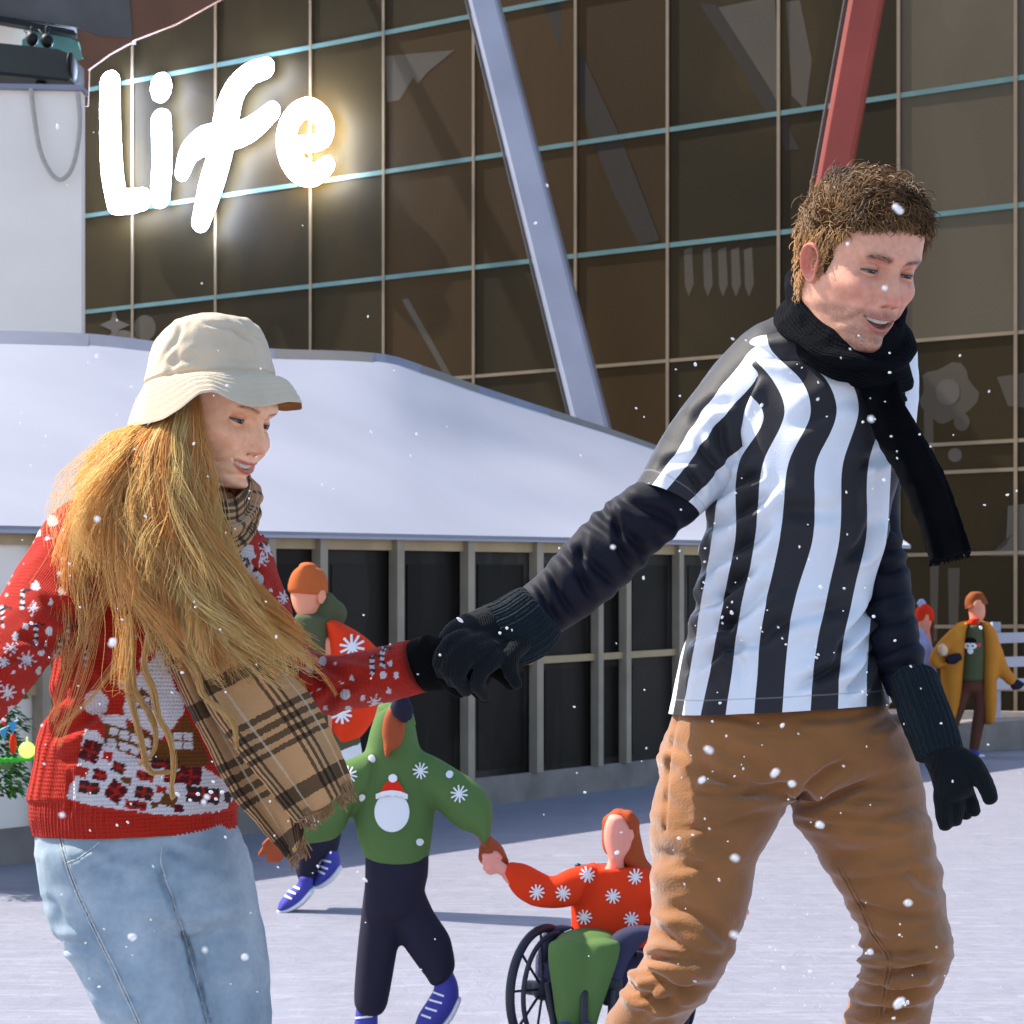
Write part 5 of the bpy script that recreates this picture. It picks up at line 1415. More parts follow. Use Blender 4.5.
def sleeve(rows, m_, n_, cre, FLs, cuff_from, name):
    Gd = loft(rows, m_, n_, 2.0, True); N = gnormals(Gd); Gd = creases(Gd, N, cre)
    v = np.linspace(0, 1, m_)[:, None]; u = np.arange(n_)[None] / n_ * 2 * np.pi
    Gd = Gd + N * (.004 * fbm(Gd, 15, 5, 3) + .0012 * np.abs(np.sin(u * 34)) * (v > cuff_from))[..., None]
    x, y = PX(Gd); xk, yk = knit(x, y); C = np.tile(RED, (*x.shape, 1)); put_flakes(C, xk, yk, FLs); C[(v + 0 * x) > .985] = RED * .8
    P = capgrid(Gd, 3, True, True, .1); C = np.concatenate([np.tile(RED, (3, n_, 1)), C, np.tile(RED * .5, (3, n_, 1))]); k = P.shape[0]
    L_ = np.concatenate([[0], np.cumsum(np.linalg.norm(np.diff(P.mean(1), axis=0), axis=1))])
    A = np.stack(np.broadcast_arrays(u * .06, L_[:, None], 0 * u), -1)
    mm = M(); mm.add(P.reshape(-1, 3), gridF(k, n_, True), C.reshape(-1, 3), A.reshape(-1, 3)); return mm.build(name, M_knit, swt)
sleeve([(118, 492, 140, 600, 2.70, .07), (92, 494, 116, 615, 2.69, .078), (63, 506, 86, 630, 2.66, .076), (42, 536, 60, 645, 2.63, .07), (6, 594, 33, 680, 2.58, .064), (-28, 642, 0, 718, 2.53, .06), (-75, 700, -45, 768, 2.48, .054), (-100, 730, -75, 790, 2.46, .05)], 230, 260,
       [cl(60, 580, 110, 600, 7, .006), cl(40, 600, 85, 625, 6, .006), cl(20, 640, 55, 640, 6, .007), cl(5, 660, 35, 660, 5, .006), cl(70, 520, 95, 600, 7, .004)], FL_L, .95, 'sleeve')
sleeve([(262, 535, 240, 590, 2.73, .055), (280, 575, 252, 630, 2.73, .06), (293, 620, 262, 672, 2.725, .062), (306, 645, 280, 704, 2.715, .062), (326, 655, 312, 716, 2.70, .058), (352, 654, 346, 711, 2.685, .054), (385, 649, 388, 703, 2.67, .050), (408, 644, 427, 693, 2.655, .045)], 220, 220,
       [cl(290, 650, 330, 690, 6, .008), cl(285, 665, 310, 710, 6, .007), cl(310, 655, 350, 680, 5, .006), cl(320, 715, 360, 670, 6, .005), cl(350, 655, 400, 672, 5, .004), cl(265, 580, 290, 620, 6, .005)], FL_R, .93, 'sleeve')

# ---- gloves
M_wgl = cmat('black_glove', S(10, 10, 9), .95, .2, 40, bump=.5, bscale=300, spec=.12)
glove([('l', [(411, 640, 428, 692, 2.65, .034), (424, 636, 442, 692, 2.65, .034), (440, 640, 460, 688, 2.655, .032), (460, 646, 480, 688, 2.66, .028), (474, 652, 488, 684, 2.665, .02)]),
       ('t', [(440, 672, 2.63, 10), (452, 682, 2.625, 9), (458, 690, 2.625, 8), (460, 693, 2.625, 6.5)]),
       ('t', [(458, 668, 2.64, 10), (470, 682, 2.635, 9), (480, 692, 2.635, 8), (484, 697, 2.635, 6.5)]),
       ('t', [(470, 655, 2.65, 10), (490, 666, 2.645, 9.5), (505, 676, 2.645, 8.5), (512, 684, 2.645, 7)]),
       ('t', [(465, 645, 2.66, 9), (490, 650, 2.67, 9), (510, 655, 2.675, 8), (524, 660, 2.68, 7)]),
       ('t', [(428, 645, 2.63, 11), (444, 650, 2.615, 11), (456, 660, 2.605, 10), (462, 668, 2.605, 8.5)])], 'glove', wom, M_wgl)
glove([('l', [(-100, 735, -78, 788, 2.46, .036), (-125, 762, -98, 806, 2.46, .034), (-150, 790, -118, 826, 2.46, .026)]),
       ('t', [(-130, 790, 2.45, 10), (-150, 812, 2.445, 9.5), (-162, 832, 2.45, 8)]), ('t', [(-126, 795, 2.46, 10), (-142, 820, 2.455, 9.5), (-150, 842, 2.46, 8)]),
       ('t', [(-120, 800, 2.67, 10), (-132, 824, 2.67, 9), (-138, 844, 2.675, 8)]), ('t', [(-113, 802, 2.68, 9), (-122, 822, 2.685, 8.5), (-124, 838, 2.69, 7)]), ('t', [(-120, 770, 2.64, 11), (-136, 776, 2.62, 10), (-150, 788, 2.61, 8.5)])], 'glove', wom, M_wgl)

# ---- jeans
pel = lump([(42, 812, 230, 808, 2.72, .09), (38, 840, 240, 836, 2.72, .102), (42, 872, 250, 868, 2.72, .11), (50, 905, 257, 905, 2.72, .105), (60, 925, 258, 925, 2.72, .08)], 40, 60, 2.3, True, True, .05)
lg1 = lump([(40, 850, 180, 855, 2.70, .09), (52, 911, 186, 905, 2.70, .095), (71, 954, 194, 950, 2.695, .088), (88, 990, 203, 990, 2.69, .082), (103, 1024, 212, 1024, 2.69, .076), (126, 1090, 224, 1090, 2.70, .070), (148, 1200, 220, 1200, 2.74, .06), (158, 1290, 218, 1292, 2.76, .056)], 80, 60)
lg2 = lump([(150, 850, 246, 850, 2.74, .09), (168, 890, 255, 886, 2.745, .094), (180, 930, 262, 925, 2.745, .09), (190, 965, 267, 960, 2.745, .085), (205, 1024, 271, 1024, 2.745, .075), (214, 1090, 274, 1092, 2.76, .066), (224, 1200, 276, 1200, 2.79, .058), (228, 1290, 278, 1292, 2.80, .055)], 80, 60)
P, F, N = remesh([pel, lg1, lg2], .0042, 5)
P = creases(P, N, [cl(45, 900, 75, 930, 6, .005), cl(60, 940, 95, 950, 5, .005), cl(90, 985, 140, 1000, 8, .004), cl(160, 868, 172, 905, 3, .006), cl(172, 895, 182, 930, 3, .007), cl(182, 930, 196, 980, 3, .008), cl(196, 980, 210, 1030, 3, .008), cl(150, 880, 90, 865, 6, .003), cl(165, 850, 215, 860, 6, .004), cl(175, 870, 230, 870, 7, .004), cl(185, 905, 240, 895, 7, .004), cl(120, 900, 165, 880, 8, .004), cl(200, 940, 250, 930, 8, .003), cl(75, 880, 120, 850, 5, .003)])
P = P + N * (.0028 * fbm(P, 16, 5, 3) + .0012 * (1 - 2 * np.abs(vnoise(P * np.array([9, 9, 40]), 6))))[..., None]
x, y = PX(P)
def groove(pts, w_, dp):
    global P
    for (x0, y0), (x1, y1) in zip(pts[:-1], pts[1:]):
        t_ = np.clip(((x - x0) * (x1 - x0) + (y - y0) * (y1 - y0)) / ((x1 - x0) ** 2 + (y1 - y0) ** 2), 0, 1)
        dd = np.hypot(x - x0 - t_ * (x1 - x0), y - y0 - t_ * (y1 - y0)); P = P - N * (dp * np.exp(-(dd / w_) ** 2) * (N[:, 1] < .3))[:, None]
groove([(60, 838), (68, 870), (86, 915), (110, 966)], 1.5, .003); groove([(66, 862), (78, 858), (92, 848)], 1.5, .003); groove([(168, 850), (166, 872)], 1.5, .003); groove([(162, 872), (172, 898), (190, 962), (211, 1030)], 1.4, .003)
fade = np.exp(-((x - np.interp(y, [860, 960, 1030], [120, 150, 170])) / 38) ** 2) * sstep(860, 920, y)
DB = np.array(S(138, 158, 172)); DL = np.array(S(190, 204, 212))
k = np.clip(.35 * fade + .3 + .35 * fbm(P, 20, 8, 3), 0, 1)[:, None]
M_den = cmat('pale_denim', None, .85, .07, 120, bump=.25, bscale=420, spec=.12, weave=('twill', 640.), sheen=.06)
jn = mk('jeans', P, F, M_den, wom, DB * (1 - k) + DL * k, np.stack([P[:, 0], P[:, 2], 0 * P[:, 0]], 1))
jb = bvh_of([jn]); m = M()
for pts in ([(59, 838), (68, 872), (86, 915), (112, 968), (138, 1024)], [(62, 838), (71, 871), (89, 914), (115, 967), (141, 1024)], [(164, 874), (175, 905), (192, 962), (208, 1024)], [(66, 863), (78, 859), (93, 848), (99, 842)], [(162, 846), (161, 862), (166, 876)]):
    c = catmull(np.array(pts, float), 26); m.tube(np.array([ontop(jb, a_, b_, .0006, 2.65)[0] for a_, b_ in c]), .0011, 6)
m.build('stitching', cmat('denim_seam', S(196, 200, 200), .9, .2, 200, bump=.5, bscale=500), jn)
for (x_, d_) in ((188, 2.76), (252, 2.80)):
    w_ = W(x_, 640, d_); skate(w_[0], w_[1], R(-25), wom, M_boot, .9)

# ---- plaid scarf
def plaid_mat():
    m, nt, b = newmat('plaid_wool'); L = nt.links
    at = N_(nt, 'ShaderNodeAttribute', attribute_name='Att'); sp = N_(nt, 'ShaderNodeSeparateXYZ'); L.new(at.outputs['Vector'], sp.inputs[0])
    def bands(s, rep, wl):
        f = math_(nt, 'FRACT', math_(nt, 'MULTIPLY', s, rep)); o = None
        for a_, b_ in wl:
            k = math_(nt, 'MULTIPLY', math_(nt, 'GREATER_THAN', f, a_), math_(nt, 'LESS_THAN', f, b_)); o = k if o is None else math_(nt, 'ADD', o, k)
        return o
    tc = N_(nt, 'ShaderNodeTexCoord'); nz = N_(nt, 'ShaderNodeTexNoise'); nz.inputs['Scale'].default_value = 260; L.new(tc.outputs['Object'], nz.inputs['Vector'])
    j = math_(nt, 'MULTIPLY', math_(nt, 'SUBTRACT', nz.outputs[0], .5), .02)
    u = math_(nt, 'ADD', sp.outputs[0], j); v = math_(nt, 'ADD', sp.outputs[1], j)
    st = [(.08, .15), (.22, .29), (.36, .43)]
    bu = bands(u, 1.9, st); bv = bands(v, 1.5, [(.10, .15), (.19, .24), (.28, .33), (.37, .41), (.68, .80)])
    k = math_(nt, 'MULTIPLY', math_(nt, 'ADD', bu, bv), .78)
    c = mixc(nt, math_(nt, 'MINIMUM', k, .95), S(190, 146, 100), S(24, 18, 18))
    wl_ = bands(u, 1.9, [(.66, .71)])
    c = mixc(nt, math_(nt, 'MULTIPLY', wl_, .6), c, S(206, 186, 160))
    L.new(c, b.inputs['Base Color']); b.inputs['Roughness'].default_value = .95; b.inputs['Sheen Weight'].default_value = .12; b.inputs['Specular IOR Level'].default_value = .1
    n2 = N_(nt, 'ShaderNodeTexNoise'); n2.inputs['Scale'].default_value = 380; L.new(tc.outputs['Object'], n2.inputs['Vector'])
    bp = N_(nt, 'ShaderNodeBump'); bp.inputs['Strength'].default_value = .5; bp.inputs['Distance'].default_value = .003; L.new(n2.outputs[0], bp.inputs['Height']); L.new(bp.outputs[0], b.inputs['Normal'])
    return m
M_plaid = plaid_mat()
def neckwrap():
    Gd = loft([(178, 452, 246, 486, 2.685, .075), (172, 466, 254, 494, 2.68, .088), (168, 484, 258, 506, 2.68, .094), (170, 502, 257, 520, 2.68, .092), (180, 520, 246, 532, 2.68, .08)], 90, 160, 2.2)
    v = np.linspace(0, 1, 90)[:, None]; ang = np.arange(160)[None] / 160 * 2 * np.pi
    yc_ = Gd[..., 1].mean(1, keepdims=True); Gd[..., 2] += .05 * np.clip((Gd[..., 1] - yc_) / .09, -1, 1) - .008; N = gnormals(Gd)
    Gd = Gd + N * (.005 * np.sin(6.283 * 3 * (v + .07 * np.sin(ang + 1))) + .004 * fbm(Gd, 20, 5, 3))[..., None]
    Gd = tuck(Gd); P = capgrid(Gd, 4, False, True, .2); k = P.shape[0]
    A = np.stack(np.broadcast_arrays(np.linspace(0, 1.2, k)[:, None], ang * .75, 0 * ang), -1); mm = M(); mm.add(P.reshape(-1, 3), gridF(k, 160, True), None, A.reshape(-1, 3)); return mm.build('scarf', M_plaid, wom)
psc = neckwrap()
def tail(path, name, vs):
    o = ribbon(path, 150, 90, .011, name, psc, M_plaid, .010, None, 2.6)
    a_ = o.data.attributes['Att']; n_ = len(o.data.vertices); q = np.zeros(n_ * 3, np.float32); a_.data.foreach_get('vector', q); q = q.reshape(-1, 3); q[:, 1] = q[:, 1] * vs[1] + vs[0]; a_.data.foreach_set('vector', q.ravel()); return o
tail([(160, 560, 215, 530, 2.60), (158, 600, 222, 578, 2.585), (168, 634, 236, 604, 2.575), (186, 668, 258, 632, 2.57), (205, 705, 284, 664, 2.565), (230, 742, 312, 700, 2.555), (262, 782, 336, 742, 2.545), (296, 822, 354, 786, 2.54)], 'scarf_end', (.42, 1.55))
tail([(150, 570, 200, 545, 2.615), (150, 615, 205, 600, 2.60), (163, 655, 225, 640, 2.595), (185, 705, 250, 680, 2.59), (208, 750, 275, 725, 2.58), (232, 795, 300, 760, 2.575), (262, 828, 306, 800, 2.57), (290, 860, 304, 838, 2.565)], 'scarf_end', (.46, 1.45))
fr = M(); gq = np.random.default_rng(9)
for (ex0, ey0, ex1, ey1, dd, n_, dx, dy) in ((297, 823, 355, 786, 2.54, 70, 5, 12), (289, 859, 306, 838, 2.565, 26, 4, 13)):
    for k in range(n_):
        t_ = gq.random(); x_ = ex0 + (ex1 - ex0) * t_; y_ = ey0 + (ey1 - ey0) * t_; l_ = gq.uniform(.5, 1.2)
        fr.tube(ppath([(x_ - 4, y_ - 6, dd), (x_ + dx * .4 * l_, y_ + dy * .4 * l_, dd - .003), (x_ + dx * l_ + gq.normal(0, 1.6), y_ + dy * l_ + gq.normal(0, 1.5), dd + gq.normal(0, .006))], 6), .0011, 4, S(150, 118, 86))
M_fringe = cmat('scarf_fringe', S(150, 116, 82), .95, .3, 60, spec=.1)
fr.build('fringe', M_fringe, psc)

# ---- long hair: guide locks from under the hat, strands between and round them
GL = [  # rows of (px,py,depth); first to last follow the locks from the back of the head round to the face
    [(138, 427, 2.72), (108, 446, 2.71), (86, 490, 2.70), (64, 535, 2.67), (46, 575, 2.64), (24, 615, 2.62)],
    [(144, 427, 2.68), (116, 452, 2.65), (94, 500, 2.63), (80, 550, 2.60), (74, 600, 2.59), (58, 655, 2.59)],
    [(150, 426, 2.65), (124, 456, 2.62), (108, 508, 2.60), (106, 560, 2.58), (112, 610, 2.575), (92, 680, 2.57)],
    [(157, 424, 2.63), (136, 460, 2.60), (126, 515, 2.58), (130, 570, 2.565), (140, 610, 2.56), (128, 655, 2.555)],
    [(164, 421, 2.62), (150, 460, 2.595), (144, 525, 2.57), (152, 582, 2.555), (168, 620, 2.55), (174, 660, 2.545)],
    [(171, 416, 2.62), (162, 460, 2.59), (162, 525, 2.565), (176, 586, 2.55), (202, 634, 2.54), (232, 680, 2.54)],
    [(178, 409, 2.62), (173, 460, 2.59), (180, 522, 2.57), (198, 582, 2.555), (228, 635, 2.545), (266, 690, 2.54)],
    [(188, 398, 2.61), (188, 450, 2.60), (194, 512, 2.58), (213, 570, 2.565), (243, 622, 2.555), (288, 674, 2.55)],
    [(197, 394, 2.615), (200, 440, 2.60), (207, 495, 2.59), (222, 552, 2.58), (254, 602, 2.57), (306, 655, 2.56)],
]
KH = 34
GC = np.array([catmull(np.array(g), KH) for g in GL])
hg = np.random.default_rng(17)
def locks(n, spread, seed, tone0, width=1.0, tmin=0., tmax=None, frizz=1.0, lmin=.72, lmax=1.1, groups=None):
    g = np.random.default_rng(seed)
    nb = len(GL) - 1
    # strands bunch into clumps
    nc = max(8, n // 38); cs = g.uniform(tmin, nb if tmax is None else tmax, nc); cd = g.normal(0, 1, nc)
    ci = g.integers(0, nc, n); s = np.clip(cs[ci] + g.normal(0, .05, n), 0, nb - 1e-3)
    i = s.astype(int); f = (s - i)[:, None, None]
    base = GC[i] * (1 - f) + GC[i + 1] * f
    ln = np.clip(g.uniform(lmin, lmax, nc)[ci] + g.normal(0, .05, n), .3, 1.15)
    tt = np.linspace(0, 1, KH)
    q = np.clip(tt[None] * ln[:, None], 0, 1) * (KH - 1); q0 = np.clip(q.astype(int), 0, KH - 2); qf = (q - q0)[..., None]
    rows = np.arange(n)[:, None]
    pth = base[rows, q0] * (1 - qf) + base[rows, q0 + 1] * qf
    P = W(pth[..., 0], pth[..., 1], pth[..., 2])
    # waves shared by a clump, fly-away of each strand
    ph = (cs[ci] * 3.1 + cd[ci] * 2)[:, None]; amp = (.003 + .021 * tt)[None]
    wv = np.sin(tt[None] * (7 + 2.5 * cd[ci][:, None]) + ph) * amp; wv2 = np.cos(tt[None] * (8 + 2 * cd[ci][:, None]) + ph * 1.7) * amp
    off = np.stack([wv, wv2 * .8, .3 * wv2], -1)
    cofs = g.normal(0, 1, (nc, 3)) * np.array([.0065, .0095, .006]) * spread
    rad = cofs[ci][:, None] * (.10 + 1.1 * tt[None, :, None]) + g.normal(0, 1, (n, 1, 3)) * np.array([.0030, .0034, .0030]) * frizz ** .5 * (.3 + 1.1 * np.sin(tt[None, :, None] * np.pi * .85))
    fz = np.stack([vnoise(np.stack([np.repeat(tt[None] * 5, n, 0), np.repeat((np.arange(n) * 1.37)[:, None], KH, 1), 0 * np.repeat(tt[None], n, 0) + k], -1), 5 + k) for k in range(3)], -1) * (.0045 * frizz * tt[None, :, None])
    P = P + off + rad + fz
    tone = np.clip(tone0 + .24 * cd[ci] + g.normal(0, .14, n), 0, 1)[:, None]
    col = np.array((.95, .58, .20)) * (1 - tone) + np.array((1.0, .87, .50)) * tone
    r = .00052 * width * np.linspace(1.15, .5, KH)[None] * g.uniform(.7, 1.3, (n, 1))
    return strands(P, r, col)
M_blond = cmat('hair_blonde', None, .36, .0, spec=.5, transl=.66)
m = M()
m.add(*locks(3000, 1.25, 1, .45, .95, 4.0, 8.0, 1.0, .60, .98)[:4])
m.add(*locks(1150, 1.5, 7, .6, .85, .2, 4.6, 1.4, .38, .74)[:4])
m.add(*locks(2100, 1.1, 2, .8, .9, 3.6, 8.0, 1.0, .5, 1.0)[:4])
m.add(*locks(900, 3.0, 3, .8, .7, 0, 8, 2.6, .5, 1.1)[:4])
hairw = m.build('hair', M_blond, wom)
# loose curls hanging in front of the sweater, and wisps over the arm
def curlset(paths, n, sp, seed, tone0, rad):
    g = np.random.default_rng(seed); mm = M()
    for pth in paths:
        c = catmull(np.array(pth, float), KH); P = W(c[:, 0], c[:, 1], c[:, 2])[None] + g.normal(0, 1, (n, 1, 3)) * sp * np.linspace(1, .45, KH)[None, :, None]
        P = P + .002 * vnoise(np.stack([np.repeat(np.linspace(0, 6, KH)[None], n, 0), np.repeat(np.arange(n)[:, None] * 1.7, KH, 1), np.zeros((n, KH))], -1), seed)[..., None]
        t_ = np.clip(tone0 + g.normal(0, .15, n), 0, 1)[:, None]; col = np.array((.95, .58, .20)) * (1 - t_) + np.array((1.0, .87, .50)) * t_
        mm.add(*strands(P, rad * np.linspace(1.1, .5, KH)[None] * g.uniform(.7, 1.2, (n, 1)), col))
    return mm
z5 = lambda L_: [(140 + a_ * .2637, 600 + b_ * .2637, d_) for a_, b_, d_ in L_]
curlset([z5([(60, 40, 2.56), (30, 160, 2.55), (15, 250, 2.545), (50, 340, 2.54), (70, 440, 2.54), (110, 520, 2.54), (128, 620, 2.54), (118, 720, 2.54), (128, 750, 2.54)]),
         z5([(-40, 60, 2.56), (-30, 200, 2.55), (-20, 340, 2.55), (30, 420, 2.55), (60, 500, 2.55), (50, 580, 2.55), (0, 620, 2.55)]),
         z5([(100, 100, 2.55), (150, 190, 2.54), (215, 280, 2.53), (240, 360, 2.525), (310, 420, 2.52), (355, 470, 2.52), (368, 560, 2.52)]),
         z5([(-60, 140, 2.56), (-50, 300, 2.55), (-20, 430, 2.55), (10, 560, 2.55), (40, 650, 2.55), (110, 655, 2.55)])], 70, .0022, 4, .62, .00055).build('curl', M_blond, hairw)
curlset([z5([(430, 90, 2.60), (520, 140, 2.59), (620, 220, 2.585), (700, 290, 2.58), (745, 360, 2.575)]), z5([(480, 180, 2.60), (560, 260, 2.59), (620, 320, 2.585), (640, 410, 2.58)]),
         z5([(380, 60, 2.58), (470, 120, 2.57), (560, 170, 2.57), (650, 250, 2.57)])], 12, .002, 5, .5, .00045).build('wisp', M_blond, hairw)
curlset([[(105, 450, 2.66), (75, 520, 2.62), (50, 580, 2.60), (28, 640, 2.60)], [(120, 480, 2.62), (92, 560, 2.59), (60, 620, 2.58), (30, 660, 2.58)], [(130, 500, 2.60), (110, 580, 2.57), (70, 660, 2.57), (52, 720, 2.57)], [(120, 520, 2.59), (100, 600, 2.57), (84, 670, 2.57), (58, 742, 2.57)],
         [(110, 470, 2.64), (70, 530, 2.60), (52, 600, 2.59), (60, 650, 2.58)], [(140, 560, 2.57), (128, 640, 2.56), (96, 690, 2.56), (56, 730, 2.56)]], 22, .0075, 6, .55, .0004).build('wisp', M_blond, hairw)
# =================================================================== the skaters in flat bright clothes
def flat(name, rgb, rough=.85): return cmat(name, S(*rgb), rough, .05, 9, bump=.12, bscale=140, spec=.12)
K_green = flat('green_jumper', (88, 116, 66)); K_olive = flat('olive_hood', (84, 88, 62)); K_org = flat('orange_red_jumper', (226, 62, 28)); K_navy = flat('navy_cloth', (42, 40, 54)); K_beanie = flat('rust_beanie', (190, 98, 52))
K_peach = flat('peach_skin', (236, 156, 124), .6); K_pink = flat('pink_skin', (240, 158, 140), .6); K_brown = flat('brown_skin', (160, 78, 46), .6); K_hairb = flat('auburn_hair', (164, 76, 42)); K_blue = flat('blue_skate', (74, 72, 160), .6)
K_white = flat('white_cloth', (232, 232, 234)); K_must = flat('mustard_coat', (200, 130, 48)); K_brn = flat('brown_trousers', (98, 62, 50)); K_red = flat('red_cloth', (222, 54, 28)); K_lav = flat('lavender_coat', (170, 176, 216)); K_dkh = flat('dark_brown_hair', (96, 62, 50)); K_hair2 = flat('chestnut_hair', (140, 74, 40))
K_seat = flat('seat_padding', (62, 62, 86)); K_snow = flat('white_print', (238, 238, 240)); K_metal = cmat('chair_frame', S(40, 40, 54), .5, .1, 20, spec=.4); K_black = flat('black_print', (24, 20, 22))
def pc(name, mat, par, *lumps, vox=None, noise=.0, sm=4):
    """one garment or body: pieces merged into one skin"""
    Ls = [lump(r, 26, 30, 2.15, True, True, .3, True) if not isinstance(r, tuple) or not isinstance(r[0], str) else None for r in lumps]
    if vox and len(Ls) > 1:
        P, F, N = remesh(Ls, vox, sm)
    else:
        m = M()
        for P, F in Ls: m.add(P, F)
        P, F, C, A, mi = m.arr()
    if noise: P = P + noise * np.stack([fbm(P, 9, 3, 2), fbm(P, 9, 4, 2), fbm(P, 9, 5, 2)], -1)
    return mk(name, P, F, mat, par, np.ones((len(P), 3)), np.zeros((len(P), 3)))
def ring(pts, d, t): return [(*p, d, t) for p in pts]
def fingers(name, mat, par, tubes, palm, vox):
    pcs = [lump(palm, 16, 20, 2.2, True, True, .4, True)]
    for t_ in tubes:
        q = catmull(np.array(t_, float), 12); pcs.append(tube_arrays(W(q[:, 0], q[:, 1], q[:, 2]), q[:, 3] * q[:, 2] / FOC, 10, True))
    P, F, N = remesh(pcs, vox, 2); return mk(name, P, F, mat, par)
def wskate(par, rows, sole, laces, d, hid=None):
    """blue boot with white sole and laces"""
    b = pc('skate', K_blue, par, rows, noise=.001)
    sl_ = pc('sole', K_white, b, sole)
    bv = bvh_of([b]); m = M()
    for L_ in laces: strip_decal(m, bv, L_, 2.1, .003, d, (1, 1, 1), 4)
    m.build('laces', K_snow, b); return b

# ---- skater in the green hooded jumper
D4 = 4.88
gr = thing('person', 'skater in a green hooded jumper holding the hand of the wheelchair user', 'person', W(400, 1050, D4) * [1, 1, 0])
bodyp = [ring([(386, 716, 408, 718), (382, 735, 404, 740), (388, 752, 402, 756)], D4 - .02, .035), ring([(372, 770, 420, 770), (370, 850, 424, 850), (372, 900, 420, 900)], D4, .05),
         ring([(364, 905, 398, 910), (362, 940, 394, 950), (360, 980, 382, 984), (362, 1005, 374, 1006)], D4, .03), ring([(394, 905, 420, 905), (412, 940, 440, 930), (434, 965, 448, 960), (440, 976, 448, 974)], D4, .03),
         ring([(424, 775, 430, 800), (468, 800, 462, 820), (487, 830, 478, 838), (492, 846, 484, 852)], D4 - .01, .03), ring([(360, 775, 362, 800), (322, 800, 332, 820), (296, 828, 304, 838), (284, 838, 292, 848)], D4 - .03, .03)]
pc('body', K_brown, gr, *bodyp, vox=.008)
hood = pc('jumper', K_green, gr, ring([(396, 702, 407, 706), (380, 708, 413, 716), (371, 728, 416, 730), (366, 748, 420, 748), (358, 768, 432, 768), (355, 790, 434, 792), (354, 815, 434, 815), (358, 838, 432, 838), (365, 857, 429, 858)], D4 + .01, .085),
          ring([(415, 748, 418, 792), (436, 757, 428, 800), (458, 770, 446, 818), (477, 783, 460, 829), (490, 800, 472, 833), (493, 818, 477, 836), (489, 840, 481, 840)], D4, .055),
          ring([(372, 750, 366, 795), (350, 758, 352, 810), (330, 768, 346, 826), (310, 790, 336, 838), (299, 812, 322, 842), (298, 836, 308, 843)], D4 - .03, .055), vox=.007)
pc('hood_opening', K_green, hood, ring([(378, 706, 414, 716), (374, 720, 416, 724)], D4 + .01, .07))
fc = pc('face', K_brown, gr, ring([(388, 709, 404, 710), (384, 718, 405, 720), (382, 732, 404, 734), (383, 741, 400, 745), (384, 750, 391, 752), (385, 755, 389, 756)], D4 - .085, .022))
pc('hair', K_navy, gr, ring([(393, 700, 409, 698), (390, 708, 413, 708), (392, 715, 412, 718), (398, 719, 408, 721)], D4 - .09, .028))
pc('trousers', K_navy, gr, ring([(365, 852, 429, 853), (365, 875, 428, 875), (364, 893, 424, 893), (362, 910, 422, 910)], D4, .068), ring([(364, 890, 408, 900), (360, 925, 400, 935), (356, 965, 393, 975), (354, 1003, 387, 1006), (357, 1009, 384, 1011)], D4, .05),
   ring([(386, 890, 424, 890), (390, 915, 434, 912), (400, 940, 449, 935), (415, 962, 454, 955), (427, 978, 455, 968), (430, 983, 452, 974)], D4, .05), vox=.007)
wskate(gr, ring([(356, 1009, 378, 1009), (354, 1025, 378, 1025), (348, 1036, 378, 1036), (344, 1042, 378, 1042)], D4, .03), ring([(343, 1040, 379, 1040), (345, 1048, 377, 1048)], D4, .03), [[(356, 1018), (372, 1016)]], D4)
wskate(gr, ring([(432, 978, 452, 970), (434, 988, 458, 984), (428, 1000, 458, 1000), (419, 1014, 448, 1018), (415, 1024, 436, 1028)], D4, .035), ring([(457, 998, 461, 1002), (447, 1016, 452, 1020), (433, 1030, 437, 1034), (416, 1028, 420, 1036)], D4, .03), [[(433, 992), (444, 996)], [(430, 1000), (442, 1003)], [(426, 1008), (437, 1011)], [(422, 1015), (431, 1018)]], D4)
fingers('hand', K_brown, gr, [[(484, 848, D4 - .02, 4.2), (482, 858, D4 - .03, 4), (486, 864, D4 - .03, 3.4)], [(490, 850, D4 - .03, 4.2), (491, 860, D4 - .035, 4), (494, 866, D4 - .03, 3.4)], [(496, 852, D4 - .03, 4.2), (499, 860, D4 - .03, 4), (501, 866, D4 - .02, 3.4)], [(501, 854, D4 - .02, 3.8), (505, 860, D4 - .02, 3.6), (506, 864, D4 - .01, 3.2)], [(486, 842, D4 - .01, 4), (482, 850, D4, 3.6), (484, 855, D4 + .01, 3)]],
        ring([(481, 836, 493, 838), (483, 845, 502, 846), (487, 854, 507, 856)], D4 - .01, .028), .0045)
fingers('hand', K_brown, gr, [[(276, 843, D4 - .05, 4), (266, 848, D4 - .05, 3.6), (260, 855, D4 - .05, 3)], [(279, 846, D4 - .05, 4), (272, 853, D4 - .05, 3.6), (268, 860, D4 - .05, 3)], [(283, 848, D4 - .05, 3.8), (277, 855, D4 - .05, 3.4), (273, 861, D4 - .05, 3)], [(286, 850, D4 - .05, 3.6), (281, 856, D4 - .05, 3.2), (278, 861, D4 - .05, 2.8)], [(280, 837, D4 - .05, 3.8), (270, 840, D4 - .055, 3.4), (264, 845, D4 - .06, 2.8)]],
        ring([(300, 838, 304, 848), (288, 834, 292, 850), (276, 836, 282, 850)], D4 - .04, .022), .0045)
bv = bvh_of([hood])
for (x, y, r_) in ((420, 771, 8), (459, 794, 8.5), (349, 775, 8.5), (311, 820, 8)): m = M(); star_decal(m, bv, x, y, r_, 1.6, .003, D4, 5, (1, 1, 1)); m.build('snowflake_print', K_snow, hood)
for (x, y) in ((372, 759), (449, 775), (362, 797), (419, 842)): m = M(); star_decal(m, bv, x, y, 3.6, 2.4, .003, D4, 4, (1, 1, 1), .5); m.build('snow_dot_print', K_snow, hood)
m = M(); WH = (1, 1, 1)
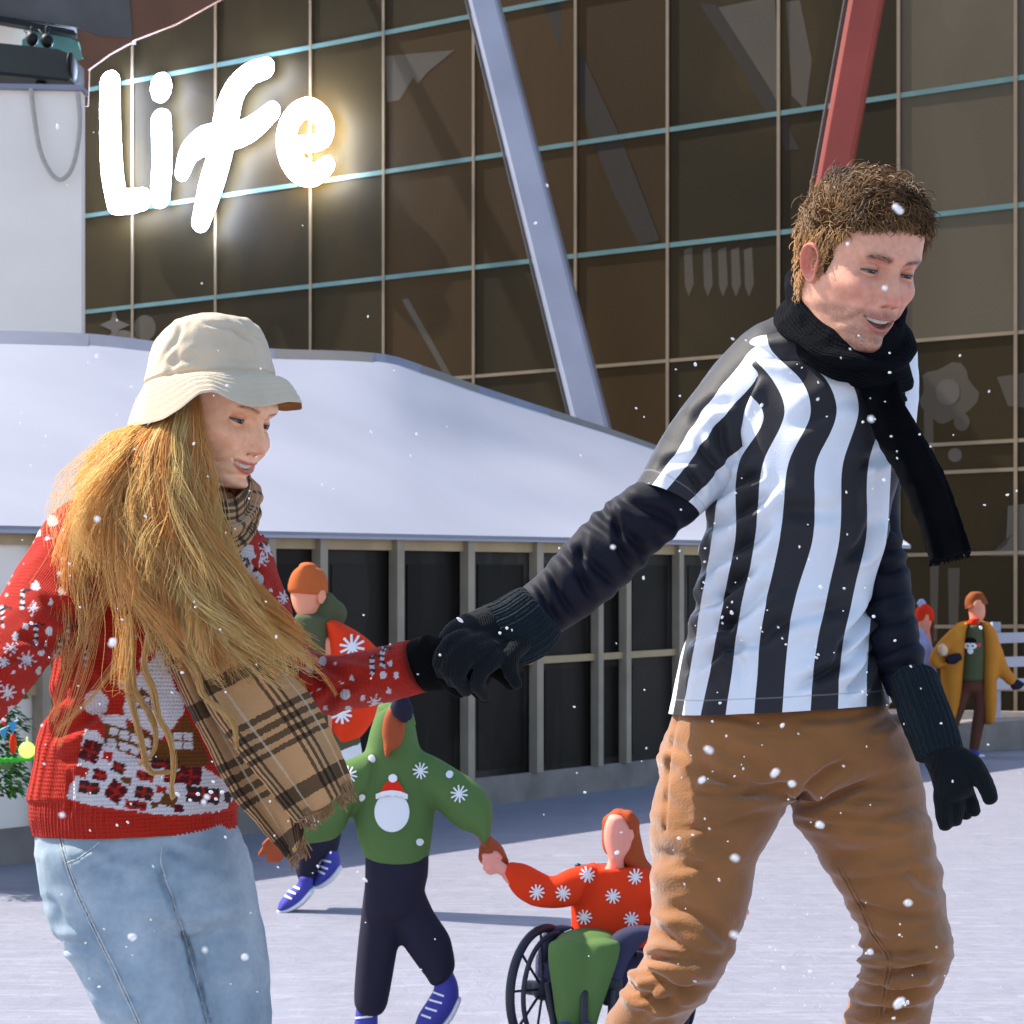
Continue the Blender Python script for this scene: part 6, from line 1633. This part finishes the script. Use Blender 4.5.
bd_ = [(392 + 17 * math.cos(a_), 812 + 20 * math.sin(a_)) for a_ in np.linspace(0, 2 * math.pi, 30, endpoint=False)]   # a plain snowball under a red bobble cap
blob_decal(m, bv, 0, 0, 0, 0, .004, D4, S(238, 238, 240), 0, 0, bd_)
blob_decal(m, bv, 0, 0, 0, 0, .006, D4, S(226, 50, 30), 0, 0, [(380, 793), (385, 784), (391, 778), (397, 780), (402, 787), (405, 793), (392, 791)])
blob_decal(m, bv, 393, 778, 4.2, 4.2, .008, D4, S(240, 240, 242)); blob_decal(m, bv, 0, 0, 0, 0, .008, D4, S(240, 240, 242), 0, 0, [(377, 794), (384, 791), (392, 790), (400, 791), (407, 794), (407, 799), (400, 797), (392, 796), (384, 797), (377, 799)])
M_print = cmat('printed_motif', None, .85, .03, 9, spec=.1)
m.build('capped_print', M_print, hood)

# ---- skater in the rust beanie
D7 = 7.4
og = thing('person', 'skater in a rust beanie, olive hood and orange sweater standing behind the green skater', 'person', W(312, 910, D7) * [1, 1, 0])
pc('body', K_peach, og, ring([(294, 572, 322, 572), (291, 585, 325, 586), (291, 600, 322, 603), (296, 612, 317, 614), (303, 620, 313, 620)], D7 - .01, .06), ring([(300, 612, 322, 612), (302, 640, 322, 640)], D7 + .01, .05),
   ring([(305, 640, 350, 640), (308, 700, 350, 700), (312, 750, 352, 750)], D7 + .01, .08), ring([(320, 750, 356, 750), (306, 800, 340, 800), (300, 840, 326, 840), (300, 872, 314, 874)], D7, .05), ring([(330, 750, 348, 750), (325, 800, 340, 800), (327, 845, 333, 845)], D7 + .06, .03), vox=.012)
pc('hair', K_navy, og, ring([(318, 584, 328, 584), (320, 590, 328, 592), (321, 602, 325, 604)], D7 + .01, .05))
pc('ear', K_peach, og, ring([(318, 591, 325, 591), (317, 597, 326, 597), (319, 603, 323, 603)], D7 - .05, .014))
pc('beanie', K_beanie, og, ring([(299, 567, 317, 567), (294, 571, 323, 571), (290, 578, 327, 578), (288, 586, 328, 588), (288, 590, 328, 592)], D7 - .005, .078))
pc('hood', K_olive, og, ring([(322, 595, 334, 598), (305, 606, 345, 606), (294, 618, 347, 616), (293, 628, 340, 630), (296, 634, 332, 638)], D7 + .05, .085), ring([(294, 617, 330, 620), (298, 640, 328, 644), (304, 660, 328, 664), (308, 700, 329, 704), (312, 742, 331, 744)], D7 - .045, .05), ring([(314, 736, 361, 738), (316, 742, 360, 745), (320, 747, 354, 748)], D7, .10), vox=.012)
oj = pc('jumper', K_org, og, ring([(326, 625, 340, 622), (326, 632, 358, 632), (326, 645, 374, 645), (326, 662, 384, 662), (327, 690, 386, 692), (328, 715, 376, 716), (329, 738, 362, 736), (331, 742, 356, 740)], D7, .10), ring([(292, 628, 300, 622), (290, 650, 302, 645), (293, 690, 306, 690), (300, 735, 314, 735)], D7, .08), vox=.012)
bv = bvh_of([oj])
for (x, y, r_) in ((352, 647, 12), (342, 714, 10), (366, 690, 10)): m = M(); star_decal(m, bv, x, y, r_, 2.3, .005, D7, 5); m.build('snowflake_print', K_snow, oj)
pc('shorts', K_white, og, ring([(322, 738, 360, 740), (318, 760, 362, 760), (312, 785, 354, 785), (306, 805, 346, 806)], D7 + .01, .095))
pc('leggings', K_navy, og, ring([(304, 795, 340, 796), (299, 825, 336, 832), (297, 850, 322, 855), (296, 872, 314, 880), (299, 879, 311, 883)], D7, .06), ring([(316, 800, 346, 802), (318, 830, 342, 832), (321, 848, 338, 850), (323, 855, 336, 856)], D7 + .06, .06), vox=.012)
wskate(og, ring([(299, 876, 313, 879), (297, 884, 312, 890), (288, 892, 308, 899), (280, 901, 296, 906), (278, 907, 286, 909)], D7 - .02, .05), ring([(310, 888, 313, 894), (298, 900, 303, 905), (287, 907, 292, 911), (279, 908, 282, 913)], D7 - .02, .05), [[(291, 886), (300, 889)], [(288, 891), (296, 894)], [(285, 896), (292, 899)]], D7)
wskate(og, ring([(323, 851, 338, 852), (322, 859, 340, 861), (318, 868, 338, 873), (313, 876, 328, 881), (312, 882, 320, 884)], D7 + .05, .05), ring([(338, 866, 341, 871), (329, 876, 333, 881), (318, 883, 322, 888), (312, 884, 314, 888)], D7 + .05, .05), [[(322, 860), (331, 862)], [(320, 866), (328, 869)], [(318, 871), (325, 874)]], D7)

# ---- wheelchair and its user
D5 = 4.84
wc = thing('wheelchair', 'navy wheelchair on the ice beside the tan trousered man', 'wheelchair', W(590, 1054, D5) * [1, 1, 0])
def wheel(cx, cy, rx, ry, d, yaw):
    """hand rim wheel, turned so that it shows as an ellipse"""
    Rm = ry * d / FOC; c = W(cx, cy, d); ux = np.array([math.cos(yaw), math.sin(yaw), 0]); uz = np.array([0, 0, 1.]); ax = np.cross(ux, uz)
    a_ = np.linspace(0, 2 * np.pi, 64, endpoint=False)
    def torus(rr_, tr, off):
        b_ = np.linspace(0, 2 * np.pi, 12, endpoint=False)
        G_ = c + ax * off + ((rr_ + tr * np.cos(b_)[None, :, None]) * (np.cos(a_)[:, None, None] * ux + np.sin(a_)[:, None, None] * uz)) + tr * np.sin(b_)[None, :, None] * ax
        n_ = 64; i = np.arange(n_)[:, None]; j = np.arange(12)[None]
        F_ = np.stack([i * 12 + j, i * 12 + (j + 1) % 12, ((i + 1) % n_) * 12 + (j + 1) % 12, ((i + 1) % n_) * 12 + j], -1).reshape(-1, 4); return G_.reshape(-1, 3), F_
    m = M(); m.add(*torus(Rm - .011, .011, 0)); w_ = m.build('wheel', K_metal, wc)
    m = M(); m.add(*torus(Rm * .86, .006, .03)); m.build('hand_rim', K_metal, w_)
    m = M()
    for k in range(9):
        t_ = 2 * np.pi * k / 9 + .25; m.tube([c, c + (math.cos(t_) * ux + math.sin(t_) * uz) * (Rm - .012)], .0034, 6)
    m.ell(c, (.028, .028, .028)); m.tube([c - ax * .04, c + ax * .09], .018, 12); m.build('spokes', K_metal, w_)
wheel(543, 989, 35, 65, D5 - .02, R(57)); wheel(650, 989, 35, 65, D5 - .02, R(123))
def pbox(x0, y0, x1, y1, d0, d1, mat, name, r_=4):
    P, F = lump([(x0 + r_, y0, x1 - r_, y0, (d0 + d1) / 2, (d1 - d0) / 2 * .9), (x0, y0 + r_, x1, y0 + r_, (d0 + d1) / 2, (d1 - d0) / 2), (x0, y1 - r_, x1, y1 - r_, (d0 + d1) / 2, (d1 - d0) / 2), (x0 + r_, y1, x1 - r_, y1, (d0 + d1) / 2, (d1 - d0) / 2 * .9)], 24, 40, 4., True, True, .1)
    m = M(); m.add(P, F); return m.build(name, mat, wc)
pbox(536, 955, 650, 985, D5 - .05, D5 + .22, K_seat, 'seat'); pbox(576, 866, 646, 960, D5 + .16, D5 + .22, K_seat, 'backrest')
m = M(); m.add(*lump(ring([(537, 962, 548, 968), (539, 945, 552, 948), (545, 932, 560, 934), (556, 926, 572, 928)], D5 + .02, .03), 20, 24, 2.2, full=True)); m.build('armrest', K_seat, wc)
m = M(); m.add(*lump(ring([(605, 972, 622, 979), (606, 950, 628, 964), (614, 934, 637, 950), (632, 926, 648, 938), (650, 926, 656, 936)], D5 - .10, .03), 20, 24, 2.2, full=True)); m.build('armrest', K_seat, wc)
pbox(598, 972, 622, 1002, D5 - .12, D5 - .02, K_metal, 'frame_box')
m = M()
for pth in ([(598, 992, D5 - .16), (586, 992, D5 - .18), (584, 1000, D5 - .19), (584, 1046, D5 - .2)], [(612, 992, D5 - .14), (610, 1040, D5 - .16)], [(548, 985, D5 - .12), (556, 1042, D5 - .18)], [(543, 989, D5), (650, 989, D5)], [(578, 866, D5 + .18), (578, 985, D5 + .12)], [(648, 866, D5 + .18), (648, 985, D5 + .12)]):
    m.tube(ppath(pth, 16) if len(pth) > 2 else np.array([W(*p) for p in pth]), .0085, 10)
m.build('frame', K_metal, wc)
pbox(550, 1036, 614, 1043, D5 - .24, D5 - .15, K_metal, 'footrest', 2)
for x_ in (556, 640):
    m = M(); c = W(x_, 1044, D5 - .1); m.add(*tube_arrays(np.array([c - [.008, 0, 0], c + [.008, 0, 0]]), .024, 20)); m.build('caster', K_metal, wc)
wu = thing('person', 'woman with auburn hair and orange snowflake sweater sitting in the wheelchair', 'person', W(590, 980, D5 + .02))
pc('body', K_pink, wu, ring([(608, 817, 624, 818), (604, 828, 632, 830), (604, 843, 631, 846), (607, 854, 624, 857), (610, 860, 618, 861)], D5 + .01, .034), ring([(612, 846, 627, 846), (608, 862, 624, 862), (602, 872, 626, 872), (592, 880, 636, 880)], D5 + .02, .028), ring([(585, 880, 640, 880), (588, 915, 638, 915), (585, 935, 638, 935)], D5 + .05, .035),
   ring([(582, 880, 580, 895), (550, 890, 548, 900), (520, 878, 514, 890), (505, 864, 498, 872)], D5 - .02, .018), ring([(640, 880, 640, 896), (690, 900, 690, 912), (730, 910, 730, 922)], D5, .018), ring([(555, 945, 580, 945), (558, 1000, 575, 1000), (562, 1036, 576, 1036)], D5 - .14, .02), ring([(590, 945, 615, 945), (582, 1000, 600, 1000), (580, 1036, 592, 1036)], D5 - .14, .02), vox=.007)
pc('ear', K_pink, wu, ring([(627, 830, 633, 830), (627, 836, 634, 837), (628, 842, 631, 842)], D5 - .005, .008))
pc('hair', K_hairb, wu, ring([(612, 812, 628, 813), (603, 818, 638, 818), (602, 830, 640, 832), (602, 845, 643, 846), (606, 854, 646, 858), (620, 862, 652, 866), (628, 872, 655, 872)], D5 + .045, .042), ring([(624, 812, 634, 813), (621, 820, 640, 822), (624, 832, 638, 832)], D5 + .02, .03), vox=.006)
oj = pc('jumper', K_org, wu, ring([(594, 863, 606, 868), (582, 867, 648, 866), (573, 878, 656, 878), (570, 895, 658, 895), (571, 915, 657, 915), (571, 940, 654, 940)], D5 + .04, .066),
        ring([(590, 864, 574, 906), (570, 868, 560, 908), (552, 876, 545, 908), (540, 871, 530, 905), (526, 864, 514, 894), (512, 862, 503, 875)], D5 - .01, .036), ring([(644, 868, 636, 905), (668, 880, 662, 914), (700, 894, 698, 922), (732, 905, 730, 924)], D5 + .01, .034), vox=.007)
fingers('hand', K_pink, wu, [[(495, 860, D5 - .03, 4), (488, 863, D5 - .04, 3.8), (484, 862, D5 - .045, 3)], [(495, 864, D5 - .03, 4), (489, 868, D5 - .04, 3.6), (485, 868, D5 - .04, 3)], [(498, 868, D5 - .03, 3.6), (492, 872, D5 - .035, 3.2), (488, 872, D5 - .035, 2.8)], [(496, 856, D5 - .03, 4), (489, 857, D5 - .04, 3.6), (484, 856, D5 - .04, 3)], [(499, 858, D5 - .01, 3.8), (493, 852, D5 + .01, 3.4), (488, 852, D5 + .01, 3)]],
        ring([(508, 866, 502, 876), (500, 860, 494, 872), (493, 856, 488, 868)], D5 - .025, .016), .0042)
fingers('hand', K_pink, wu, [[(736, 908, D5, 4), (741, 912, D5 - .01, 3.6), (744, 918, D5 - .01, 3)], [(736, 912, D5, 4), (740, 918, D5 - .01, 3.4), (741, 924, D5 - .01, 2.8)], [(733, 915, D5, 3.6), (736, 922, D5, 3.2), (737, 927, D5, 2.8)], [(738, 905, D5, 3.8), (744, 908, D5, 3.4), (747, 913, D5, 2.8)], [(734, 906, D5 - .01, 3.6), (738, 902, D5 - .02, 3.2), (743, 902, D5 - .02, 2.8)]],
        ring([(728, 905, 726, 922), (736, 906, 734, 920)], D5, .016), .0042)
pc('trousers', K_green, wu, ring([(556, 940, 616, 940), (549, 946, 620, 946), (549, 960, 618, 962)], D5 - .06, .10), ring([(548, 945, 590, 944), (548, 960, 592, 960), (552, 990, 594, 990), (556, 1020, 588, 1020), (560, 1036, 582, 1036)], D5 - .15, .04), ring([(584, 944, 621, 944), (582, 962, 618, 960), (578, 995, 606, 995), (578, 1020, 598, 1020), (578, 1036, 594, 1036)], D5 - .15, .04), vox=.007)
for x_ in (564, 586): pc('shoe', K_blue, wu, ring([(x_ - 6, 1026, x_ + 8, 1026), (x_ - 8, 1034, x_ + 9, 1034), (x_ - 7, 1037, x_ + 8, 1037)], D5 - .19, .045))
bv = bvh_of([oj])
for (x, y) in ((587, 875), (635, 877), (613, 896), (585, 917), (631, 919), (537, 892), (563, 893)): m = M(); star_decal(m, bv, x, y, 7.6, 1.6, .003, D5, 5, (1, 1, 1), .1); m.build('snowflake_print', K_snow, oj)

# ---- couple far across the rink
DF = 17.2
fm = thing('person', 'man in a long mustard coat and red neckerchief skating by the far railing', 'person', W(972, 757, DF) * [1, 1, 0])
pc('body', K_peach, fm, ring([(971, 600, 982, 600), (968, 606, 985, 606), (969, 614, 985, 615), (972, 621, 982, 621)], DF, .075), ring([(970, 612, 979, 612), (969, 626, 979, 626)], DF, .05), ring([(962, 632, 988, 632), (964, 680, 986, 680)], DF + .03, .08), ring([(964, 676, 976, 676), (955, 700, 966, 704), (950, 720, 957, 722), (946, 748, 953, 750)], DF, .05), ring([(973, 676, 983, 676), (976, 705, 985, 705), (973, 730, 981, 730), (971, 752, 977, 752)], DF, .05), vox=.02)
pc('hair', K_hair2, fm, ring([(969, 594, 983, 594), (966, 598, 986, 599), (965, 604, 987, 604), (966, 608, 972, 607)], DF + .02, .085))
pc('neckerchief', K_red, fm, ring([(969, 620, 979, 619), (968, 623, 978, 623), (970, 626, 977, 626)], DF - .05, .05))
gs_ = pc('top', K_olive, fm, ring([(966, 627, 982, 627), (964, 650, 984, 650), (962, 679, 983, 679)], DF - .03, .09))
pc('trousers', K_brn, fm, ring([(962, 675, 983, 675), (961, 690, 985, 690)], DF, .09), ring([(961, 682, 974, 682), (956, 702, 967, 704), (950, 726, 958, 728), (949, 746, 956, 748)], DF, .06), ring([(971, 682, 985, 682), (974, 704, 988, 706), (971, 730, 983, 730), (969, 752, 978, 752)], DF, .06), vox=.018)
cr = pc('coat', K_must, fm, ring([(958, 625, 968, 623), (948, 632, 966, 630), (942, 645, 965, 645), (941, 670, 963, 672), (942, 700, 959, 703), (945, 720, 953, 724)], DF, .12), ring([(979, 623, 990, 625), (981, 632, 996, 632), (982, 650, 999, 650), (982, 680, 996, 680), (983, 705, 996, 705), (984, 723, 994, 721)], DF, .12),
        ring([(952, 628, 960, 640), (938, 642, 950, 652), (929, 660, 938, 662), (936, 669, 944, 662), (948, 663, 952, 656)], DF - .10, .06), ring([(990, 626, 984, 650), (1001, 646, 993, 660), (1007, 664, 998, 674), (1016, 678, 1009, 686)], DF, .07), ring([(955, 624, 992, 624), (950, 634, 996, 634), (948, 690, 994, 690)], DF + .10, .04), vox=.02)
pc('glove', K_navy, fm, ring([(946, 658, 949, 664), (952, 654, 955, 664), (959, 653, 961, 660)], DF - .16, .05)); pc('glove', K_navy, fm, ring([(1011, 682, 1014, 690), (1017, 679, 1020, 689), (1022, 682, 1023, 686)], DF, .05))
bv = bvh_of([gs_]); m = M(); blob_decal(m, bv, 971, 641, 5, 3.6, .012, DF, S(26, 22, 24)); blob_decal(m, bv, 969, 646, 3.4, 3, .02, DF, S(240, 240, 240)); blob_decal(m, bv, 973, 646, 3.4, 3, .02, DF, S(240, 240, 240)); blob_decal(m, bv, 971, 651, 2.4, 3.2, .018, DF, S(240, 240, 240)); blob_decal(m, bv, 978, 645, 1.4, 2, .03, DF, S(226, 70, 90)); blob_decal(m, bv, 969.5, 646, .7, .9, .028, DF, S(20, 20, 20)); blob_decal(m, bv, 973, 646, .7, .9, .028, DF, S(20, 20, 20)); m.build('penguin_print', M_print, gs_)
for rows, sole in ((ring([(949, 746, 956, 748), (948, 752, 957, 753), (950, 756, 961, 757)], DF, .06), ring([(949, 755, 962, 756), (950, 757, 961, 758)], DF, .06)), (ring([(969, 750, 978, 750), (968, 754, 980, 754), (970, 756, 984, 757)], DF, .06), ring([(969, 756, 985, 756), (970, 758, 984, 758)], DF, .06))):
    b_ = pc('skate', K_blue, fm, rows); pc('sole', K_white, b_, sole)
fw = thing('person', 'woman in red bobble hat and lavender coat holding the mustard coated man by the arm', 'person', W(925, 752, DF + .25) * [1, 1, 0])
DW = DF + .25
pc('body', K_peach, fw, ring([(920, 612, 931, 612), (918, 620, 932, 620), (919, 627, 930, 628), (922, 632, 927, 632)], DW - .02, .07), ring([(918, 632, 930, 632), (914, 660, 934, 660), (914, 690, 934, 690)], DW, .07), ring([(915, 690, 924, 690), (912, 745, 919, 745)], DW, .05), ring([(925, 690, 934, 690), (926, 745, 933, 745)], DW, .05), vox=.02)
pc('hat', K_red, fw, ring([(920, 606, 929, 606), (916, 609, 933, 610), (915, 615, 934, 616), (915, 620, 934, 620)], DW, .085)); pc('bobble', K_lav, fw, ring([(919, 600, 924, 600), (917, 603, 926, 603), (919, 607, 924, 607)], DW, .04))
pc('hair', K_dkh, fw, ring([(925, 618, 934, 620), (923, 632, 934, 634), (924, 645, 933, 645), (926, 654, 931, 654)], DW + .05, .07))
pc('scarf', K_lav, fw, ring([(916, 630, 924, 630), (914, 636, 925, 637), (917, 642, 922, 642)], DW - .05, .06))
pc('coat', K_lav, fw, ring([(914, 634, 928, 636), (911, 650, 934, 652), (909, 680, 937, 680), (906, 705, 940, 705)], DW, .10), ring([(918, 640, 930, 648), (922, 655, 932, 662), (930, 664, 938, 668), (940, 662, 944, 668)], DW - .15, .05), vox=.02)
fingers('mitten', flat('beige_mitten', (222, 190, 156)), fw, [[(943, 646, DW - .42, 2.6), (946, 650, DW - .43, 2.4), (946, 654, DW - .42, 2)]], ring([(938, 647, 944, 644), (938, 652, 946, 650), (940, 655, 945, 655)], DW - .42, .04), .012)
pc('trousers', K_navy, fw, ring([(914, 700, 925, 700), (912, 725, 921, 725), (911, 746, 919, 746)], DW, .06), ring([(924, 700, 936, 700), (925, 725, 934, 725), (925, 746, 933, 746)], DW, .06))
for x_ in (914, 928): pc('skate', K_blue, fw, ring([(x_ - 3, 743, x_ + 5, 743), (x_ - 4, 749, x_ + 7, 750), (x_ - 3, 752, x_ + 8, 754)], DW, .06))

# =================================================================== decorated tree at the left edge
DT = 8.0
tr = thing('christmas_tree', 'decorated green Christmas tree with bauble and bunting at the left edge', 'tree', W(-16, 640 + FOC / DT, DT) * [1, 1, 0])
K_leaf = cmat('fir_needles', None, .7, .15, 12, spec=.2, transl=.12)
tq = np.random.default_rng(31); m = M()
ax_ = W(-18, 640, DT)
def pxm(v): return v * DT / FOC
for k in range(3000):
    h_ = tq.random() ** .8; yy = 596 + 196 * h_; tier = (h_ * 6.2) % 1.0
    rad = pxm((10 + 52 * h_ ** .9) * (.55 + .55 * tier)) * (1 - .0) * math.sqrt(tq.uniform(.25, 1.)); an = tq.uniform(0, 6.283)
    p = ax_ * [1, 1, 0] + np.array([math.cos(an) * rad, math.sin(an) * rad, CAMZ + (640 - yy) * DT / FOC - .02 * tier])
    dr = np.array([math.cos(an), math.sin(an), -.45 + tq.normal(0, .2)]) + tq.normal(0, .25, 3); dr /= np.linalg.norm(dr)
    sd_ = np.cross(dr, [0, 0, 1]) + tq.normal(0, .3, 3); sd_ /= np.linalg.norm(sd_); L_ = pxm(tq.uniform(6, 13)); w_ = pxm(tq.uniform(1.6, 3.2))
    g_c = tq.random(); cc = np.array(S(34, 84, 30)) * (1 - g_c) + np.array(S(92, 142, 48)) * g_c
    m.add([p, p + dr * L_ * .5 + sd_ * w_, p + dr * L_, p + dr * L_ * .5 - sd_ * w_ + [0, 0, .003]], [[0, 1, 2, 3]], cc)
m.build('crown', K_leaf, tr, False)
m = M(); m.tube([ax_ * [1, 1, 0] + [0, 0, .12], ax_ * [1, 1, 0] + [0, 0, 1.1]], [.05, .015], 12); m.build('trunk', flat('bark', (88, 60, 40)), tr)
m = M(); m.add(*tube_arrays(np.array([ax_ * [1, 1, 0] + [0, 0, .0], ax_ * [1, 1, 0] + [0, 0, .16]]), np.array([.04, .05]), 24)); m.build('pot', K_red, tr)
def orn(name, mat, x, y, rx, ry, dz=-.25): mm = M(); c = W(x, y, DT + dz); mm.ell(c, (pxm(rx), pxm(rx), pxm(ry)), None, 14); mm.tube([c + [0, 0, pxm(ry)], c + [0, 0, pxm(ry + 4)]], pxm(.8), 6); return mm.build(name, mat, tr)
orn('bauble', emat('lit_bauble', S(170, 220, 90), .9), 27, 750, 8, 8); orn('ornament', K_red, 13, 744, 3.5, 10); orn('bauble', K_green, 6, 764, 7, 6)
mm = M(); q = ppath([(-30, 756, DT - .24), (-5, 760, DT - .28), (15, 760, DT - .26), (38, 757, DT - .2)], 40); mm.tube(q, pxm(2.6) * (1 + .3 * np.sin(np.arange(40) * 1.9)), 8); mm.build('garland', flat('tinsel', (72, 176, 62)), tr)
K_flag = flat('blue_flag', (62, 150, 190))
for (x, y) in ((-9, 735), (3, 733), (12, 727)):
    mm = M(); A_ = [W(x - 4, y - 4, DT - .27), W(x + 5, y - 6, DT - .27), W(x + 1, y + 7, DT - .28)]; mm.add(A_ + [p + np.array([0, .004, 0]) for p in A_], [[0, 1, 2, -1], [5, 4, 3, -1], [0, 3, 4, 1], [1, 4, 5, 2], [2, 5, 3, 0]]); mm.build('flag', K_flag, tr, False)
mm = M(); q = ppath([(-20, 735, DT - .26), (0, 730, DT - .27), (18, 720, DT - .25)], 12); mm.tube(q, pxm(.8), 6); mm.build('string', K_snow, tr)
for k, (x, y) in enumerate(((4, 712),)):
    mm = M()
    for s_ in range(6): mm.tube([W(x, y - 6 + s_ * 3, DT - .26), W(x + .4, y - 3 + s_ * 3, DT - .26)], pxm(1.8), 8, (S(228, 40, 40) if s_ % 2 else S(240, 240, 240)))
    mm.build('candy_stick', M_print, tr)

# =================================================================== falling snow
sq = np.random.default_rng(44); m = M()
def flake(x, y, d, r, asp=1., rot=0., thin=.5):
    n, k = (8, 6) if r < 2 else (18, 12)
    th = np.linspace(0, np.pi, k); ph = np.linspace(0, 2 * np.pi, n, endpoint=False); T_, H_ = np.meshgrid(th, ph, indexing='ij')
    v = np.stack([np.sin(T_) * np.cos(H_) * asp, np.cos(T_) * thin, np.sin(T_) * np.sin(H_)], -1); c, s = math.cos(rot), math.sin(rot)
    v = v * (1 + .22 * vnoise(v * 2.1 + sq.uniform(0, 50), 3))[..., None]
    v = np.stack([v[..., 0] * c - v[..., 2] * s, v[..., 1], v[..., 0] * s + v[..., 2] * c], -1)
    m.add((W(x, y, d) + v.reshape(-1, 3) * r * d / FOC), gridF(k, n, True))
for k in range(330):
    x, y = sq.uniform(0, 1024), sq.uniform(120, 1024)
    if sq.random() < .8:      # thickest round the couple
        x = sq.normal(790, 95) if sq.random() < .62 else sq.normal(160, 110); y = sq.uniform(330, 1010)
    flake(x, y, sq.uniform(1.5, 2.48), sq.choice([.7, 1.0, 1.3, 1.8], p=[.42, .33, .18, .07]), sq.uniform(1, 1.7), sq.uniform(0, 3.1))
for (x, y, r, a_, t_) in ((898, 209, 5.5, 1.9, .7), (885, 288, 4, 1, 0), (871, 419, 4.5, 1.2, .9), (613, 547, 3.5, 1.1, 0), (460, 620, 3, 2.2, .6), (500, 633, 2.6, 1, 0), (709, 750, 5.5, 1.4, .4), (702, 780, 4.5, 1.5, -.6), (775, 773, 5, 1.6, -.8), (792, 784, 5, 1.2, 0), (820, 825, 5.5, 1.3, .2), (899, 1003, 6.5, 1.8, -.8), (735, 858, 5, 1.3, .2), (870, 952, 4.5, 1.2, 0), (735, 935, 5, 1.5, .3), (908, 903, 5, 1.4, 0), (132, 937, 6, 1.2, 0), (198, 794, 3, 1.3, .2), (204, 802, 3.5, 1.2, .2), (211, 792, 3, 1.5, .2), (216, 799, 2.4, 1.5, .2), (112, 644, 5, 1.2, 0), (97, 519, 4.5, 1, 0), (245, 957, 5, 1.2, 0), (205, 950, 4, 1, 0), (113, 641, 5, 1.1, 0), (222, 792, 3, 1.4, -.3), (190, 800, 2.6, 1.2, 0), (207, 797, 4, 1.2, 0), (62, 815, 4, 1.3, 0), (440, 655, 2.2, 1, 0), (507, 628, 2.6, 1, 0), (884, 480, 3, 1, 0)):
    flake(x, y, sq.uniform(.75, 1.2) if r > 3.2 else 2.3, r * .62, a_, -t_, .6)
K_flk = cmat('snow_flakes', (.84, .85, .88), .9, .0, spec=.0, transl=.5)
_nt = K_flk.node_tree; _o = _nt.nodes['Material Output']; _s = _o.inputs[0].links[0].from_socket
_tp = _nt.nodes.new('ShaderNodeBsdfTransparent'); _mx = _nt.nodes.new('ShaderNodeMixShader'); _mx.inputs[0].default_value = .3
_nt.links.new(_s, _mx.inputs[1]); _nt.links.new(_tp.outputs[0], _mx.inputs[2]); _nt.links.new(_mx.outputs[0], _o.inputs[0])
tag(m.build('falling_snow', K_flk, None), None, None, kind='stuff')
